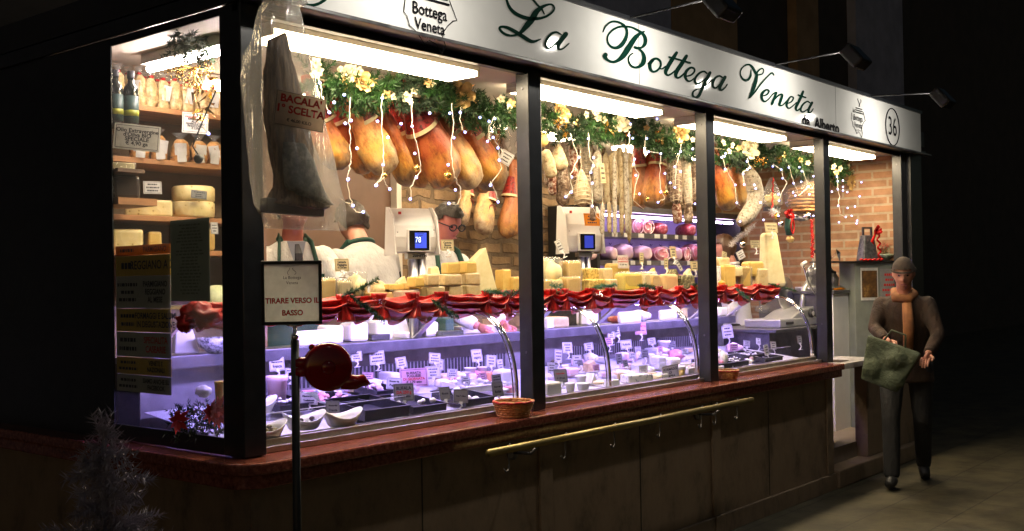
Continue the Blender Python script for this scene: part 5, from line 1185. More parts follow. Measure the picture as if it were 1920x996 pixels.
# ================================================================ SCALES
def scale(px, py, label, wpx, Y, scr, text=None, brand=None):
    # px,py = bottom centre of the hood; hood leans back, faces the customers
    p = at(px, py, Y=Y); s = pxm(p); u = wpx*s; rz = -.42
    t = thing('counter_scale', label, 'scale', (p.x, p.y, WT), (0, 0, rz), group='white price scales'); z0 = p.z-WT
    b = MB(); b.tube([(0, .03, 0), (0, .03, z0)], .026, 16).tube([(.05, .04, 0), (.05, .04, z0)], .026, 16); part('pole', b.mesh('pole', steel, True), t)
    w = u/2; h = 85*s; yb = .075
    b = MB(); # curved front face: wide at the top, narrower below
    sec = [(0, .0, .96), (.12, -.012, 1.0), (.35, -.02, 1.0), (.6, -.005, .98), (.85, .035, .95), (1, .07, .92)]
    vs = []; fs = []
    for q, y, ww in sec:
        vs += [(-w*ww, y, z0+h*q), (w*ww, y, z0+h*q), (w*ww, yb+.02, z0+h*q), (-w*ww, yb+.02, z0+h*q)]
    for i in range(len(sec)-1):
        for kk in range(4): fs.append((i*4+kk, i*4+(kk+1) % 4, i*4+4+(kk+1) % 4, i*4+4+kk))
    fs += [(3, 2, 1, 0), tuple(len(vs)-4+i for i in range(4))]; b.add(vs, fs)
    part('hood', b.mesh('hood', greyplast, False), t, bevel=.006)
    # swept side wings
    for sgn in (-1, 1):
        b = MB(); prof_ = [(0, -.05), (.1, -.045), (.3, -.035), (.55, -.03), (.8, -.01), (1, .05)]
        out = [(y, z0-.012+h*1.05*q) for q, y in prof_]; back = [(yb+.05, z0-.012), (yb+.02, z0+h*1.02)]
        poly = out+[back[1], back[0]]
        x0 = sgn*w*1.005; x1 = sgn*(w*1.005+.008); n = len(poly); vs = [(x0, y, z) for y, z in poly]+[(x1, y, z) for y, z in poly]
        b.add(vs, [tuple(range(n)), tuple(range(2*n-1, n-1, -1))]+[(i, (i+1) % n, n+(i+1) % n, n+i) for i in range(n)])
        part('side_wing', b.mesh('side_wing', greyplast), t, bevel=.002)
    part('screen_frame', MB().box(-.058, .075, -.046, -.02, z0+.004, z0+.128).mesh('screen_frame', greyplast), t, bevel=.004)
    bz = part('screen_bezel', MB().box(-.05, .067, -.048, -.0465, z0+.012, z0+.12).mesh('screen_bezel', pm('bezel', (.008, .008, .009), rough=.2)), t)
    sc_ = part('screen', MB().box(-.018, .05, -.05, -.0485, z0+.024, z0+.108).mesh('screen', scr), t)
    if text:
        q = part('queue_number', textmesh(text, .044, pm('screen_white', (.6, .7, .9), emit=((.6, .75, 1), 1.5)), 0, .8), t, (-.0, -.0515, z0+.068))
        part('number_patch', MB().box(-.018, .018, -.0508, -.0503, z0+.048, z0+.088).mesh('number_patch', pm('screen_dark', (.005, .02, .12), emit=((.01, .04, .4), .8))), t)
        part('screen_print', dashes(.05, .02, pm('screen_ink', (.01, .03, .25)), 2, 5), t, (.016, -.051, z0+.098))
    b = MB(); b.box(-.05, .055, -.02, .03, z0-.035, z0-.004); part('neck', b.mesh('neck', steel), t)
    if brand: part('maker_plate', textmesh(brand, .02, ink, .001, 1.2), t, (.02, -.0215, z0-.018))
    part('logo_patch', MB().box(-w*.8, -w*.66, -.012, -.0105, z0+h*.84, z0+h*.9).mesh('logo_patch', inkred), t)
    part('screws', MB().ball((-w*.85, -.016, z0+h*.45), .003, n=6, m=4).ball((w*.88, -.016, z0+h*.5), .003, n=6, m=4).mesh('screws', blackmat), t)
scale(778, 474, 'white scale with a lit blue screen reading 78 beside the man in glasses', 84, 4.2, screen, '78', 'ZENITH')
scale(1094, 472, 'white scale with a plain blue screen behind the salami', 76, 4.35, screend)
tag(1110, 412, 36, 24, 'orange card stuck on the hood of the second scale', None, cardor, 4.2, stand=False)

# ================================================================ PEOPLE
def solid(b, name, m, vox=.012, smooth=3):
    me = b.mesh(name+'_raw', m, True); o = bpy.data.objects.new('tmp', me); COL.objects.link(o)
    r = o.modifiers.new('r', 'REMESH'); r.mode = 'VOXEL'; r.voxel_size = vox; r.use_smooth_shade = True
    s = o.modifiers.new('s', 'SMOOTH'); s.iterations = smooth; s.factor = .6
    dg = bpy.context.evaluated_depsgraph_get(); out = bpy.data.meshes.new_from_object(o.evaluated_get(dg)); bpy.data.objects.remove(o); bpy.data.meshes.remove(me)
    out.name = name; out.materials.clear(); out.materials.append(m); out.polygons.foreach_set('use_smooth', [True]*len(out.polygons)); return out
def headshape(d):
    x, y, z = d; X = .074; Yf = .094; Zz = .118
    q = Vector((x*X, y*Yf, z*Zz))
    if z < 0: q.x *= 1-.34*abs(z)**1.4; 
    if z < 0 and y > 0: q.y *= 1-.5*abs(z)
    if y < 0:
        g = lambda cx, cz, sx, sz: math.exp(-((x-cx)/sx)**2-((z-cz)/sz)**2)
        q.y -= .026*g(0, -.16, .16, .16)+.012*g(0, .02, .12, .2)      # nose
        q.y += .012*(g(.36, .06, .22, .13)+g(-.36, .06, .22, .13))     # sockets
        q.y -= .006*g(0, .24, .7, .1)                                   # brow
        q.y -= .008*g(0, -.52, .3, .08)+.012*g(0, -.86, .35, .14)      # lips, chin
        q.y += .006*g(0, -.44, .3, .03)
    return q
def headmesh(b, M, f=headshape, off=0, cond=None, n=40, m=28, nz=0):
    vs = []; keep = []; fs = []
    for i in range(m+1):
        th = pi*i/m
        for kk in range(n):
            d = Vector((sin(th)*cos(2*pi*kk/n), sin(th)*sin(2*pi*kk/n), cos(th))); q = f(d)
            if off: q = q+d*(off*(1+nz*noise.noise(d*9)))
            vs.append(q); keep.append(cond(d) if cond else True)
    for i in range(m):
        for kk in range(n):
            ids = (i*n+kk, (i+1)*n+kk, (i+1)*n+(kk+1) % n, i*n+(kk+1) % n)
            if all(keep[j] for j in ids): fs.append(ids)
    b.add(vs, fs, 0, M)
def hand(b, p, d, up, s=1, curl=.5):
    d = Vector(d).normalized(); up = Vector(up); up = (up-d*up.dot(d)).normalized(); w = d.cross(up)
    b.tube([p, p+d*.03*s, p+d*.075*s], [.022*s, .03*s, .03*s], 8, sq=.5)
    for i, (o, L) in enumerate(((-.027, .058), (-.009, .07), (.009, .068), (.026, .052))):
        q = p+d*.075*s+w*o*s; a = d-up*curl*.6; c = d-up*curl*1.6
        b.tube([q-d*.02*s, q, q+a.normalized()*L*.5*s, q+a.normalized()*L*.5*s+c.normalized()*L*.5*s], [.009*s, .0095*s, .0085*s, .006*s], 6)
    q = p+d*.02*s-w*.025*s; b.tube([q, q+(d-w*1.1).normalized()*.035*s, q+(d-w*.7).normalized()*.035*s+(d-up*.4).normalized()*.028*s], [.012*s, .011*s, .007*s], 6)
def person(label, loc, yaw, lean=0, head_tilt=0, head_yaw=0, hands=None, elbows=None, legs=None, skinmat=skin, hair=hairb, hairfn=None, coat=coatw, coatlen=.62, apronm=None, shirt=None, glasses=False, cap=None, trousers=trous, h=1.75, extra=None, group=None, aim=None):
    k_ = h/1.75
    t = thing('person', label, 'person', loc, (0, 0, yaw), group, sc=k_)
    Rl = Matrix.Translation((0, 0, .95)) @ Matrix.Rotation(lean, 4, 'X') @ Matrix.Translation((0, 0, -.95))
    up = lambda x, y, z: Rl @ Vector((x, y, z))
    hc = up(0, -.025, 1.625)
    if aim:
        P_ = at(aim[0], aim[1], D=aim[2]); k_ = (P_.z-loc[2])/hc.z; q_ = Matrix.Rotation(yaw, 4, 'Z') @ (hc*k_); t.scale = (k_, k_, k_); t.location = (P_.x-q_.x, P_.y-q_.y, loc[2])
    HM = Matrix.Translation(hc) @ Matrix.Rotation(head_yaw, 4, 'Z') @ Matrix.Rotation(lean*.5+head_tilt, 4, 'X')
    sh = [up(-.165, .015, 1.395), up(.165, .015, 1.395)]
    hands = hands or [Vector((-.25, -.15, .85)), Vector((.25, -.15, .85))]; hands = [Vector(q) for q in hands]
    if not elbows: elbows = [sh[i].lerp(hands[i], .5)+Vector((-.07 if i == 0 else .07, .05, -.06)) for i in (0, 1)]
    elbows = [Vector(q) for q in elbows]
    legs = legs or [[(-.1, 0, .92), (-.11, -.01, .5), (-.11, .02, .09), (-.12, -.13, .04)], [(.1, 0, .92), (.11, -.01, .5), (.11, .02, .09), (.12, -.13, .04)]]
    def torso(b, g, zb):
        rings = [(1.47, .062, .062), (1.43, .12, .08), (1.39, .175, .095), (1.3, .19, .118), (1.15, .178, .12), (1.02, .165, .112), (.93, .182, .122), (.84, .188, .125)]
        z = .84
        while z > zb+.01: z -= .1; rings.append((max(z, zb), .19+(.84-z)*.09, .128+(.84-z)*.1))
        vs = []; fs = []; n = 24
        for z_, rx, ry in rings:
            for kk in range(n):
                a = 2*pi*kk/n; q = Vector(((rx+g)*cos(a), (ry+g)*sin(a)+.01, z_)); vs.append(Rl @ q if z_ > .95 else q)
        for i in range(len(rings)-1):
            for kk in range(n): fs.append((i*n+kk, (i+1)*n+kk, (i+1)*n+(kk+1) % n, i*n+(kk+1) % n))
        fs += [tuple(range(n)), tuple(range(len(rings)*n-1, (len(rings)-1)*n-1, -1))]; b.add(vs, fs)
    B = MB(); headmesh(B, HM)
    for sx in (-1, 1): e = HM @ Vector((sx*.076, .01, 0)); B.ball(e, .012, .02, .03, 8, 6)
    B.tube([up(0, .02, 1.4), up(0, .012, 1.5), hc+Vector((0, .01, -.03))], [.062, .056, .055], 12)
    torso(B, -.02, .86)
    for i in (0, 1):
        B.tube([sh[i], elbows[i], hands[i]], [.048, .038, .026], 10)
        L = [Vector(q) for q in legs[i]]; B.tube([L[0], L[1], L[2]], [.075, .05, .036], 10); B.tube([L[2]+Vector((0, .03, -.03)), L[3]], [.035, .03], 8)
    me = solid(B, 'body', skinmat, .011)
    # hands are joined to the same body mesh
    hb = MB(); hb.v = [v.co.copy() for v in me.vertices]; hb.f = [tuple(p.vertices) for p in me.polygons]; hb.m = [0]*len(hb.f)
    for i in (0, 1): d = (hands[i]-elbows[i]).normalized(); hand(hb, hands[i], d, (0, 0, 1))
    part('body', hb.mesh('body', skinmat, True), t)
    # eyes
    for sx in (-1, 1):
        e = MB().ball(HM @ Vector((sx*.028, -.079, .01)), .011, .008, .008, 8, 6); part('eye', e.mesh('eye', pm('eye_dark', (.03, .02, .015), rough=.15) if 'eye_dark' not in bpy.data.materials else bpy.data.materials['eye_dark'], True), t)
    e = MB().ball(HM @ Vector((0, -.094, -.056)), .022, .006, .005, 8, 6); part('mouth', e.mesh('mouth', bpy.data.materials.get('lips') or pm('lips', (.35, .1, .09)), True), t)
    # hair
    if not cap:
        hf = hairfn or (lambda d: d.z > .42 or (d.y > -.35 and d.z > .1) or (d.y > .15 and d.z > -.5))
        b = MB()
        for o_ in (.004, .012, .018): headmesh(b, HM, off=o_, cond=hf, nz=.9)
        part('hair', b.mesh('hair', hair, True), t)
    else:
        b = MB(); headmesh(b, HM, off=.014, cond=lambda d: d.z > .22+.15*max(0, -d.y)); c = part('cap', b.mesh('cap', cap, True), t)
        b = MB(); headmesh(b, HM, off=.02, cond=lambda d: .2 < d.z < .42); part('cap_rim', b.mesh('cap_rim', cap, True), c)
        b = MB(); headmesh(b, HM, off=.008, cond=lambda d: d.y > .0 and -.4 < d.z < .3); part('hair', b.mesh('hair', hair, True), t)
    # coat with sleeves
    b = MB(); torso(b, .012, coatlen)
    for i in (0, 1):
        w = elbows[i].lerp(hands[i], .93); b.ball(sh[i]+Vector((0, 0, -.01)), .062, n=12, m=8); b.tube([sh[i], sh[i].lerp(elbows[i], .5), elbows[i], elbows[i].lerp(hands[i], .5), w], [.06, .06, .054, .048, .042], 12)
    c = part('coat', solid(b, 'coat', coat, .013, 9), t)
    # collar
    b = MB(); n = 20
    for kk in range(n):
        pass
    ring = lambda r, z, y: [up(r*cos(a), .018+y+r*.9*sin(a), z-(.03 if sin(a) < -.5 else 0)) for a in [2*pi*j/20 for j in range(21)]]
    b.tube(ring(.072, 1.475, 0), .014, 8); part('collar', b.mesh('collar', apronm or coat, True), c)
    if shirt:
        b = MB(); b.add([up(-.05, -.075, 1.47), up(.05, -.075, 1.47), up(0, -.135, 1.3)], [(0, 1, 2)]); part('shirt_front', b.mesh('shirt_front', shirt), t)
        b = MB(); b.tube([up(0, -.095, 1.455), up(0, -.13, 1.41), up(0, -.155, 1.22)], [.012, .02, .026], 8, sq=.4); part('tie', b.mesh('tie', ink), t)
    if apronm:
        b = MB()
        for sx in (-1, 1): b.tube([up(sx*.07, .03, 1.49), up(sx*.085, -.06, 1.46), up(sx*.1, -.125, 1.35), up(sx*.1, -.14, 1.2)], [.02, .022, .024, .024], 8, sq=.35)
        part('apron_strap', b.mesh('apron_strap', apronm, True), t)
        b = MB(); torso(b, .02, .5); 
        bb = MB(); bb.v = b.v; bb.f = [f for f in b.f if all(b.v[i].y < (.0 if b.v[i].z < 1.3 else -9) for i in f) and len(f) == 4]; bb.m = [0]*len(bb.f)
        part('apron', bb.mesh('apron', apronm, True), t)
    if glasses:
        b = MB()
        for sx in (-1, 1): b.tube([HM @ Vector((sx*.034+.026*cos(a), -.106+.006*abs(cos(a)), .012+.019*sin(a))) for a in [pi/8+j*pi/8 for j in range(17)]], .0042, 6); b.tube([HM @ Vector((sx*.06, -.1, .018)), HM @ Vector((sx*.082, -.01, .014))], .0035, 6)
        b.tube([HM @ Vector((-.01, -.112, .014)), HM @ Vector((.01, -.112, .014))], .004, 6)
        gl = part('glasses', b.mesh('glasses', ink, True), t)
    # trousers and shoes
    b = MB(); b.ball((0, .01, .9), .165, .12, .12, 16, 10)
    for i in (0, 1): L = [Vector(q) for q in legs[i]]; b.tube([L[0]+Vector((0, 0, .02)), L[0].lerp(L[1], .5), L[1], L[2]+Vector((0, 0, -.02))], [.1, .088, .07, .06], 12)
    part('trousers', solid(b, 'trousers', trousers, .016, 3), t)
    for i in (0, 1):
        L = [Vector(q) for q in legs[i]]; b = MB(); b.tube([L[2]+Vector((0, .05, -.045)), L[2]+Vector((0, 0, -.04)), L[3]], [.036, .045, .038], 10, sq=1)
        part('shoe', b.mesh('shoe', blackmat, True), t)
    return t, up, HM
FL = .25
def stand(px, py_head, D):     # where a person stands so that the head centre falls on the pixel
    p = at(px, py_head, D=D); return p
RXc = (-.77, -.64)
# worker 1: chest and chin under the plastic bag
p = at(552, 405, D=5.75); person('worker in white coat, dark tie and green apron straps, head behind the plastic cod bag', (p.x, p.y, FL), -.45, .1, .35, hands=[(-.22, -.42, 1.12), (.2, -.42, 1.12)], skinmat=skinr, apronm=apron, shirt=shirtm, aim=(552, 396, 5.95), group='shop workers in white coats')
# worker 2: bending, back towards the window
p = at(668, 545, D=6.35); person('worker bending with his white-coated back to the window, dark hair and green collar', (p.x-.12, p.y-.3, FL), pi-.25, .38, .3, hands=[(-.2, -.4, .95), (.2, -.4, .95)], coat=coatg, apronm=apron, aim=(660, 418, 6.5), group='shop workers in white coats')
# worker 3: glasses, looking down
p = at(842, 418, D=6.1); person('worker with greying hair and thick black glasses looking down beside the white scale', (p.x, p.y+.08, FL), -.12, .2, .3, hands=[(-.06, -.5, 1.0), (.14, -.5, 1.0)], hair=hairg, apronm=apron, glasses=True, hairfn=lambda d: (d.z > .5 or (d.y > -.3 and d.z > .15) or (d.y > .15 and d.z > -.5)), aim=(838, 420, 6.7), skinmat=skinr, group='shop workers in white coats')
# worker 4: back of a brown head by post three
p = at(1360, 462, D=7.6); person('worker with long brown hair seen from behind beside the third post', (p.x, p.y, FL), pi+.5, .12, .1, hair=pm('brown_hair', (.06, .03, .015), (.1, .05, .025), 50, .4, st=(6, 6, 1)), hairfn=lambda d: d.y > -.3 or d.z > .4, coat=coatw, aim=(1358, 466, 9.6), group='shop workers in white coats')
# passer-by
p = at(1690, 500, D=7.9)
t, up, HM = person('passer-by in brown cap and brown coat walking past the right end of the kiosk', (p.x, p.y, 0), -1.25, .22, .15, hands=[(-.12, -.4, 1.12), (.16, -.46, 1.02)], legs=[[(-.1, 0, .92), (-.11, -.16, .52), (-.11, -.22, .1), (-.12, -.37, .06)], [(.1, 0, .92), (.11, .02, .5), (.11, .28, .13), (.12, .16, .04)]], coat=coatbr, cap=capm, aim=(1694, 514, 7.9), coatlen=.78)
b = MB(); b.tube([up(.07, .0, 1.47), up(.03, -.08, 1.44), up(-.06, -.06, 1.45), up(-.07, .05, 1.47), up(.03, .09, 1.47), up(.07, .0, 1.46)], .036, 10).tube([up(.02, -.1, 1.42), up(.03, -.17, 1.25), up(.02, -.17, 1.05)], [.035, .04, .035], 8, sq=.6)
part('scarf', b.mesh('scarf', pm('orange_scarf', (.3, .12, .04), (.2, .08, .03), 14, .85), True), t)
q = (t.matrix_basis if False else Matrix.Translation(t.location) @ Matrix.Rotation(-1.25, 4, 'Z')) @ Vector((-.1, -.5, .96))
b = MB(); b.add([(-.13, -.05, -.2), (.13, -.05, -.2), (.13, .05, -.2), (-.13, .05, -.2), (-.19, -.035, .12), (.19, -.045, .1), (.19, .03, .12), (-.19, .04, .1)], [(3, 2, 1, 0), (0, 1, 5, 4), (1, 2, 6, 5), (2, 3, 7, 6), (3, 0, 4, 7), (4, 5, 6, 7)])
for q_ in ((-.08, -.05, -.1), (.05, -.055, .02), (.1, -.05, -.12)): b.ball(q_, .07, .03, .06, 10, 8, 0, .4, 9)
tb = thing('shopping_bag', 'dull green shopping bag held in front of the passer-by', 'bag', q, (0, .35, -1.4)); part('bag_body', solid(b, 'bag_body', scarfg, .012, 4), tb)
part('handle', MB().tube([(-.08, 0, .1), (-.05, 0, .2), (.05, 0, .2), (.08, 0, .1)], .008, 6).mesh('handle', scarfg, True), tb)

# ================================================================ MEAT RACK AT THE BACK WALL
t = thing('meat_rack', 'tall open refrigerated rack glowing purple at the back wall', 'refrigerated rack', (8, 5.1, FL)); o = (8, 5.1, FL)
purp = pm('rack_back', (.45, .38, .75), (.4, .33, .7), 10, .4)
part('back', MB().box(6.97, 9.3, 5.31, 5.33, .25, 2.12).mesh('back', purp, origin=o), t)
part('side', MB().box(6.93, 6.965, 4.85, 5.33, .2, 2.15).mesh('side', blackmat, origin=o), t)
part('side', MB().box(9.3, 9.335, 4.85, 5.33, .2, 2.15).mesh('side', blackmat, origin=o), t)
part('top', MB().box(6.97, 9.3, 4.85, 5.3, 2.1, 2.15).mesh('top', steeld, origin=o), t)
for px_, (z, dp_) in zip((0, 1, 2), ((1.925, .42), (1.70, .42), (1.48, .42))):
    f = part('rack_shelf', MB().box(6.97, 9.29, 4.87, 5.3, z-.02, z).mesh('rack_shelf', steel, origin=o), t)
    part('rack_light', MB().box(7.0, 9.25, 4.9, 4.912, z-.03, z-.0215).mesh('rack_light', rackl, origin=o), f)
    part('label_rail', MB().box(6.97, 9.29, 4.86, 4.868, z-.035, z+.008).mesh('label_rail', steeld, origin=o), f)
    x = 7.15
    while x < 9.2: w = random.uniform(.05, .09); part('shelf_label', MB().box(x, x+w, 4.857, 4.859, z-.03, z+.004).mesh('shelf_label', card, origin=o), f); x += w+random.uniform(.04, .2)
part('rack_light', MB().box(7.0, 9.25, 4.9, 4.92, 2.06, 2.08).mesh('rack_light', rackl, origin=o), t)
b = MB()
for i in range(26):
    x = 7.1+(i % 13)*.165; z = 1.82+(i//13)*.05; b.tube([(x, 5.305, z), (x+.02, 5.305, z-.012), (x+.04, 5.305, z)], .004, 4)
part('back_pattern', b.mesh('back_pattern', pm('rack_pattern', (.15, .1, .4)), origin=o), t)
MG = 'cooked meats on the purple rack'
def cutmeat(px0, py0, px1, py1, Y, label, mat, z=None, cut=True):
    p = at((px0+px1)/2, py1, Y=Y); s = pxm(p); r = (px1-px0)*s/2; h = (py1-py0)*s
    if z: p.z = z
    t = thing('cooked_meat', label, 'meat', p, (0, 0, -.5+jit(.2)), MG); b = MB(); b.ball((0, .1, h*.5), r, .14, h*.5, 20, 14, 0, .12, 9)
    for i, v in enumerate(b.v): 
        if v.y < .0: b.v[i] = Vector((v.x, max(v.y, -.0)*.2-.0, v.z))
    part('meat', b.mesh('meat', mat, True), t)
    if cut:
        b = MB()
        for kk in range(3):
            a0 = random.uniform(0, 6); b.tube([(r*.75*cos(a0+j*.5)*(1-j*.12), -.006, h*.5+h*.38*sin(a0+j*.5)*(1-j*.1)) for j in range(7)], .0035, 5)
        b.tube([(r*.93*cos(a), -.004, h*.5+h*.46*sin(a)) for a in [j*pi/12 for j in range(25)]], .004, 5)
        part('fat_marbling', b.mesh('fat_marbling', pinkl, True), t)
Z1, Z2, Z3 = 1.927, 1.702, 1.482
for a in [(1184, 388, 1208, 418, 4.95, 'cut cooked ham with white marbling, left of a pair on the upper rack shelf', pinkm, Z1), (1203, 390, 1228, 419, 4.9, 'cut cooked ham with white marbling, right of the pair on the upper rack shelf', pinkm, Z1), (1224, 394, 1262, 419, 4.95, 'dark red cured loin with rind on the upper rack shelf', speck, Z1),
          (1064, 380, 1084, 405, 4.95, 'white-edged pale meat at the left end of the upper rack shelf', pinkl, Z1), (1080, 374, 1110, 404, 4.95, 'pink hanging-shaped ham on the upper rack shelf, left', pinkm, Z1), (1108, 382, 1130, 404, 4.95, 'pale pink meat behind the orange card', pinkl, Z1), (1284, 394, 1312, 420, 4.95, 'dark rolled meat at the right of the upper rack shelf', speck, Z1),
          (1128, 446, 1148, 474, 4.98, 'small deep red meat on the middle rack shelf', speck, Z2), (1140, 446, 1164, 474, 4.9, 'round mortadella face with pistachio specks on the middle rack shelf', pinkl, Z2), (1160, 440, 1198, 474, 4.95, 'large pink ham right of the mortadella', pinkl, Z2), (1192, 444, 1232, 474, 4.92, 'long pale pink ham in film, middle of the rack', pinkl, Z2), (1224, 446, 1262, 474, 4.9, 'pink rolled roast with a split face', pinkm, Z2), (1258, 448, 1286, 476, 4.95, 'purple-lit film-wrapped ham near the right of the rack', pinkl, Z2), (1282, 448, 1296, 476, 4.9, 'narrow pointed meat piece on the middle rack shelf', pinkm, Z2), (1294, 442, 1316, 476, 4.95, 'pink meat at the third post on the middle rack shelf', pinkm, Z2),
          (1098, 450, 1126, 472, 4.7, 'white fatty triangular meat beside the second scale', pinkl, Z2), (1186, 492, 1212, 512, 4.92, 'deep red sliced meat on the lower rack shelf', speck, Z3), (1210, 488, 1240, 512, 4.95, 'silvery film-wrapped meat on the lower rack shelf', pinkl, Z3), (1236, 492, 1262, 514, 4.92, 'lilac-lit meat on the lower rack shelf', pinkm, Z3), (1262, 494, 1296, 518, 4.92, 'dark purple meat at the right of the lower rack shelf', speck, Z3)]:
    cutmeat(*a[:5], a[5], a[6], a[7], a[6] is pinkm)

# ================================================================ RIGHT END: SLICER, CABINET, GIFTS
t = thing('back_counter', 'dark topped counter with a white front beside the brick wall', 'counter', (8.6, 3.9, FL)); o = (8.6, 3.9, FL)
part('front', MB().box(8.72, 9.36, 3.7, 3.72, .25, 1.4).mesh('front', whitep, origin=o), t)
part('counter_top', MB().box(8.7, 9.38, 3.68, 4.4, 1.402, 1.432).mesh('counter_top', steeld, origin=o), t, bevel=.004)
part('carcass', MB().box(8.72, 9.38, 3.722, 4.38, .25, 1.4).mesh('carcass', steeld, origin=o), t)
t = thing('slicer_table', 'dark low table under the slicer with the round dial', 'table', (8.2, 4, FL)); o = (8.2, 4, FL)
part('table_top', MB().box(7.8, 8.69, 3.78, 4.4, 1.115, 1.14).mesh('table_top', steeld, origin=o), t, bevel=.004)
part('table_body', MB().box(7.83, 8.67, 3.85, 4.38, .25, 1.113).mesh('table_body', steeld, origin=o), t)
t = thing('cabinet', 'grey green metal cabinet standing in the right window', 'cabinet', (9, 3.5, FL)); o = (9, 3.5, FL)
gcab = pm('cabinet_grey', (.2, .22, .19), (.17, .185, .16), 12, .5)
part('body', MB().prism([(9.0, 3.62), (9.36, 3.37), (9.39, 3.8), (9.1, 3.8)], .2, 1.665).mesh('body', gcab, origin=o), t, bevel=.004)
part('top_shelf', MB().prism([(8.6, 3.75), (8.95, 3.6), (9.36, 3.345), (9.39, 3.85), (8.6, 3.85)], 1.667, 1.678).mesh('top_shelf', blackmat, origin=o), t)
t = thing('poster', 'small dark framed food picture taped on the grey cabinet', 'poster', Vector((9.11, 3.538, 1.48)), (0, 0, -.607)); b = MB(); b.box(-.085, .085, -.002, 0, -.14, .14)
part('paper', b.mesh('paper', card), t); part('picture', MB().box(-.075, .075, -.004, -.0025, -.115, .115).mesh('picture', mottle('picture_ink', [(.35, (.02, .012, .01)), (.55, (.12, .06, .02)), (.7, (.3, .18, .06))], 9, .4, 0)), t)
p = Vector((9.27, 3.427, 1.47)); t = thing('notice', 'pale notice with red handwriting beside the food picture', 'notice', p, (0, 0, -.607)); part('paper', MB().box(-.09, .09, -.002, 0, -.14, .14).mesh('paper', cardgr), t)
part('lettering', dashes(.15, .22, inkred, 5, 3), t, (0, -.003, 0))
# slicer
o = (8.33, 3.97, 1.142)
t = thing('meat_slicer', 'grey meat slicer with a round dial and clear guard by the fourth post', 'slicer', o)
greym = pm('slicer_grey', (.6, .6, .58), (.5, .5, .48), 6, .3, .6)
b = MB(); b.prism([(-.3, -.12), (.42, -.12), (.42, .2), (-.3, .2)], 0, .07); b.add([(-.05, -.1, .071), (.42, -.1, .071), (.42, .16, .071), (-.05, .16, .071), (.15, -.1, .13), (.42, -.1, .16), (.42, .16, .16), (.15, .16, .13)], [(0, 1, 5, 4), (1, 2, 6, 5), (2, 3, 7, 6), (3, 0, 4, 7), (4, 5, 6, 7)])
part('base', b.mesh('base', greym), t, bevel=.012)
part('slot', MB().box(-.2, -.06, -.124, -.121, .025, .045).mesh('slot', blackmat), t, bevel=.002)
b = MB(); b.lathe([(0, 0), (.036, 0), (.036, .02), (.03, .026), (0, .026)], 20, 0, Matrix.Translation((.3, -.105, .1)) @ Matrix.Rotation(pi/2, 4, 'X')); d = part('dial', b.mesh('dial', blackmat, True), t)
part('dial_mark', MB().lathe([(0, 0), (.02, 0), (.02, .003), (0, .003)], 16, 0, Matrix.Translation((.3, -.132, .1)) @ Matrix.Rotation(pi/2, 4, 'X')).mesh('dial_mark', card), d)
b = MB(); b.lathe([(.14, 0), (.145, .006), (.14, .014), (0, .02)], 32, 0, Matrix.Translation((.26, .1, .27)) @ Matrix.Rotation(pi/2, 4, 'X')); part('blade', b.mesh('blade', steel, True), t)
b = MB(); b.tube([(.15, -.12, .5), (.2, -.12, .42), (.25, -.12, .35), (.4, -.12, .24), (.46, -.12, .2)], .008, 8); part('guard_bar', b.mesh('guard_bar', chrome, True), t)
b = MB(); b.add([(.17, -.12, .49), (.34, -.12, .55), (.5, -.12, .36), (.44, -.12, .22)], [(0, 1, 2, 3)]); part('guard', b.mesh('guard', film), t)
b = MB(); b.tube([(.35, .0, .1), (.42, 0, .3), (.55, 0, .4)], [.03, .025, .02], 8).tube([(.5, -.05, .48), (.74, .05, .62)], .012, 8); part('carriage', b.mesh('carriage', greym, True), t)
b = MB(); b.tube([(.12, -.12, .51), (.18, -.13, .53)], .016, 8); part('grip', b.mesh('grip', whitep), t)
o = (9.02, 3.9, 1.434)
t = thing('meat_slicer', 'second slicer with a curved silver body and black handles behind the fourth post', 'slicer', o, (0, 0, -.4))
b = MB(); b.tube([(.1, 0, 0), (.12, 0, .1), (.06, 0, .17), (-.05, 0, .19), (-.18, 0, .15)], [.04, .035, .03, .03, .03], 10); b.prism([(-.25, -.1), (.12, -.1), (.12, .1), (-.25, .1)], 0, .03); part('body', b.mesh('body', greym, True), t)
b = MB(); b.tube([(-.1, 0, .16), (.05, 0, .26), (.16, 0, .33)], .012, 8); part('arm', b.mesh('arm', chrome, True), t)
b = MB(); b.tube([(-.13, -.03, .33), (-.06, -.03, .37)], .018, 8).tube([(-.02, -.05, .17), (.08, -.05, .15)], .012, 8); part('handle', b.mesh('handle', blackmat, True), t)
b = MB(); b.lathe([(.1, 0), (.105, .005), (.1, .01), (0, .014)], 28, 0, Matrix.Translation((-.1, .02, .12)) @ Matrix.Rotation(pi/2, 4, 'X')); part('blade', b.mesh('blade', steel, True), t)
p = at(1588, 605, Y=3.76); thing('cleaning_cloth', 'orange and blue cloths lying on the counter under the second slicer', 'cloth', (8.95, 3.74, 1.434), me=MB().ball((0, 0, .008), .07, .04, .012, 14, 8, 0, .5, 9).mesh('cleaning_cloth', cardor, True))
p = at(1565, 672, Y=3.3); thing('paper_sheet', 'brown paper sheet lying on the pale marble flap', 'paper', (7.8, 3.3, .9145), (0, 0, .1), me=MB().box(-.1, .1, -.07, .07, 0, .003).mesh('paper_sheet', coatbr))
thing('storage_bin', 'dark plastic bin standing in the doorway behind the threshold', 'bin', (7.92, 3.6, .2), me=MB().prism([(-.17, -.12), (.17, -.12), (.17, .12), (-.17, .12)], 0, .24).mesh('storage_bin', trous), bevel=.012)
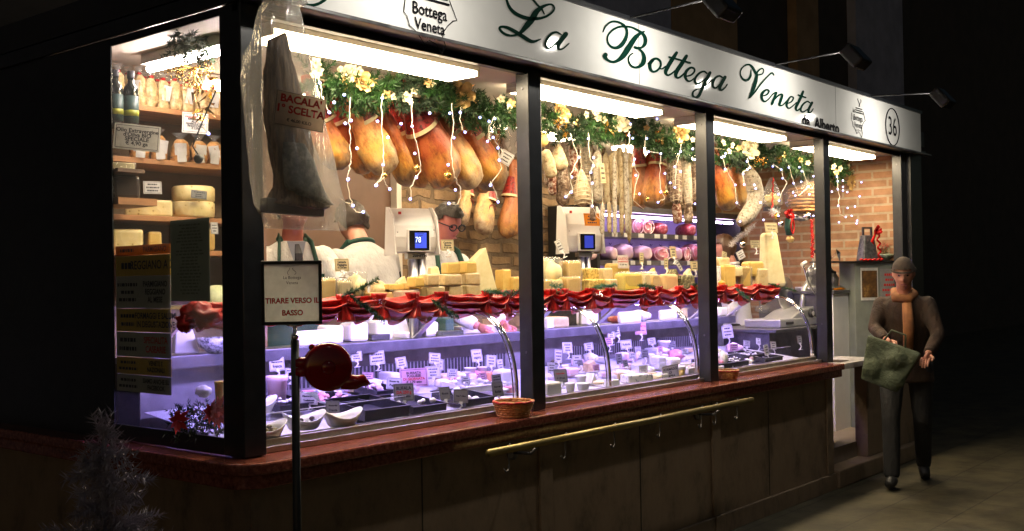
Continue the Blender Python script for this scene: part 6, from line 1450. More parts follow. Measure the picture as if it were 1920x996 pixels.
# gift carrier with ribbon
p = at(1626, 486, Y=3.55); o = (p.x, 3.55, 1.679)
t = thing('gift_carrier', 'black wine carrier with a red ribbon bow on the grey cabinet', 'gift', o, (0, 0, -.4)); s = 1.0
b = MB(); b.add([(-.085, -.05, 0), (.085, -.05, 0), (.085, .05, 0), (-.085, .05, 0), (-.05, -.03, .22), (.06, -.03, .22), (.06, .03, .22), (-.05, .03, .22)], [(3, 2, 1, 0), (0, 1, 5, 4), (1, 2, 6, 5), (2, 3, 7, 6), (3, 0, 4, 7), (4, 5, 6, 7)])
part('carrier', b.mesh('carrier', mottle('carrier_dark', [(.4, (.02, .02, .022)), (.62, (.09, .09, .095))], 30, .3, .1)), t, bevel=.008)
part('handle', MB().box(-.05, -.035, -.008, .008, .22, .275).box(.045, .06, -.008, .008, .22, .275).box(-.05, .06, -.008, .008, .2755, .29).mesh('handle', blackmat), t)
b = MB()
for i in range(16):
    a = i*.8; d = Vector((cos(a), .3*sin(a*2), sin(a))); b.tube([(.06, -.05, .255), Vector((.06, -.06, .255))+d*.032, Vector((.06, -.075, .255))+d*.04+Vector((0, 0, .01)), (.06, -.06, .255)], [.004, .012, .012, .004], 6, sq=.3)
b.tube([(.05, -.05, .23), (.0, -.06, .16), (.02, -.06, .14)], [.012, .02, .006], 6, sq=.3); part('ribbon_bow', b.mesh('ribbon_bow', redfoil, True), t)
b = MB()
for i in range(60): u = i/60; b.ball((.07+.015*sin(u*22)+.02*u, -.06, .23-.23*u), .009, n=6, m=4)
for i in range(34): u = i/33; b.ball((-.16+.26*u, -.08, .008+.004*sin(i)), .008, n=6, m=4)
part('bead_trim', b.mesh('bead_trim', redfoil, True), t)
p = at(1660, 488, Y=3.5); o = (p.x, 3.5, 1.679)
t = thing('cyclamen_plant', 'small plant with dark red flowers in pale paper on the grey cabinet', 'plant', o); b = MB()
for i in range(110): q = Vector((jit(.07), jit(.04), .07+jit(.035))); d = rnd_dir()*.022; b.add([q, q+d+Vector((.008, 0, 0)), q+d*1.8, q+d-Vector((.008, 0, 0))], [(0, 1, 2, 3)])
part('leaves', b.mesh('leaves', leafm), t); b = MB()
for i in range(60): q = Vector((jit(.05), jit(.03), .135+jit(.02))); d = rnd_dir()*.018; b.add([q, q+d+Vector((.007, 0, 0)), q+d*1.8, q+d-Vector((.007, 0, 0))], [(0, 1, 2, 3)])
part('flowers', b.mesh('flowers', redleaf), t)
part('wrap', MB().lathe([(.03, 0), (.05, .03), (.085, .055), (.08, .06), (.045, .03), (0, .02)], 14).mesh('wrap', pm('pale_paper', (.45, .5, .38), rough=.6), True), t)
p = at(1583, 474, Y=3.55); thing('star_ornament', 'dark pointed ornament left of the wine carrier', 'ornament', (p.x+.06, 3.62, 1.679), me=MB().add([(-.06, 0, .1), (0, 0, .0), (.03, 0, .07), (0, .02, .05), (.02, 0, 0)], [(0, 1, 3), (1, 4, 2, 3), (0, 3, 2)]).mesh('star_ornament', steeld))
# third window hanging gifts
p = at(1447, 362, Y=4.1); t = thing('gift_basket', 'clear-wrapped cone gift with gold filling hanging in the third window', 'gift', p); s = pxm(p)
part('wrap', MB().lathe([(.05, -.12), (.09, -.1), (.085, -.02), (.04, .08), (.012, .13)], 12).mesh('wrap', film, True), t)
part('filling', MB().ball((0, 0, -.06), .07, .06, .055, 14, 10, 0, .5, 12).mesh('filling', mottle('gift_gold', [(.35, (.3, .2, .05)), (.5, (.75, .6, .2)), (.65, (.5, .55, .4))], 30, .3, .5), True), t)
part('tray', MB().prism([(.09*cos(a), .07*sin(a)) for a in [j*pi/8 for j in range(16)]], -.15, -.12).mesh('tray', blackmat), t)
b = MB()
for i in range(40): u = i/40; b.ball((-.07-.04*u+.008*sin(i), -.05, .12-.34*u), .007, n=5, m=4)
part('bead_ribbon', b.mesh('bead_ribbon', redfoil, True), t)
p = at(1510, 370, Y=4.0); t = thing('wicker_basket', 'wicker gift basket wrapped in clear film, high by the fourth post', 'basket', p)
b = MB()
for i in range(7): z = -.12+i*.03; b.tube([((.2+.02*sin(j*1.3+i*3))*cos(a), .12*sin(a), z) for j, a in enumerate([q*pi/12 for q in range(25)])], .012, 5)
for i in range(5): b.tube([(-.2+.04*i, -.08, .0), (-.15+.04*i, -.1, .1), (.02+.03*i, -.08, .13), (.16, -.06, .06)], .008, 5)
part('weave', b.mesh('weave', wick, True), t); part('wrap', MB().ball((0, 0, 0), .25, .17, .17, 16, 10, 0, .3, 8).mesh('wrap', film, True), t)
part('filling', MB().ball((0, 0, .04), .16, .09, .08, 16, 10, 0, .6, 10).mesh('filling', mottle('basket_fill', [(.35, (.3, .1, .12)), (.5, (.6, .4, .25)), (.65, (.45, .4, .4))], 18, .4, .3), True), t)
p = at(1505, 408, Y=4.1); thing('metal_bowl', 'shiny dark metal bowl under the wrapped basket', 'bowl', p, me=MB().lathe([(.05, -.05), (.12, -.02), (.15, .03), (.145, .03), (.11, -.01), (0, -.03)], 22).mesh('metal_bowl', chrome, True))
p = at(1477, 402, Y=3.8); t = thing('doll_ornament', 'hanging ornament with a big red bow and dangling red ribbons', 'ornament', p); b = MB()
for i in range(14):
    a = i*.95; d = Vector((cos(a), .2*sin(a*3), sin(a)*.8)); b.tube([(0, 0, 0), d*.04, d*.052+Vector((.01, -.02, 0)), (0, -.01, 0)], [.005, .016, .014, .005], 6, sq=.3)
part('bow', b.mesh('bow', redfoil, True), t); part('body', MB().tube([(0, 0, -.03), (.01, 0, -.1), (.03, 0, -.16)], [.02, .035, .03], 10).mesh('body', apron, True), t)
b = MB()
for sx in (-1, 1):
    for i in range(22): u = i/22; b.ball((sx*.028*sin(u*3.1)+.01, -.035, -.03-.13*u), .007, n=5, m=4)
part('ribbons', b.mesh('ribbons', redfoil, True), t); part('tassel', MB().ball((.04, 0, -.2), .035, .03, .028, 10, 8, 0, .4, 9).mesh('tassel', gold, True), t)
p = at(1522, 412, Y=3.78); t = thing('bead_garland', 'vertical red bead garland beside the fourth post', 'garland', p); b = MB()
for i in range(120): b.ball((jit(.018), jit(.01), -.32*i/120), .0065, n=5, m=4)
part('beads', b.mesh('beads', redfoil, True), t)
p = at(1398, 430, Y=3.95); t = thing('feather_garland', 'fluffy grey tinsel garland below the curved salami', 'garland', p); b = MB()
P_ = [at(*q, Y=3.95) for q in ((1415, 420), (1400, 436), (1385, 445), (1368, 462))]
for i in range(500): u = random.random()*3; j = min(int(u), 2); q = P_[j].lerp(P_[j+1], u-j)-p; d = rnd_dir()*.035; w = rnd_dir()*.0025; b.add([q-w, q+w, q+d], [(0, 1, 2)])
part('tinsel', b.mesh('tinsel', pm('grey_tinsel', (.5, .45, .45), rough=.5)), t)
p = at(1452, 398, Y=3.9); t = thing('feather_tuft', 'white fluffy tuft left of the big red bow', 'ornament', p); b = MB()
for i in range(260): q = Vector((jit(.05), jit(.02), jit(.025))); d = rnd_dir()*.03; w = rnd_dir()*.0025; b.add([q-w, q+w, q+d], [(0, 1, 2)])
part('fluff', b.mesh('fluff', whitep), t)
# clear wrapped gifts right of the last ham, first window
for i, (px, py, r, lab, m) in enumerate(((957, 262, .085, 'crinkly clear-wrapped white parcel beside the second post', ch_w), (930, 262, .05, 'small film-wrapped brown parcel below the fairy lights', wick), (950, 240, .055, 'clear-wrapped parcel with red ribbon, top right of the first window', film))):
    p = at(px, py, Y=4.15+.05*i); t = thing('wrapped_parcel', lab, 'parcel', p, group='film-wrapped parcels by the second post')
    part('content', MB().ball((0, 0, 0), r*.7, r*.6, r*1.0, 14, 10, 0, .4, 9).mesh('content', m, True), t); part('wrap', MB().ball((0, 0, .01), r*.95, r*.8, r*1.3, 16, 12, 0, .7, 14).mesh('wrap', film, True), t)
    part('ribbon', MB().ball((jit(.02), -r*.6, r*1.0), .03, .012, .012, 10, 6, 0, .5, 9).mesh('ribbon', redfoil, True), t)
# ================================================================ SIDE WINDOW: SHELVES WITH PASTA, OIL AND CHEESE WHEELS
t = thing('wall_shelves', 'wooden wall shelves stocked behind the left side window', 'shelves', (3, 4.6, FL)); o = (3, 4.6, FL)
ZS = [at(px, py, Y=4.45).z for px, py in ((330, 207), (330, 303), (330, 407), (330, 470))]
for z in ZS:
    part('shelf_board', MB().box(2.452, 3.38, 4.43, 4.718, z-.024, z).mesh('shelf_board', woodm, origin=o), t, bevel=.002)
part('upright', MB().box(3.38, 3.4, 4.4, 4.718, .25, 2.6).mesh('upright', darkwood, origin=o), t)
t = thing('side_shelf', 'small nearer wooden bracket shelf under the dark wrapped block', 'shelf', (2.7, 4.3, 2))
q = at(238, 372, Y=4.2); part('shelf_board', MB().box(2.45, q.x+.12, 4.16, 4.4, q.z-.03, q.z).mesh('shelf_board', woodm, origin=(2.7, 4.3, 2)), t); zs2 = q.z
q = at(238, 236, Y=4.2); part('shelf_board', MB().box(2.45, q.x+.07, 4.16, 4.4, q.z-.02, q.z).mesh('shelf_board', darkwood, origin=(2.7, 4.3, 2)), t); zs1 = q.z
zs0 = at(238, 318, Y=4.2).z; part('shelf_board', MB().box(2.45, at(238, 318, Y=4.2).x+.06, 4.16, 4.4, zs0-.015, zs0).mesh('shelf_board', darkwood, origin=(2.7, 4.3, 2)), t)
# bottles
for px, lab in ((217, 'dark olive oil bottle at the very left edge of the side window'), (246, 'dark olive oil bottle right beside the first one, above the oil card')):
    p = at(px, 236, Y=4.25); p.z = zs1; s = pxm(p); h = 108*s; r = 14*s
    t = thing('oil_bottle', lab, 'bottle', p, group='olive oil bottles'); part('glass', MB().lathe([(r, 0), (r, h*.62), (r*.9, h*.7), (r*.42, h*.78), (r*.4, h*.86)], 22).mesh('glass', blkoil, True), t)
    part('cap', MB().lathe([(r*.45, h*.86), (r*.5, h*.87), (r*.5, h*.99), (0, h)], 18).mesh('cap', ink, True), t)
    lb = part('label', MB().lathe([(r*1.01, h*.08), (r*1.01, h*.55)], 22).mesh('label', lblg, True), t)
    part('label_patch', MB().lathe([(r*1.02, h*.2), (r*1.02, h*.3)], 22).mesh('label_patch', lbly, True), lb)
# bags on the top shelf
BG = 'cellophane bags with red ribbons on the top shelf'
def bag(px, ptop, pbot, wpx, Y, z, label, mat, group, ribbon=True, lab=True, big=False):
    p = at(px, pbot, Y=Y); p.z = z; s = pxm(p); h = (pbot-ptop)*s; w = wpx*s/2
    t = thing('food_bag', label, 'bag', p, (0, 0, -.4+jit(.3)), group)
    part('filling', loftz(h*.8, [(0, w*.35), (.12, w*.75), (.35, w*.97), (.7, w), (.92, w*.92), (1, w*.7)], 14, .6, 0, .3, random.random()*9).mesh('filling', mat, True), t, (0, 0, h*.8))
    part('cellophane', loftz(h*.28, [(0, w*.75), (.5, w*.3), (.75, w*.18), (1, w*.5)], 10, .4, 0, .3, random.random()*9).mesh('cellophane', film, True), t, (0, 0, h))
    if ribbon: part('ribbon', MB().ball((0, -w*.2, h*.82), w*.42, w*.2, w*.2, 10, 6, 0, .7, 9).mesh('ribbon', redfoil, True), t)
    if lab: part('label', MB().box(-w*.6, w*.6, -w*.62, -w*.6, h*.25, h*.65).mesh('label', card), t, rot=(0, jit(.2), 0))
nm = ['first from the left, high behind the bottle', 'second, under the tallest clear tuft', 'third, tilted right', 'fourth, in the middle', 'fifth, with a folded ticket', 'sixth, by the dark garland', 'seventh, behind the tinsel', 'last, against the corner post']
for i, (px, tp, bt, w) in enumerate(((222, 118, 196, 26), (262, 120, 198, 24), (284, 128, 202, 24), (306, 134, 206, 24), (328, 134, 208, 26), (350, 140, 212, 24), (376, 150, 214, 26), (399, 150, 217, 26))):
    bag(px, tp, bt, w, 4.5, ZS[0], 'bag of dried mushrooms on the top shelf, '+nm[i], pastam, BG, lab=(i % 2 == 1))
for i, px in enumerate((240, 272, 295, 317, 340, 362, 388)):
    bag(px, 112+px*.12-24, 200, 22, 4.6, ZS[0], 'rear-row cellophane bag on the top shelf, number %s from the left' % ['one', 'two', 'three', 'four', 'five', 'six', 'seven'][i], (pastam, crackm)[i % 2], 'rear row of bags on the top shelf', lab=False)
nm = ['left end, half hidden by the oil card', 'second, beside the oil card', 'third, under the triangular card', 'fourth, behind the shade pull ball', 'right end, by the corner post']
for i, (px, tp, bt, w) in enumerate(((262, 236, 298, 34), (298, 240, 301, 32), (338, 248, 304, 36), (372, 250, 306, 34), (402, 252, 309, 34))):
    bag(px, tp, bt, w, 4.5, ZS[1], 'bag of brown taralli on the second shelf, '+nm[i], crackm, 'bags of taralli on the second shelf', False)
    p = at(px+2, (tp+bt)/2+8, Y=4.42); thing('paper_label', 'white paper ticket on the taralli shelf, '+nm[i], 'ticket', p, (0, jit(.12), -.3), 'paper tickets on the second shelf', MB().box(-.021, .021, -.001, .001, -.05, .02).mesh('paper_label', card))
tag(257, 258, 84, 50, 'large card reading Olio Extravergine at the left edge of the side window', ['Olio Extravergine', "d'Oliva BIO", 'SPECIALE', '€ 4,90 ga'], card, 4.1, size=.0235, stand=False, rz=-.55, roll=.08)
tag(366, 231, 48, 40, 'white card with red heading hanging in the side window', [('PASTA SPECIALE', inkred), ('REGIONALE', ink), ('ALLA /', ink), ('PEPERONCINO', ink), ('FINOCCHIO', ink), ('€ 3,50', ink)], card, 4.3, stand=False, rz=-.5, roll=.05)
# cheese on shelves
def shc(a, b_, c, d, lab, m, Y, z, kind, dd=.15, wrap=False): return goods(a, b_, c, d, lab, m, Y, 'round_cheese' if kind in ('wheel', 'half') else 'cheese_block', 'cheese', dd, -.4, z, kind, group='cheeses on the side shelves', wrap=wrap)
shc(330, 376, 418, 408, 'lower holey yellow wheel on the third shelf', ch_b, 4.46, ZS[2], 'wheel')
shc(330, 346, 418, 376, 'upper holey yellow wheel stacked on the other', ch_b, 4.46, ZS[2]+.077, 'wheel')
shc(232, 376, 328, 407, 'cut holey yellow wheel left of the stacked pair', ch_b, 4.48, ZS[2], 'half')
shc(206, 306, 256, 320, 'pale cheese piece in film on the bracket shelf', ch_p, 4.22, zs0, 'block', .12, True)
shc(208, 322, 268, 366, 'dark wrapped block on the bracket shelf', pm('dark_wrap', (.03, .022, .02), (.06, .045, .04), 10, .25), 4.22, zs2, 'block', .15)
shc(206, 420, 276, 460, 'pale holey cheese block on the lowest visible shelf', ch_b, 4.46, ZS[3], 'block')
shc(276, 420, 306, 456, 'small plain cheese block beside the holey one', ch_y, 4.46, ZS[3], 'block')
shc(330, 430, 418, 470, 'yellow wheel half hidden behind the dark notice', ch_y, 4.46, ZS[3], 'wheel')
tag(286, 352, 34, 24, 'white price card between the dark block and the cut wheel', None, card, 4.38, stand=False)
tag(373, 365, 30, 16, 'grey slanted card on the upper holey wheel', None, cardgr, 4.38, stand=False, roll=.1)
tag(402, 428, 14, 22, 'white card peeping right of the dark notice', None, card, 4.38, stand=False)
p = at(405, 520, Y=4.35); p.z = 1.47; thing('melon', 'pale green striped melon beside the corner post', 'melon', p, me=MB().ball((0, 0, 0), .09, .09, .085, 20, 14).mesh('melon', mottle('melon_skin', [(.35, (.4, .45, .25)), (.6, (.65, .66, .4))], 10, .5, .1), True))
p = at(350, 668, Y=4.15); t = goods(326, 600, 378, 668, 'tall white cheese wedge on the ledge in the side window', ch_w, 4.2, z=1.25, kind='wedge', depth_=.12)
p = at(404, 662, Y=4.1); thing('glass_bowl', 'silver patterned bowl beside the corner post', 'bowl', (p.x, p.y, 1.25), me=MB().lathe([(.03, 0), (.07, .03), (.085, .07), (.08, .07), (.06, .03), (0, .01)], 20).mesh('glass_bowl', mottle('bowl_foil', [(.4, (.05, .05, .06)), (.55, (.6, .6, .7))], 50, .2, .3), True))
p = at(348, 595, Y=3.95); thing('knife_ledge', 'dark sloping board behind the red bow in the side window', 'board', p, (0, -.75, 0), me=MB().box(-.12, .1, -.02, .02, -.006, .006).mesh('knife_ledge', darkwood))
# poinsettias low in the side window
t = thing('poinsettia', 'red poinsettia with dark evergreen leaves low in the side window', 'plant', at(372, 790, Y=3.62)); o = t.location.copy(); b = MB(); c = MB(); g = MB()
for i in range(200):
    q = at(370+jit(45), 795+jit(28), Y=3.62+jit(.08))-o; sprig(b, q, rnd_dir()+Vector((0, 0, .3)), .04, .022, 7)
for (px, py) in ((395, 772), (332, 788), (405, 778), (412, 764)):
    q = at(px, py, Y=3.52)-o
    for i in range(9):
        a = i*2*pi/9+jit(.2); d = Vector((cos(a), -.35, sin(a))).normalized(); w = d.cross(Vector((0, 1, .2))).normalized(); L = random.uniform(.04, .06)
        c.add([q, q+d*L*.5+w*.011, q+d*L, q+d*L*.5-w*.011], [(0, 1, 2), (0, 2, 3)])
for i in range(30): g.ball(at(360+jit(30), 780+jit(12), Y=3.52)-o, .004, n=6, m=4)
part('leaves', b.mesh('leaves', [needled]), t); part('red_bracts', c.mesh('red_bracts', redleaf), t); part('glitter', g.mesh('glitter', silver), t)
# tub behind
p = at(414, 735, Y=3.75); goods(404, 715, 428, 752, 'clear tub of yellow sauce behind the corner post', ch_y, 3.6, 'plastic_tub', 'tub', .06, 0, None, 'tub')
goods(372, 722, 402, 745, 'wrapped triangle of cheese behind the poinsettia', ch_w, 3.75, 'wrapped_cheese', 'cheese', .06, 0, None, 'lump')

# notices on the side window, outside
XW = 2.45
def winpanel(px0, py0, px1, py1): 
    a, c = at(px0, py0, X=XW), at(px1, py1, X=XW); return a, c
zt = at(300, 457, X=XW).z; zb = at(300, 740, X=XW).z; ya = at(320, 500, X=XW).y; yb = 4.181
t = thing('product_notice', 'large dark yellow and grey notice listing parmigiano on the side window glass', 'notice', (XW, (ya+yb)/2, zb)); o = (XW, (ya+yb)/2, zb)
ny = pm('notice_yellow', (.62, .42, .06), (.52, .35, .05), 8, .6); ng = pm('notice_grey', (.45, .45, .4), (.38, .38, .34), 8, .6); no = papert('notice_backlit', (.42, .19, .04), .5)  # top row's orange carries the light from behind in its colour
hh = zt-zb; z = zt; lines = [(.07, no, 'PARMIGIANO'), (.14, ny, 'REGGIANO A 28€'), (.22, ng, 'PARMIGIANO\nREGGIANO\nAL MESE'), (.16, ny, 'FORMAGGI E SALUMI\nIN DEGUSTAZIONE'), (.17, ng, 'SPECIALITA\nCASEARIE'), (.12, ny, 'VENETE E\nNAZIONALI'), (.12, ng, 'SIAMO ANCHE SU\nFACEBOOK')]
for hq, m, tx in lines:
    z1 = z-hh*hq; pn = part('panel_row', MB().box(XW-.002, XW, ya, yb, z1+.001, z-.001).mesh('panel_row', m, origin=o), t)
    n = tx.count('\n')+1
    part('lettering', textmesh(tx, round(min((z-z1)/n*.72, .05), 4), ink if 'SPEC' not in tx else inkred, .0008, .9), t, (-.0035, ya+(yb-ya)*.27-o[1], (z+z1)/2-zb), (0, 0, radians(-90)))
    part('lettering', dashes((yb-ya)*.4, (z-z1)*.7, ink, n, int(hq*100)), t, (-.0035, ya+(yb-ya)*.78-o[1], (z+z1)/2-zb), (0, 0, radians(-90)))
    z = z1
a, c = winpanel(321, 410, 396, 565); t = thing('paper_notice', 'plain grey-green printed sheet taped on the side window beside the yellow notice', 'notice', (XW, (a.y+c.y)/2, c.z)); o = (XW, (a.y+c.y)/2, c.z)
part('paper', MB().box(XW-.0045, XW-.0035, c.y, a.y, c.z, at(358, 411, X=XW).z).mesh('paper', pm('sheet_grey', (.4, .46, .38), (.34, .4, .34), 8, .6), origin=o), t)
part('lettering', dashes(abs(a.y-c.y)*.75, (a.z-c.z)*.85, pm('faint_ink', (.2, .23, .19), rough=.6), 22, 9), t, (-.0055, 0, (a.z-c.z)/2), (0, 0, radians(-90)))

# ================================================================ NUMBER DISPENSER ON ITS POLE
pp = at(555, 800, D=3.72); px_, py_ = pp.x, pp.y; zt = at(555, 638, D=3.72).z; zs = at(550, 612, D=3.72).z
yw = -.62
t = thing('ticket_dispenser', 'black pole with a framed sign reading TIRARE VERSO IL BASSO and a red ticket dispenser', 'ticket dispenser', (px_, py_, 0), (0, 0, yw))
part('pole', MB().tube([(0, 0, 0), (0, 0, zt)], .0145, 14).mesh('pole', blackmat, True), t)
part('foot', MB().lathe([(.16, 0), (.16, .012), (.03, .03), (0, .03)], 28).mesh('foot', blackmat, True), t)
part('stem', MB().tube([(0, 0, zt), (0, 0, zt+.018), (0, 0, zs)], [.008, .007, .007], 10).ball((0, -.004, (zt+zs)/2-.012), .013, .012, .011, 12, 8).mesh('stem', chrome, True), t)
s = 3.72/F; w, h = 112*s, 120*s; cz = at(550, 549, D=3.72).z; cxo = -5*s
fr = MB(); e = .011; fr.box(cxo-w/2, cxo+w/2, -.012, .012, cz-h/2, cz-h/2+e).box(cxo-w/2, cxo+w/2, -.012, .012, cz+h/2-e, cz+h/2).box(cxo-w/2, cxo-w/2+e, -.012, .012, cz-h/2+e, cz+h/2-e).box(cxo+w/2-e, cxo+w/2, -.012, .012, cz-h/2+e, cz+h/2-e)
f = part('sign_frame', fr.mesh('sign_frame', blackmat), t, bevel=.002)
part('sign_sheet', MB().box(cxo-w/2+e*.8, cxo+w/2-e*.8, -.0006, .0006, cz-h/2+e*.8, cz+h/2-e*.8).mesh('sign_sheet', papert('sheet_paper', (.75, .75, .72), .6)), f)
for tx, sz, dz, m in (('TIRARE VERSO IL', .0255, -.028, inkred), ('BASSO', .0255, -.07, inkred), ('La Bottega', .015, .052, ink), ('Veneta', .015, .034, ink)):
    part('lettering', textmesh(tx, sz, m, .0009 if m is inkred else 0, .95), f, (cxo+.002, -.002, cz+dz))
b = MB(); b.tube([(cxo+.01+.006*sin(j*.8), -.002, cz+.062+j*.0035) for j in range(8)], .0007, 4).tube([(cxo-.01-.004*sin(j*.8), -.006, cz+.062+j*.0035) for j in range(8)], .0007, 4); part('sign_drawing', b.mesh('sign_drawing', ink), f)
part('clamp', MB().ball((0, 0, zs+.004), .03, .014, .007, 14, 6).mesh('clamp', chrome, True), t)
# red round dispenser: snail-shaped drum with a beak on the right
dc_ = at(614, 690, D=3.72); ox = (615-555)*s; ozc = at(555, 690, D=3.72).z; R_ = 46*s
b = MB(); n = 40; Mx = Matrix.Translation((ox, -.0, ozc)) @ Matrix.Rotation(pi/2, 4, 'X')
b.lathe([(0, -.034), (R_*.8, -.034), (R_*.95, -.028), (R_, -.016), (R_, .016), (R_*.95, .028), (R_*.8, .034), (0, .034)], n, 0, Mx)
b.tube([(ox+R_*.55, 0, ozc-R_*.62), (ox+R_*1.15, 0, ozc-R_*.68), (ox+R_*1.45, 0, ozc-R_*.62), (ox+R_*1.68, 0, ozc-R_*.78)], [.03, .026, .022, .008], 12)
b.tube([(0, 0, ozc+R_*.2), (ox-R_*.7, 0, ozc+R_*.2)], .02, 10).tube([(0, 0, ozc-R_*.15), (ox-R_*.7, 0, ozc-R_*.15)], .02, 10).ball((ox-R_*.62, 0, ozc+R_*.82), .012, n=10, m=8)
d = part('dispenser', b.mesh('dispenser', redp, True), t)
part('seam_ring', MB().lathe([(R_*.99, -.003), (R_*1.015, -.002), (R_*1.015, .002), (R_*.99, .003)], n, 0, Mx).mesh('seam_ring', ink, True), d)
part('hub', MB().lathe([(R_*.28, -.0345), (R_*.26, -.037), (0, -.037)], 24, 0, Matrix.Translation((ox, 0, ozc)) @ Matrix.Rotation(-pi/2, 4, 'X')).mesh('hub', redp, True), d)
b = MB(); tx_ = ox+R_*1.62; b.add([(tx_-.012, -.014, ozc-R_*.72), (tx_+.004, -.014, ozc-R_*.76), (tx_+.004, .014, ozc-R_*.76), (tx_-.012, .014, ozc-R_*.72), (tx_+.002, -.013, ozc-R_*1.0), (tx_+.002, .013, ozc-R_*1.0)], [(0, 1, 2, 3), (1, 4, 5, 2)]); part('paper_ticket', b.mesh('paper_ticket', cardpk), d)
part('slot_lip', MB().tube([(ox+R_*1.2, -.018, ozc-R_*.5), (ox+R_*1.2, -.018, ozc-R_*.85)], .006, 8).mesh('slot_lip', redp, True), d)
part('knob', MB().ball((-.016, 0, ozc-R_*.25), .007, n=8, m=6).mesh('knob', blackmat), t)

# ================================================================ DRIED COD IN A PLASTIC BAG
Yb = 3.02
def bx_(px, py): return at(px, py, Y=Yb)
o = bx_(525, 0)
t = thing('cod_bag', 'big clear plastic bag with a dried cod hanging at the front corner post', 'plastic bag', o)
rows = [(-14, 505, 556), (0, 492, 568), (8, 500, 560), (24, 492, 560), (50, 486, 566), (85, 478, 572), (115, 464, 580), (160, 458, 592), (220, 462, 604), (280, 468, 616), (340, 472, 628), (385, 476, 640), (410, 488, 646), (430, 496, 648)]
b = MB(); n = 30; vs = []; fs = []
for i, (y, xa, xb) in enumerate(rows):
    A_, B_ = bx_(xa, y), bx_(xb, y); c = (A_+B_)/2; r = (B_-A_).length/2; dpt = (.03 if y < 20 else .05+.03*min(y/300, 1))
    if y > 400: dpt *= .5
    for kk in range(n):
        a = 2*pi*kk/n; q = 1+.1*noise.noise(Vector((cos(a)*2.5, sin(a)*2.5, y*.008)))+.09*sin(a*7+y*.012+2*noise.noise(Vector((a, y*.02, 1))))*min(1, 60/(y+30)+.3)
        # bag lies in the plane across the view
        vs.append(c+Vector((r*cos(a)*q, dpt*sin(a)*q, -.0)))
for i in range(len(rows)-1):
    for kk in range(n): fs.append((i*n+kk, i*n+(kk+1) % n, (i+1)*n+(kk+1) % n, (i+1)*n+kk))
fs.append(tuple(range(len(vs)-n, len(vs)))); b.add(vs, fs); part('plastic', b.mesh('plastic', bagm, True, o), t)
# gathered knot
b = MB()
for i in range(14): a = i*2*pi/14; b.tube([bx_(530, 8)+Vector((.02*cos(a), .02*sin(a), 0)), bx_(530, -4)+Vector((.035*cos(a), .03*sin(a), .01)), bx_(530, -22)+Vector((.08*cos(a), .05*sin(a), .02*sin(a*3)))], [.008, .012, .016], 6)
b.ball(bx_(560, 2), .03, .03, .018, 12, 8, 0, .5, 9); part('gathered_top', b.mesh('gathered_top', bagm, True, o), t)
# the cod
cr = [(62, 532, 537), (80, 505, 540), (120, 500, 548), (180, 498, 562), (230, 500, 572), (280, 508, 582), (320, 514, 590), (350, 518, 598), (372, 512, 606), (384, 500, 612), (392, 560, 606)]
b = MB(); vs = []; fs = []; n = 40
cr = [tuple(u_+(v_-u_)*k_/3 for u_, v_ in zip(cr[i_], cr[i_+1])) for i_ in range(len(cr)-1) for k_ in range(3)]+[cr[-1]]
for i, (y, xa, xb) in enumerate(cr):
    A_, B_ = bx_(xa, y), bx_(xb, y); c = (A_+B_)/2; r = (B_-A_).length/2
    for kk in range(n):
        a = 2*pi*kk/n; q = 1+.2*noise.noise(Vector((cos(a)*3, sin(a)*3, y*.035)))+.07*sin(a*6+y*.02)+.05*sin(a*11); vs.append(c+Vector((r*cos(a)*q, min(.04, r*.5)*sin(a)*q, 0)))
for i in range(len(cr)-1):
    for kk in range(n): fs.append((i*n+kk, i*n+(kk+1) % n, (i+1)*n+(kk+1) % n, (i+1)*n+kk))
fs.append(tuple(range(n))); b.add(vs, fs)
tc = thing('dried_cod', 'long brown dried cod with dark tail inside the plastic bag', 'fish', o); part('flesh', b.mesh('flesh', fishm, True, o), tc)
b = MB(); vs = []; fs = []
cr2 = [(270, 522, 560), (300, 520, 578), (330, 522, 588), (352, 524, 596), (368, 540, 604), (380, 585, 610), (385, 598, 614)]
for i, (y, xa, xb) in enumerate(cr2):
    A_, B_ = bx_(xa, y), bx_(xb, y); c = (A_+B_)/2+Vector((0, -.03, 0)); r = (B_-A_).length/2
    for kk in range(n): a = 2*pi*kk/n; vs.append(c+Vector((r*cos(a), .02*sin(a), 0))*(1+0*a))
for i in range(len(cr2)-1):
    for kk in range(n): fs.append((i*n+kk, i*n+(kk+1) % n, (i+1)*n+(kk+1) % n, (i+1)*n+kk))
b.add(vs, fs); part('tail', b.mesh('tail', fishg, True, o), tc)
A_, B_ = bx_(494, 388), bx_(602, 388); c = (A_+B_)/2; q = thing('paper_band', 'brown paper band under the cod tail inside the plastic bag', 'paper band', c, (0, .03, 0), me=MB().box(-(B_-A_).length/2, (B_-A_).length/2, -.02, .02, -.028, .022).mesh('paper_band', pm('kraft_paper', (.12, .095, .075), (.1, .08, .06), 10, .6)), bevel=.004)
c = bx_(528, 215); c.y = Yb-.1; s2 = pxm(c)
tt = thing('price_card', 'card reading BACALA 1 SCELTA in red taped on the plastic bag', 'price card', c, (0, .13, -.35)); w, h = 98*s2, 64*s2
part('card', MB().box(-w/2, w/2, -.0005, .0005, -h/2, h/2).mesh('card', papert('card_paper', (.75, .66, .58), .6)), tt)
b = MB(); e = .0015
for (a0, a1, b0, b1) in ((-w*.49, w*.49, h*.48, h*.48+e), (-w*.49, w*.49, -h*.48-e, -h*.48), (-w*.49, -w*.49+e, -h*.48, h*.48), (w*.49-e, w*.49, -h*.48, h*.48)): b.add([(a0, -.0016, b0), (a1, -.0016, b0), (a1, -.0016, b1), (a0, -.0016, b1)], [(0, 1, 2, 3)])
part('border', b.mesh('border', ink), tt)
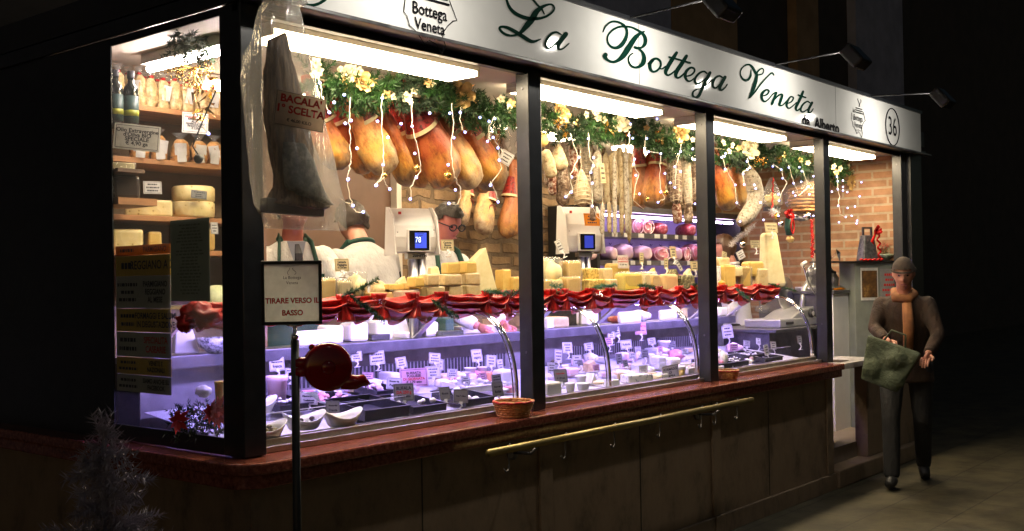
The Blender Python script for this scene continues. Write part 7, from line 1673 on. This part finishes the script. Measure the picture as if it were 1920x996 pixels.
for tx, sz, dz, m in (("BACALA'", .036, .034, inkred), ('1° SCELTA', .036, -.002, inkred), ('€ 46,00 KILO', .015, -.038, ink)): part('lettering', textmesh(tx, sz, m, .0014 if m is inkred else .0004, 1.05), tt, (0, -.0022, dz))

# ================================================================ WICKER BASKETS ON THE SILL
def basket(px, py, wpx, label):
    p = at(px, py, Z=.913); s = pxm(p); r = wpx*s/2; h = r*.82
    t = thing('wicker_basket', label, 'basket', p, group='small wicker change baskets on the sill'); b = MB(); n = 36; rows_ = 7
    for i in range(rows_):
        z = .006+h*.86*i/(rows_-1); rr = r*(.74+.24*i/(rows_-1)); ph = pi*(i % 2)
        b.tube([((rr+.0035*cos(j*pi+ph))*cos(2*pi*j/n), (rr+.0035*cos(j*pi+ph))*sin(2*pi*j/n), z) for j in range(n+1)], h*.085, 6)
    for j in range(18): a = 2*pi*j/18; b.tube([(r*.74*cos(a), r*.74*sin(a), 0), (r*.98*cos(a), r*.98*sin(a), h*.9)], .0032, 5)
    b.lathe([(0, .004), (r*.74, .004)], 24); part('weave', b.mesh('weave', wick, True), t)
    b = MB(); b.tube([(r*1.02*cos(2*pi*j/30), r*1.02*sin(2*pi*j/30), h*.93+.002*sin(j*2)) for j in range(31)], h*.075, 8); part('rim', b.mesh('rim', wickr, True), t)
basket(963, 781, 74, 'wicker basket with pink red rim on the sill in front of the second post')
basket(1364, 711, 42, 'orange wicker basket with red rim on the sill right of the third post')

# ================================================================ WHITE CHRISTMAS TREE, LOWER LEFT
p = at(196, 900, D=3.0); base = Vector((p.x, p.y, 0)); ht = at(200, 785, D=3.0).z
t = thing('white_christmas_tree', 'white artificial christmas tree at the lower left corner', 'tree', base)
part('trunk', MB().tube([(0, 0, 0), (0, 0, ht-.03)], [.02, .006], 8).mesh('trunk', needlew), t); b = MB(); random.seed(5)
z = .12
z = .5
while z < ht-.02:
    R = (.3*(1-(z/ht))**.7+.03)*(1.12 if int(z/.09) % 2 else .78); nb = max(7, int(34*R/.3))
    for i in range(nb):
        a = random.uniform(0, 2*pi); d = Vector((cos(a), sin(a), -.12+jit(.25))); L = R*random.uniform(.75, 1.1)
        k_ = max(3, int(L/.03))
        sprig(b, Vector((0, 0, z+jit(.015))), d, L, .036, int(36*L/.1), 0, .005)
    z += .032
for i in range(8): sprig(b, Vector((0, 0, ht-.06)), Vector((jit(.5), jit(.5), 1)), .08, .03, 26, 0, .0035)
part('branches', b.mesh('branches', needlew), t)
part('stand', MB().lathe([(.12, 0), (.12, .01), (.03, .05), (0, .05)], 20).mesh('stand', blackmat), t)
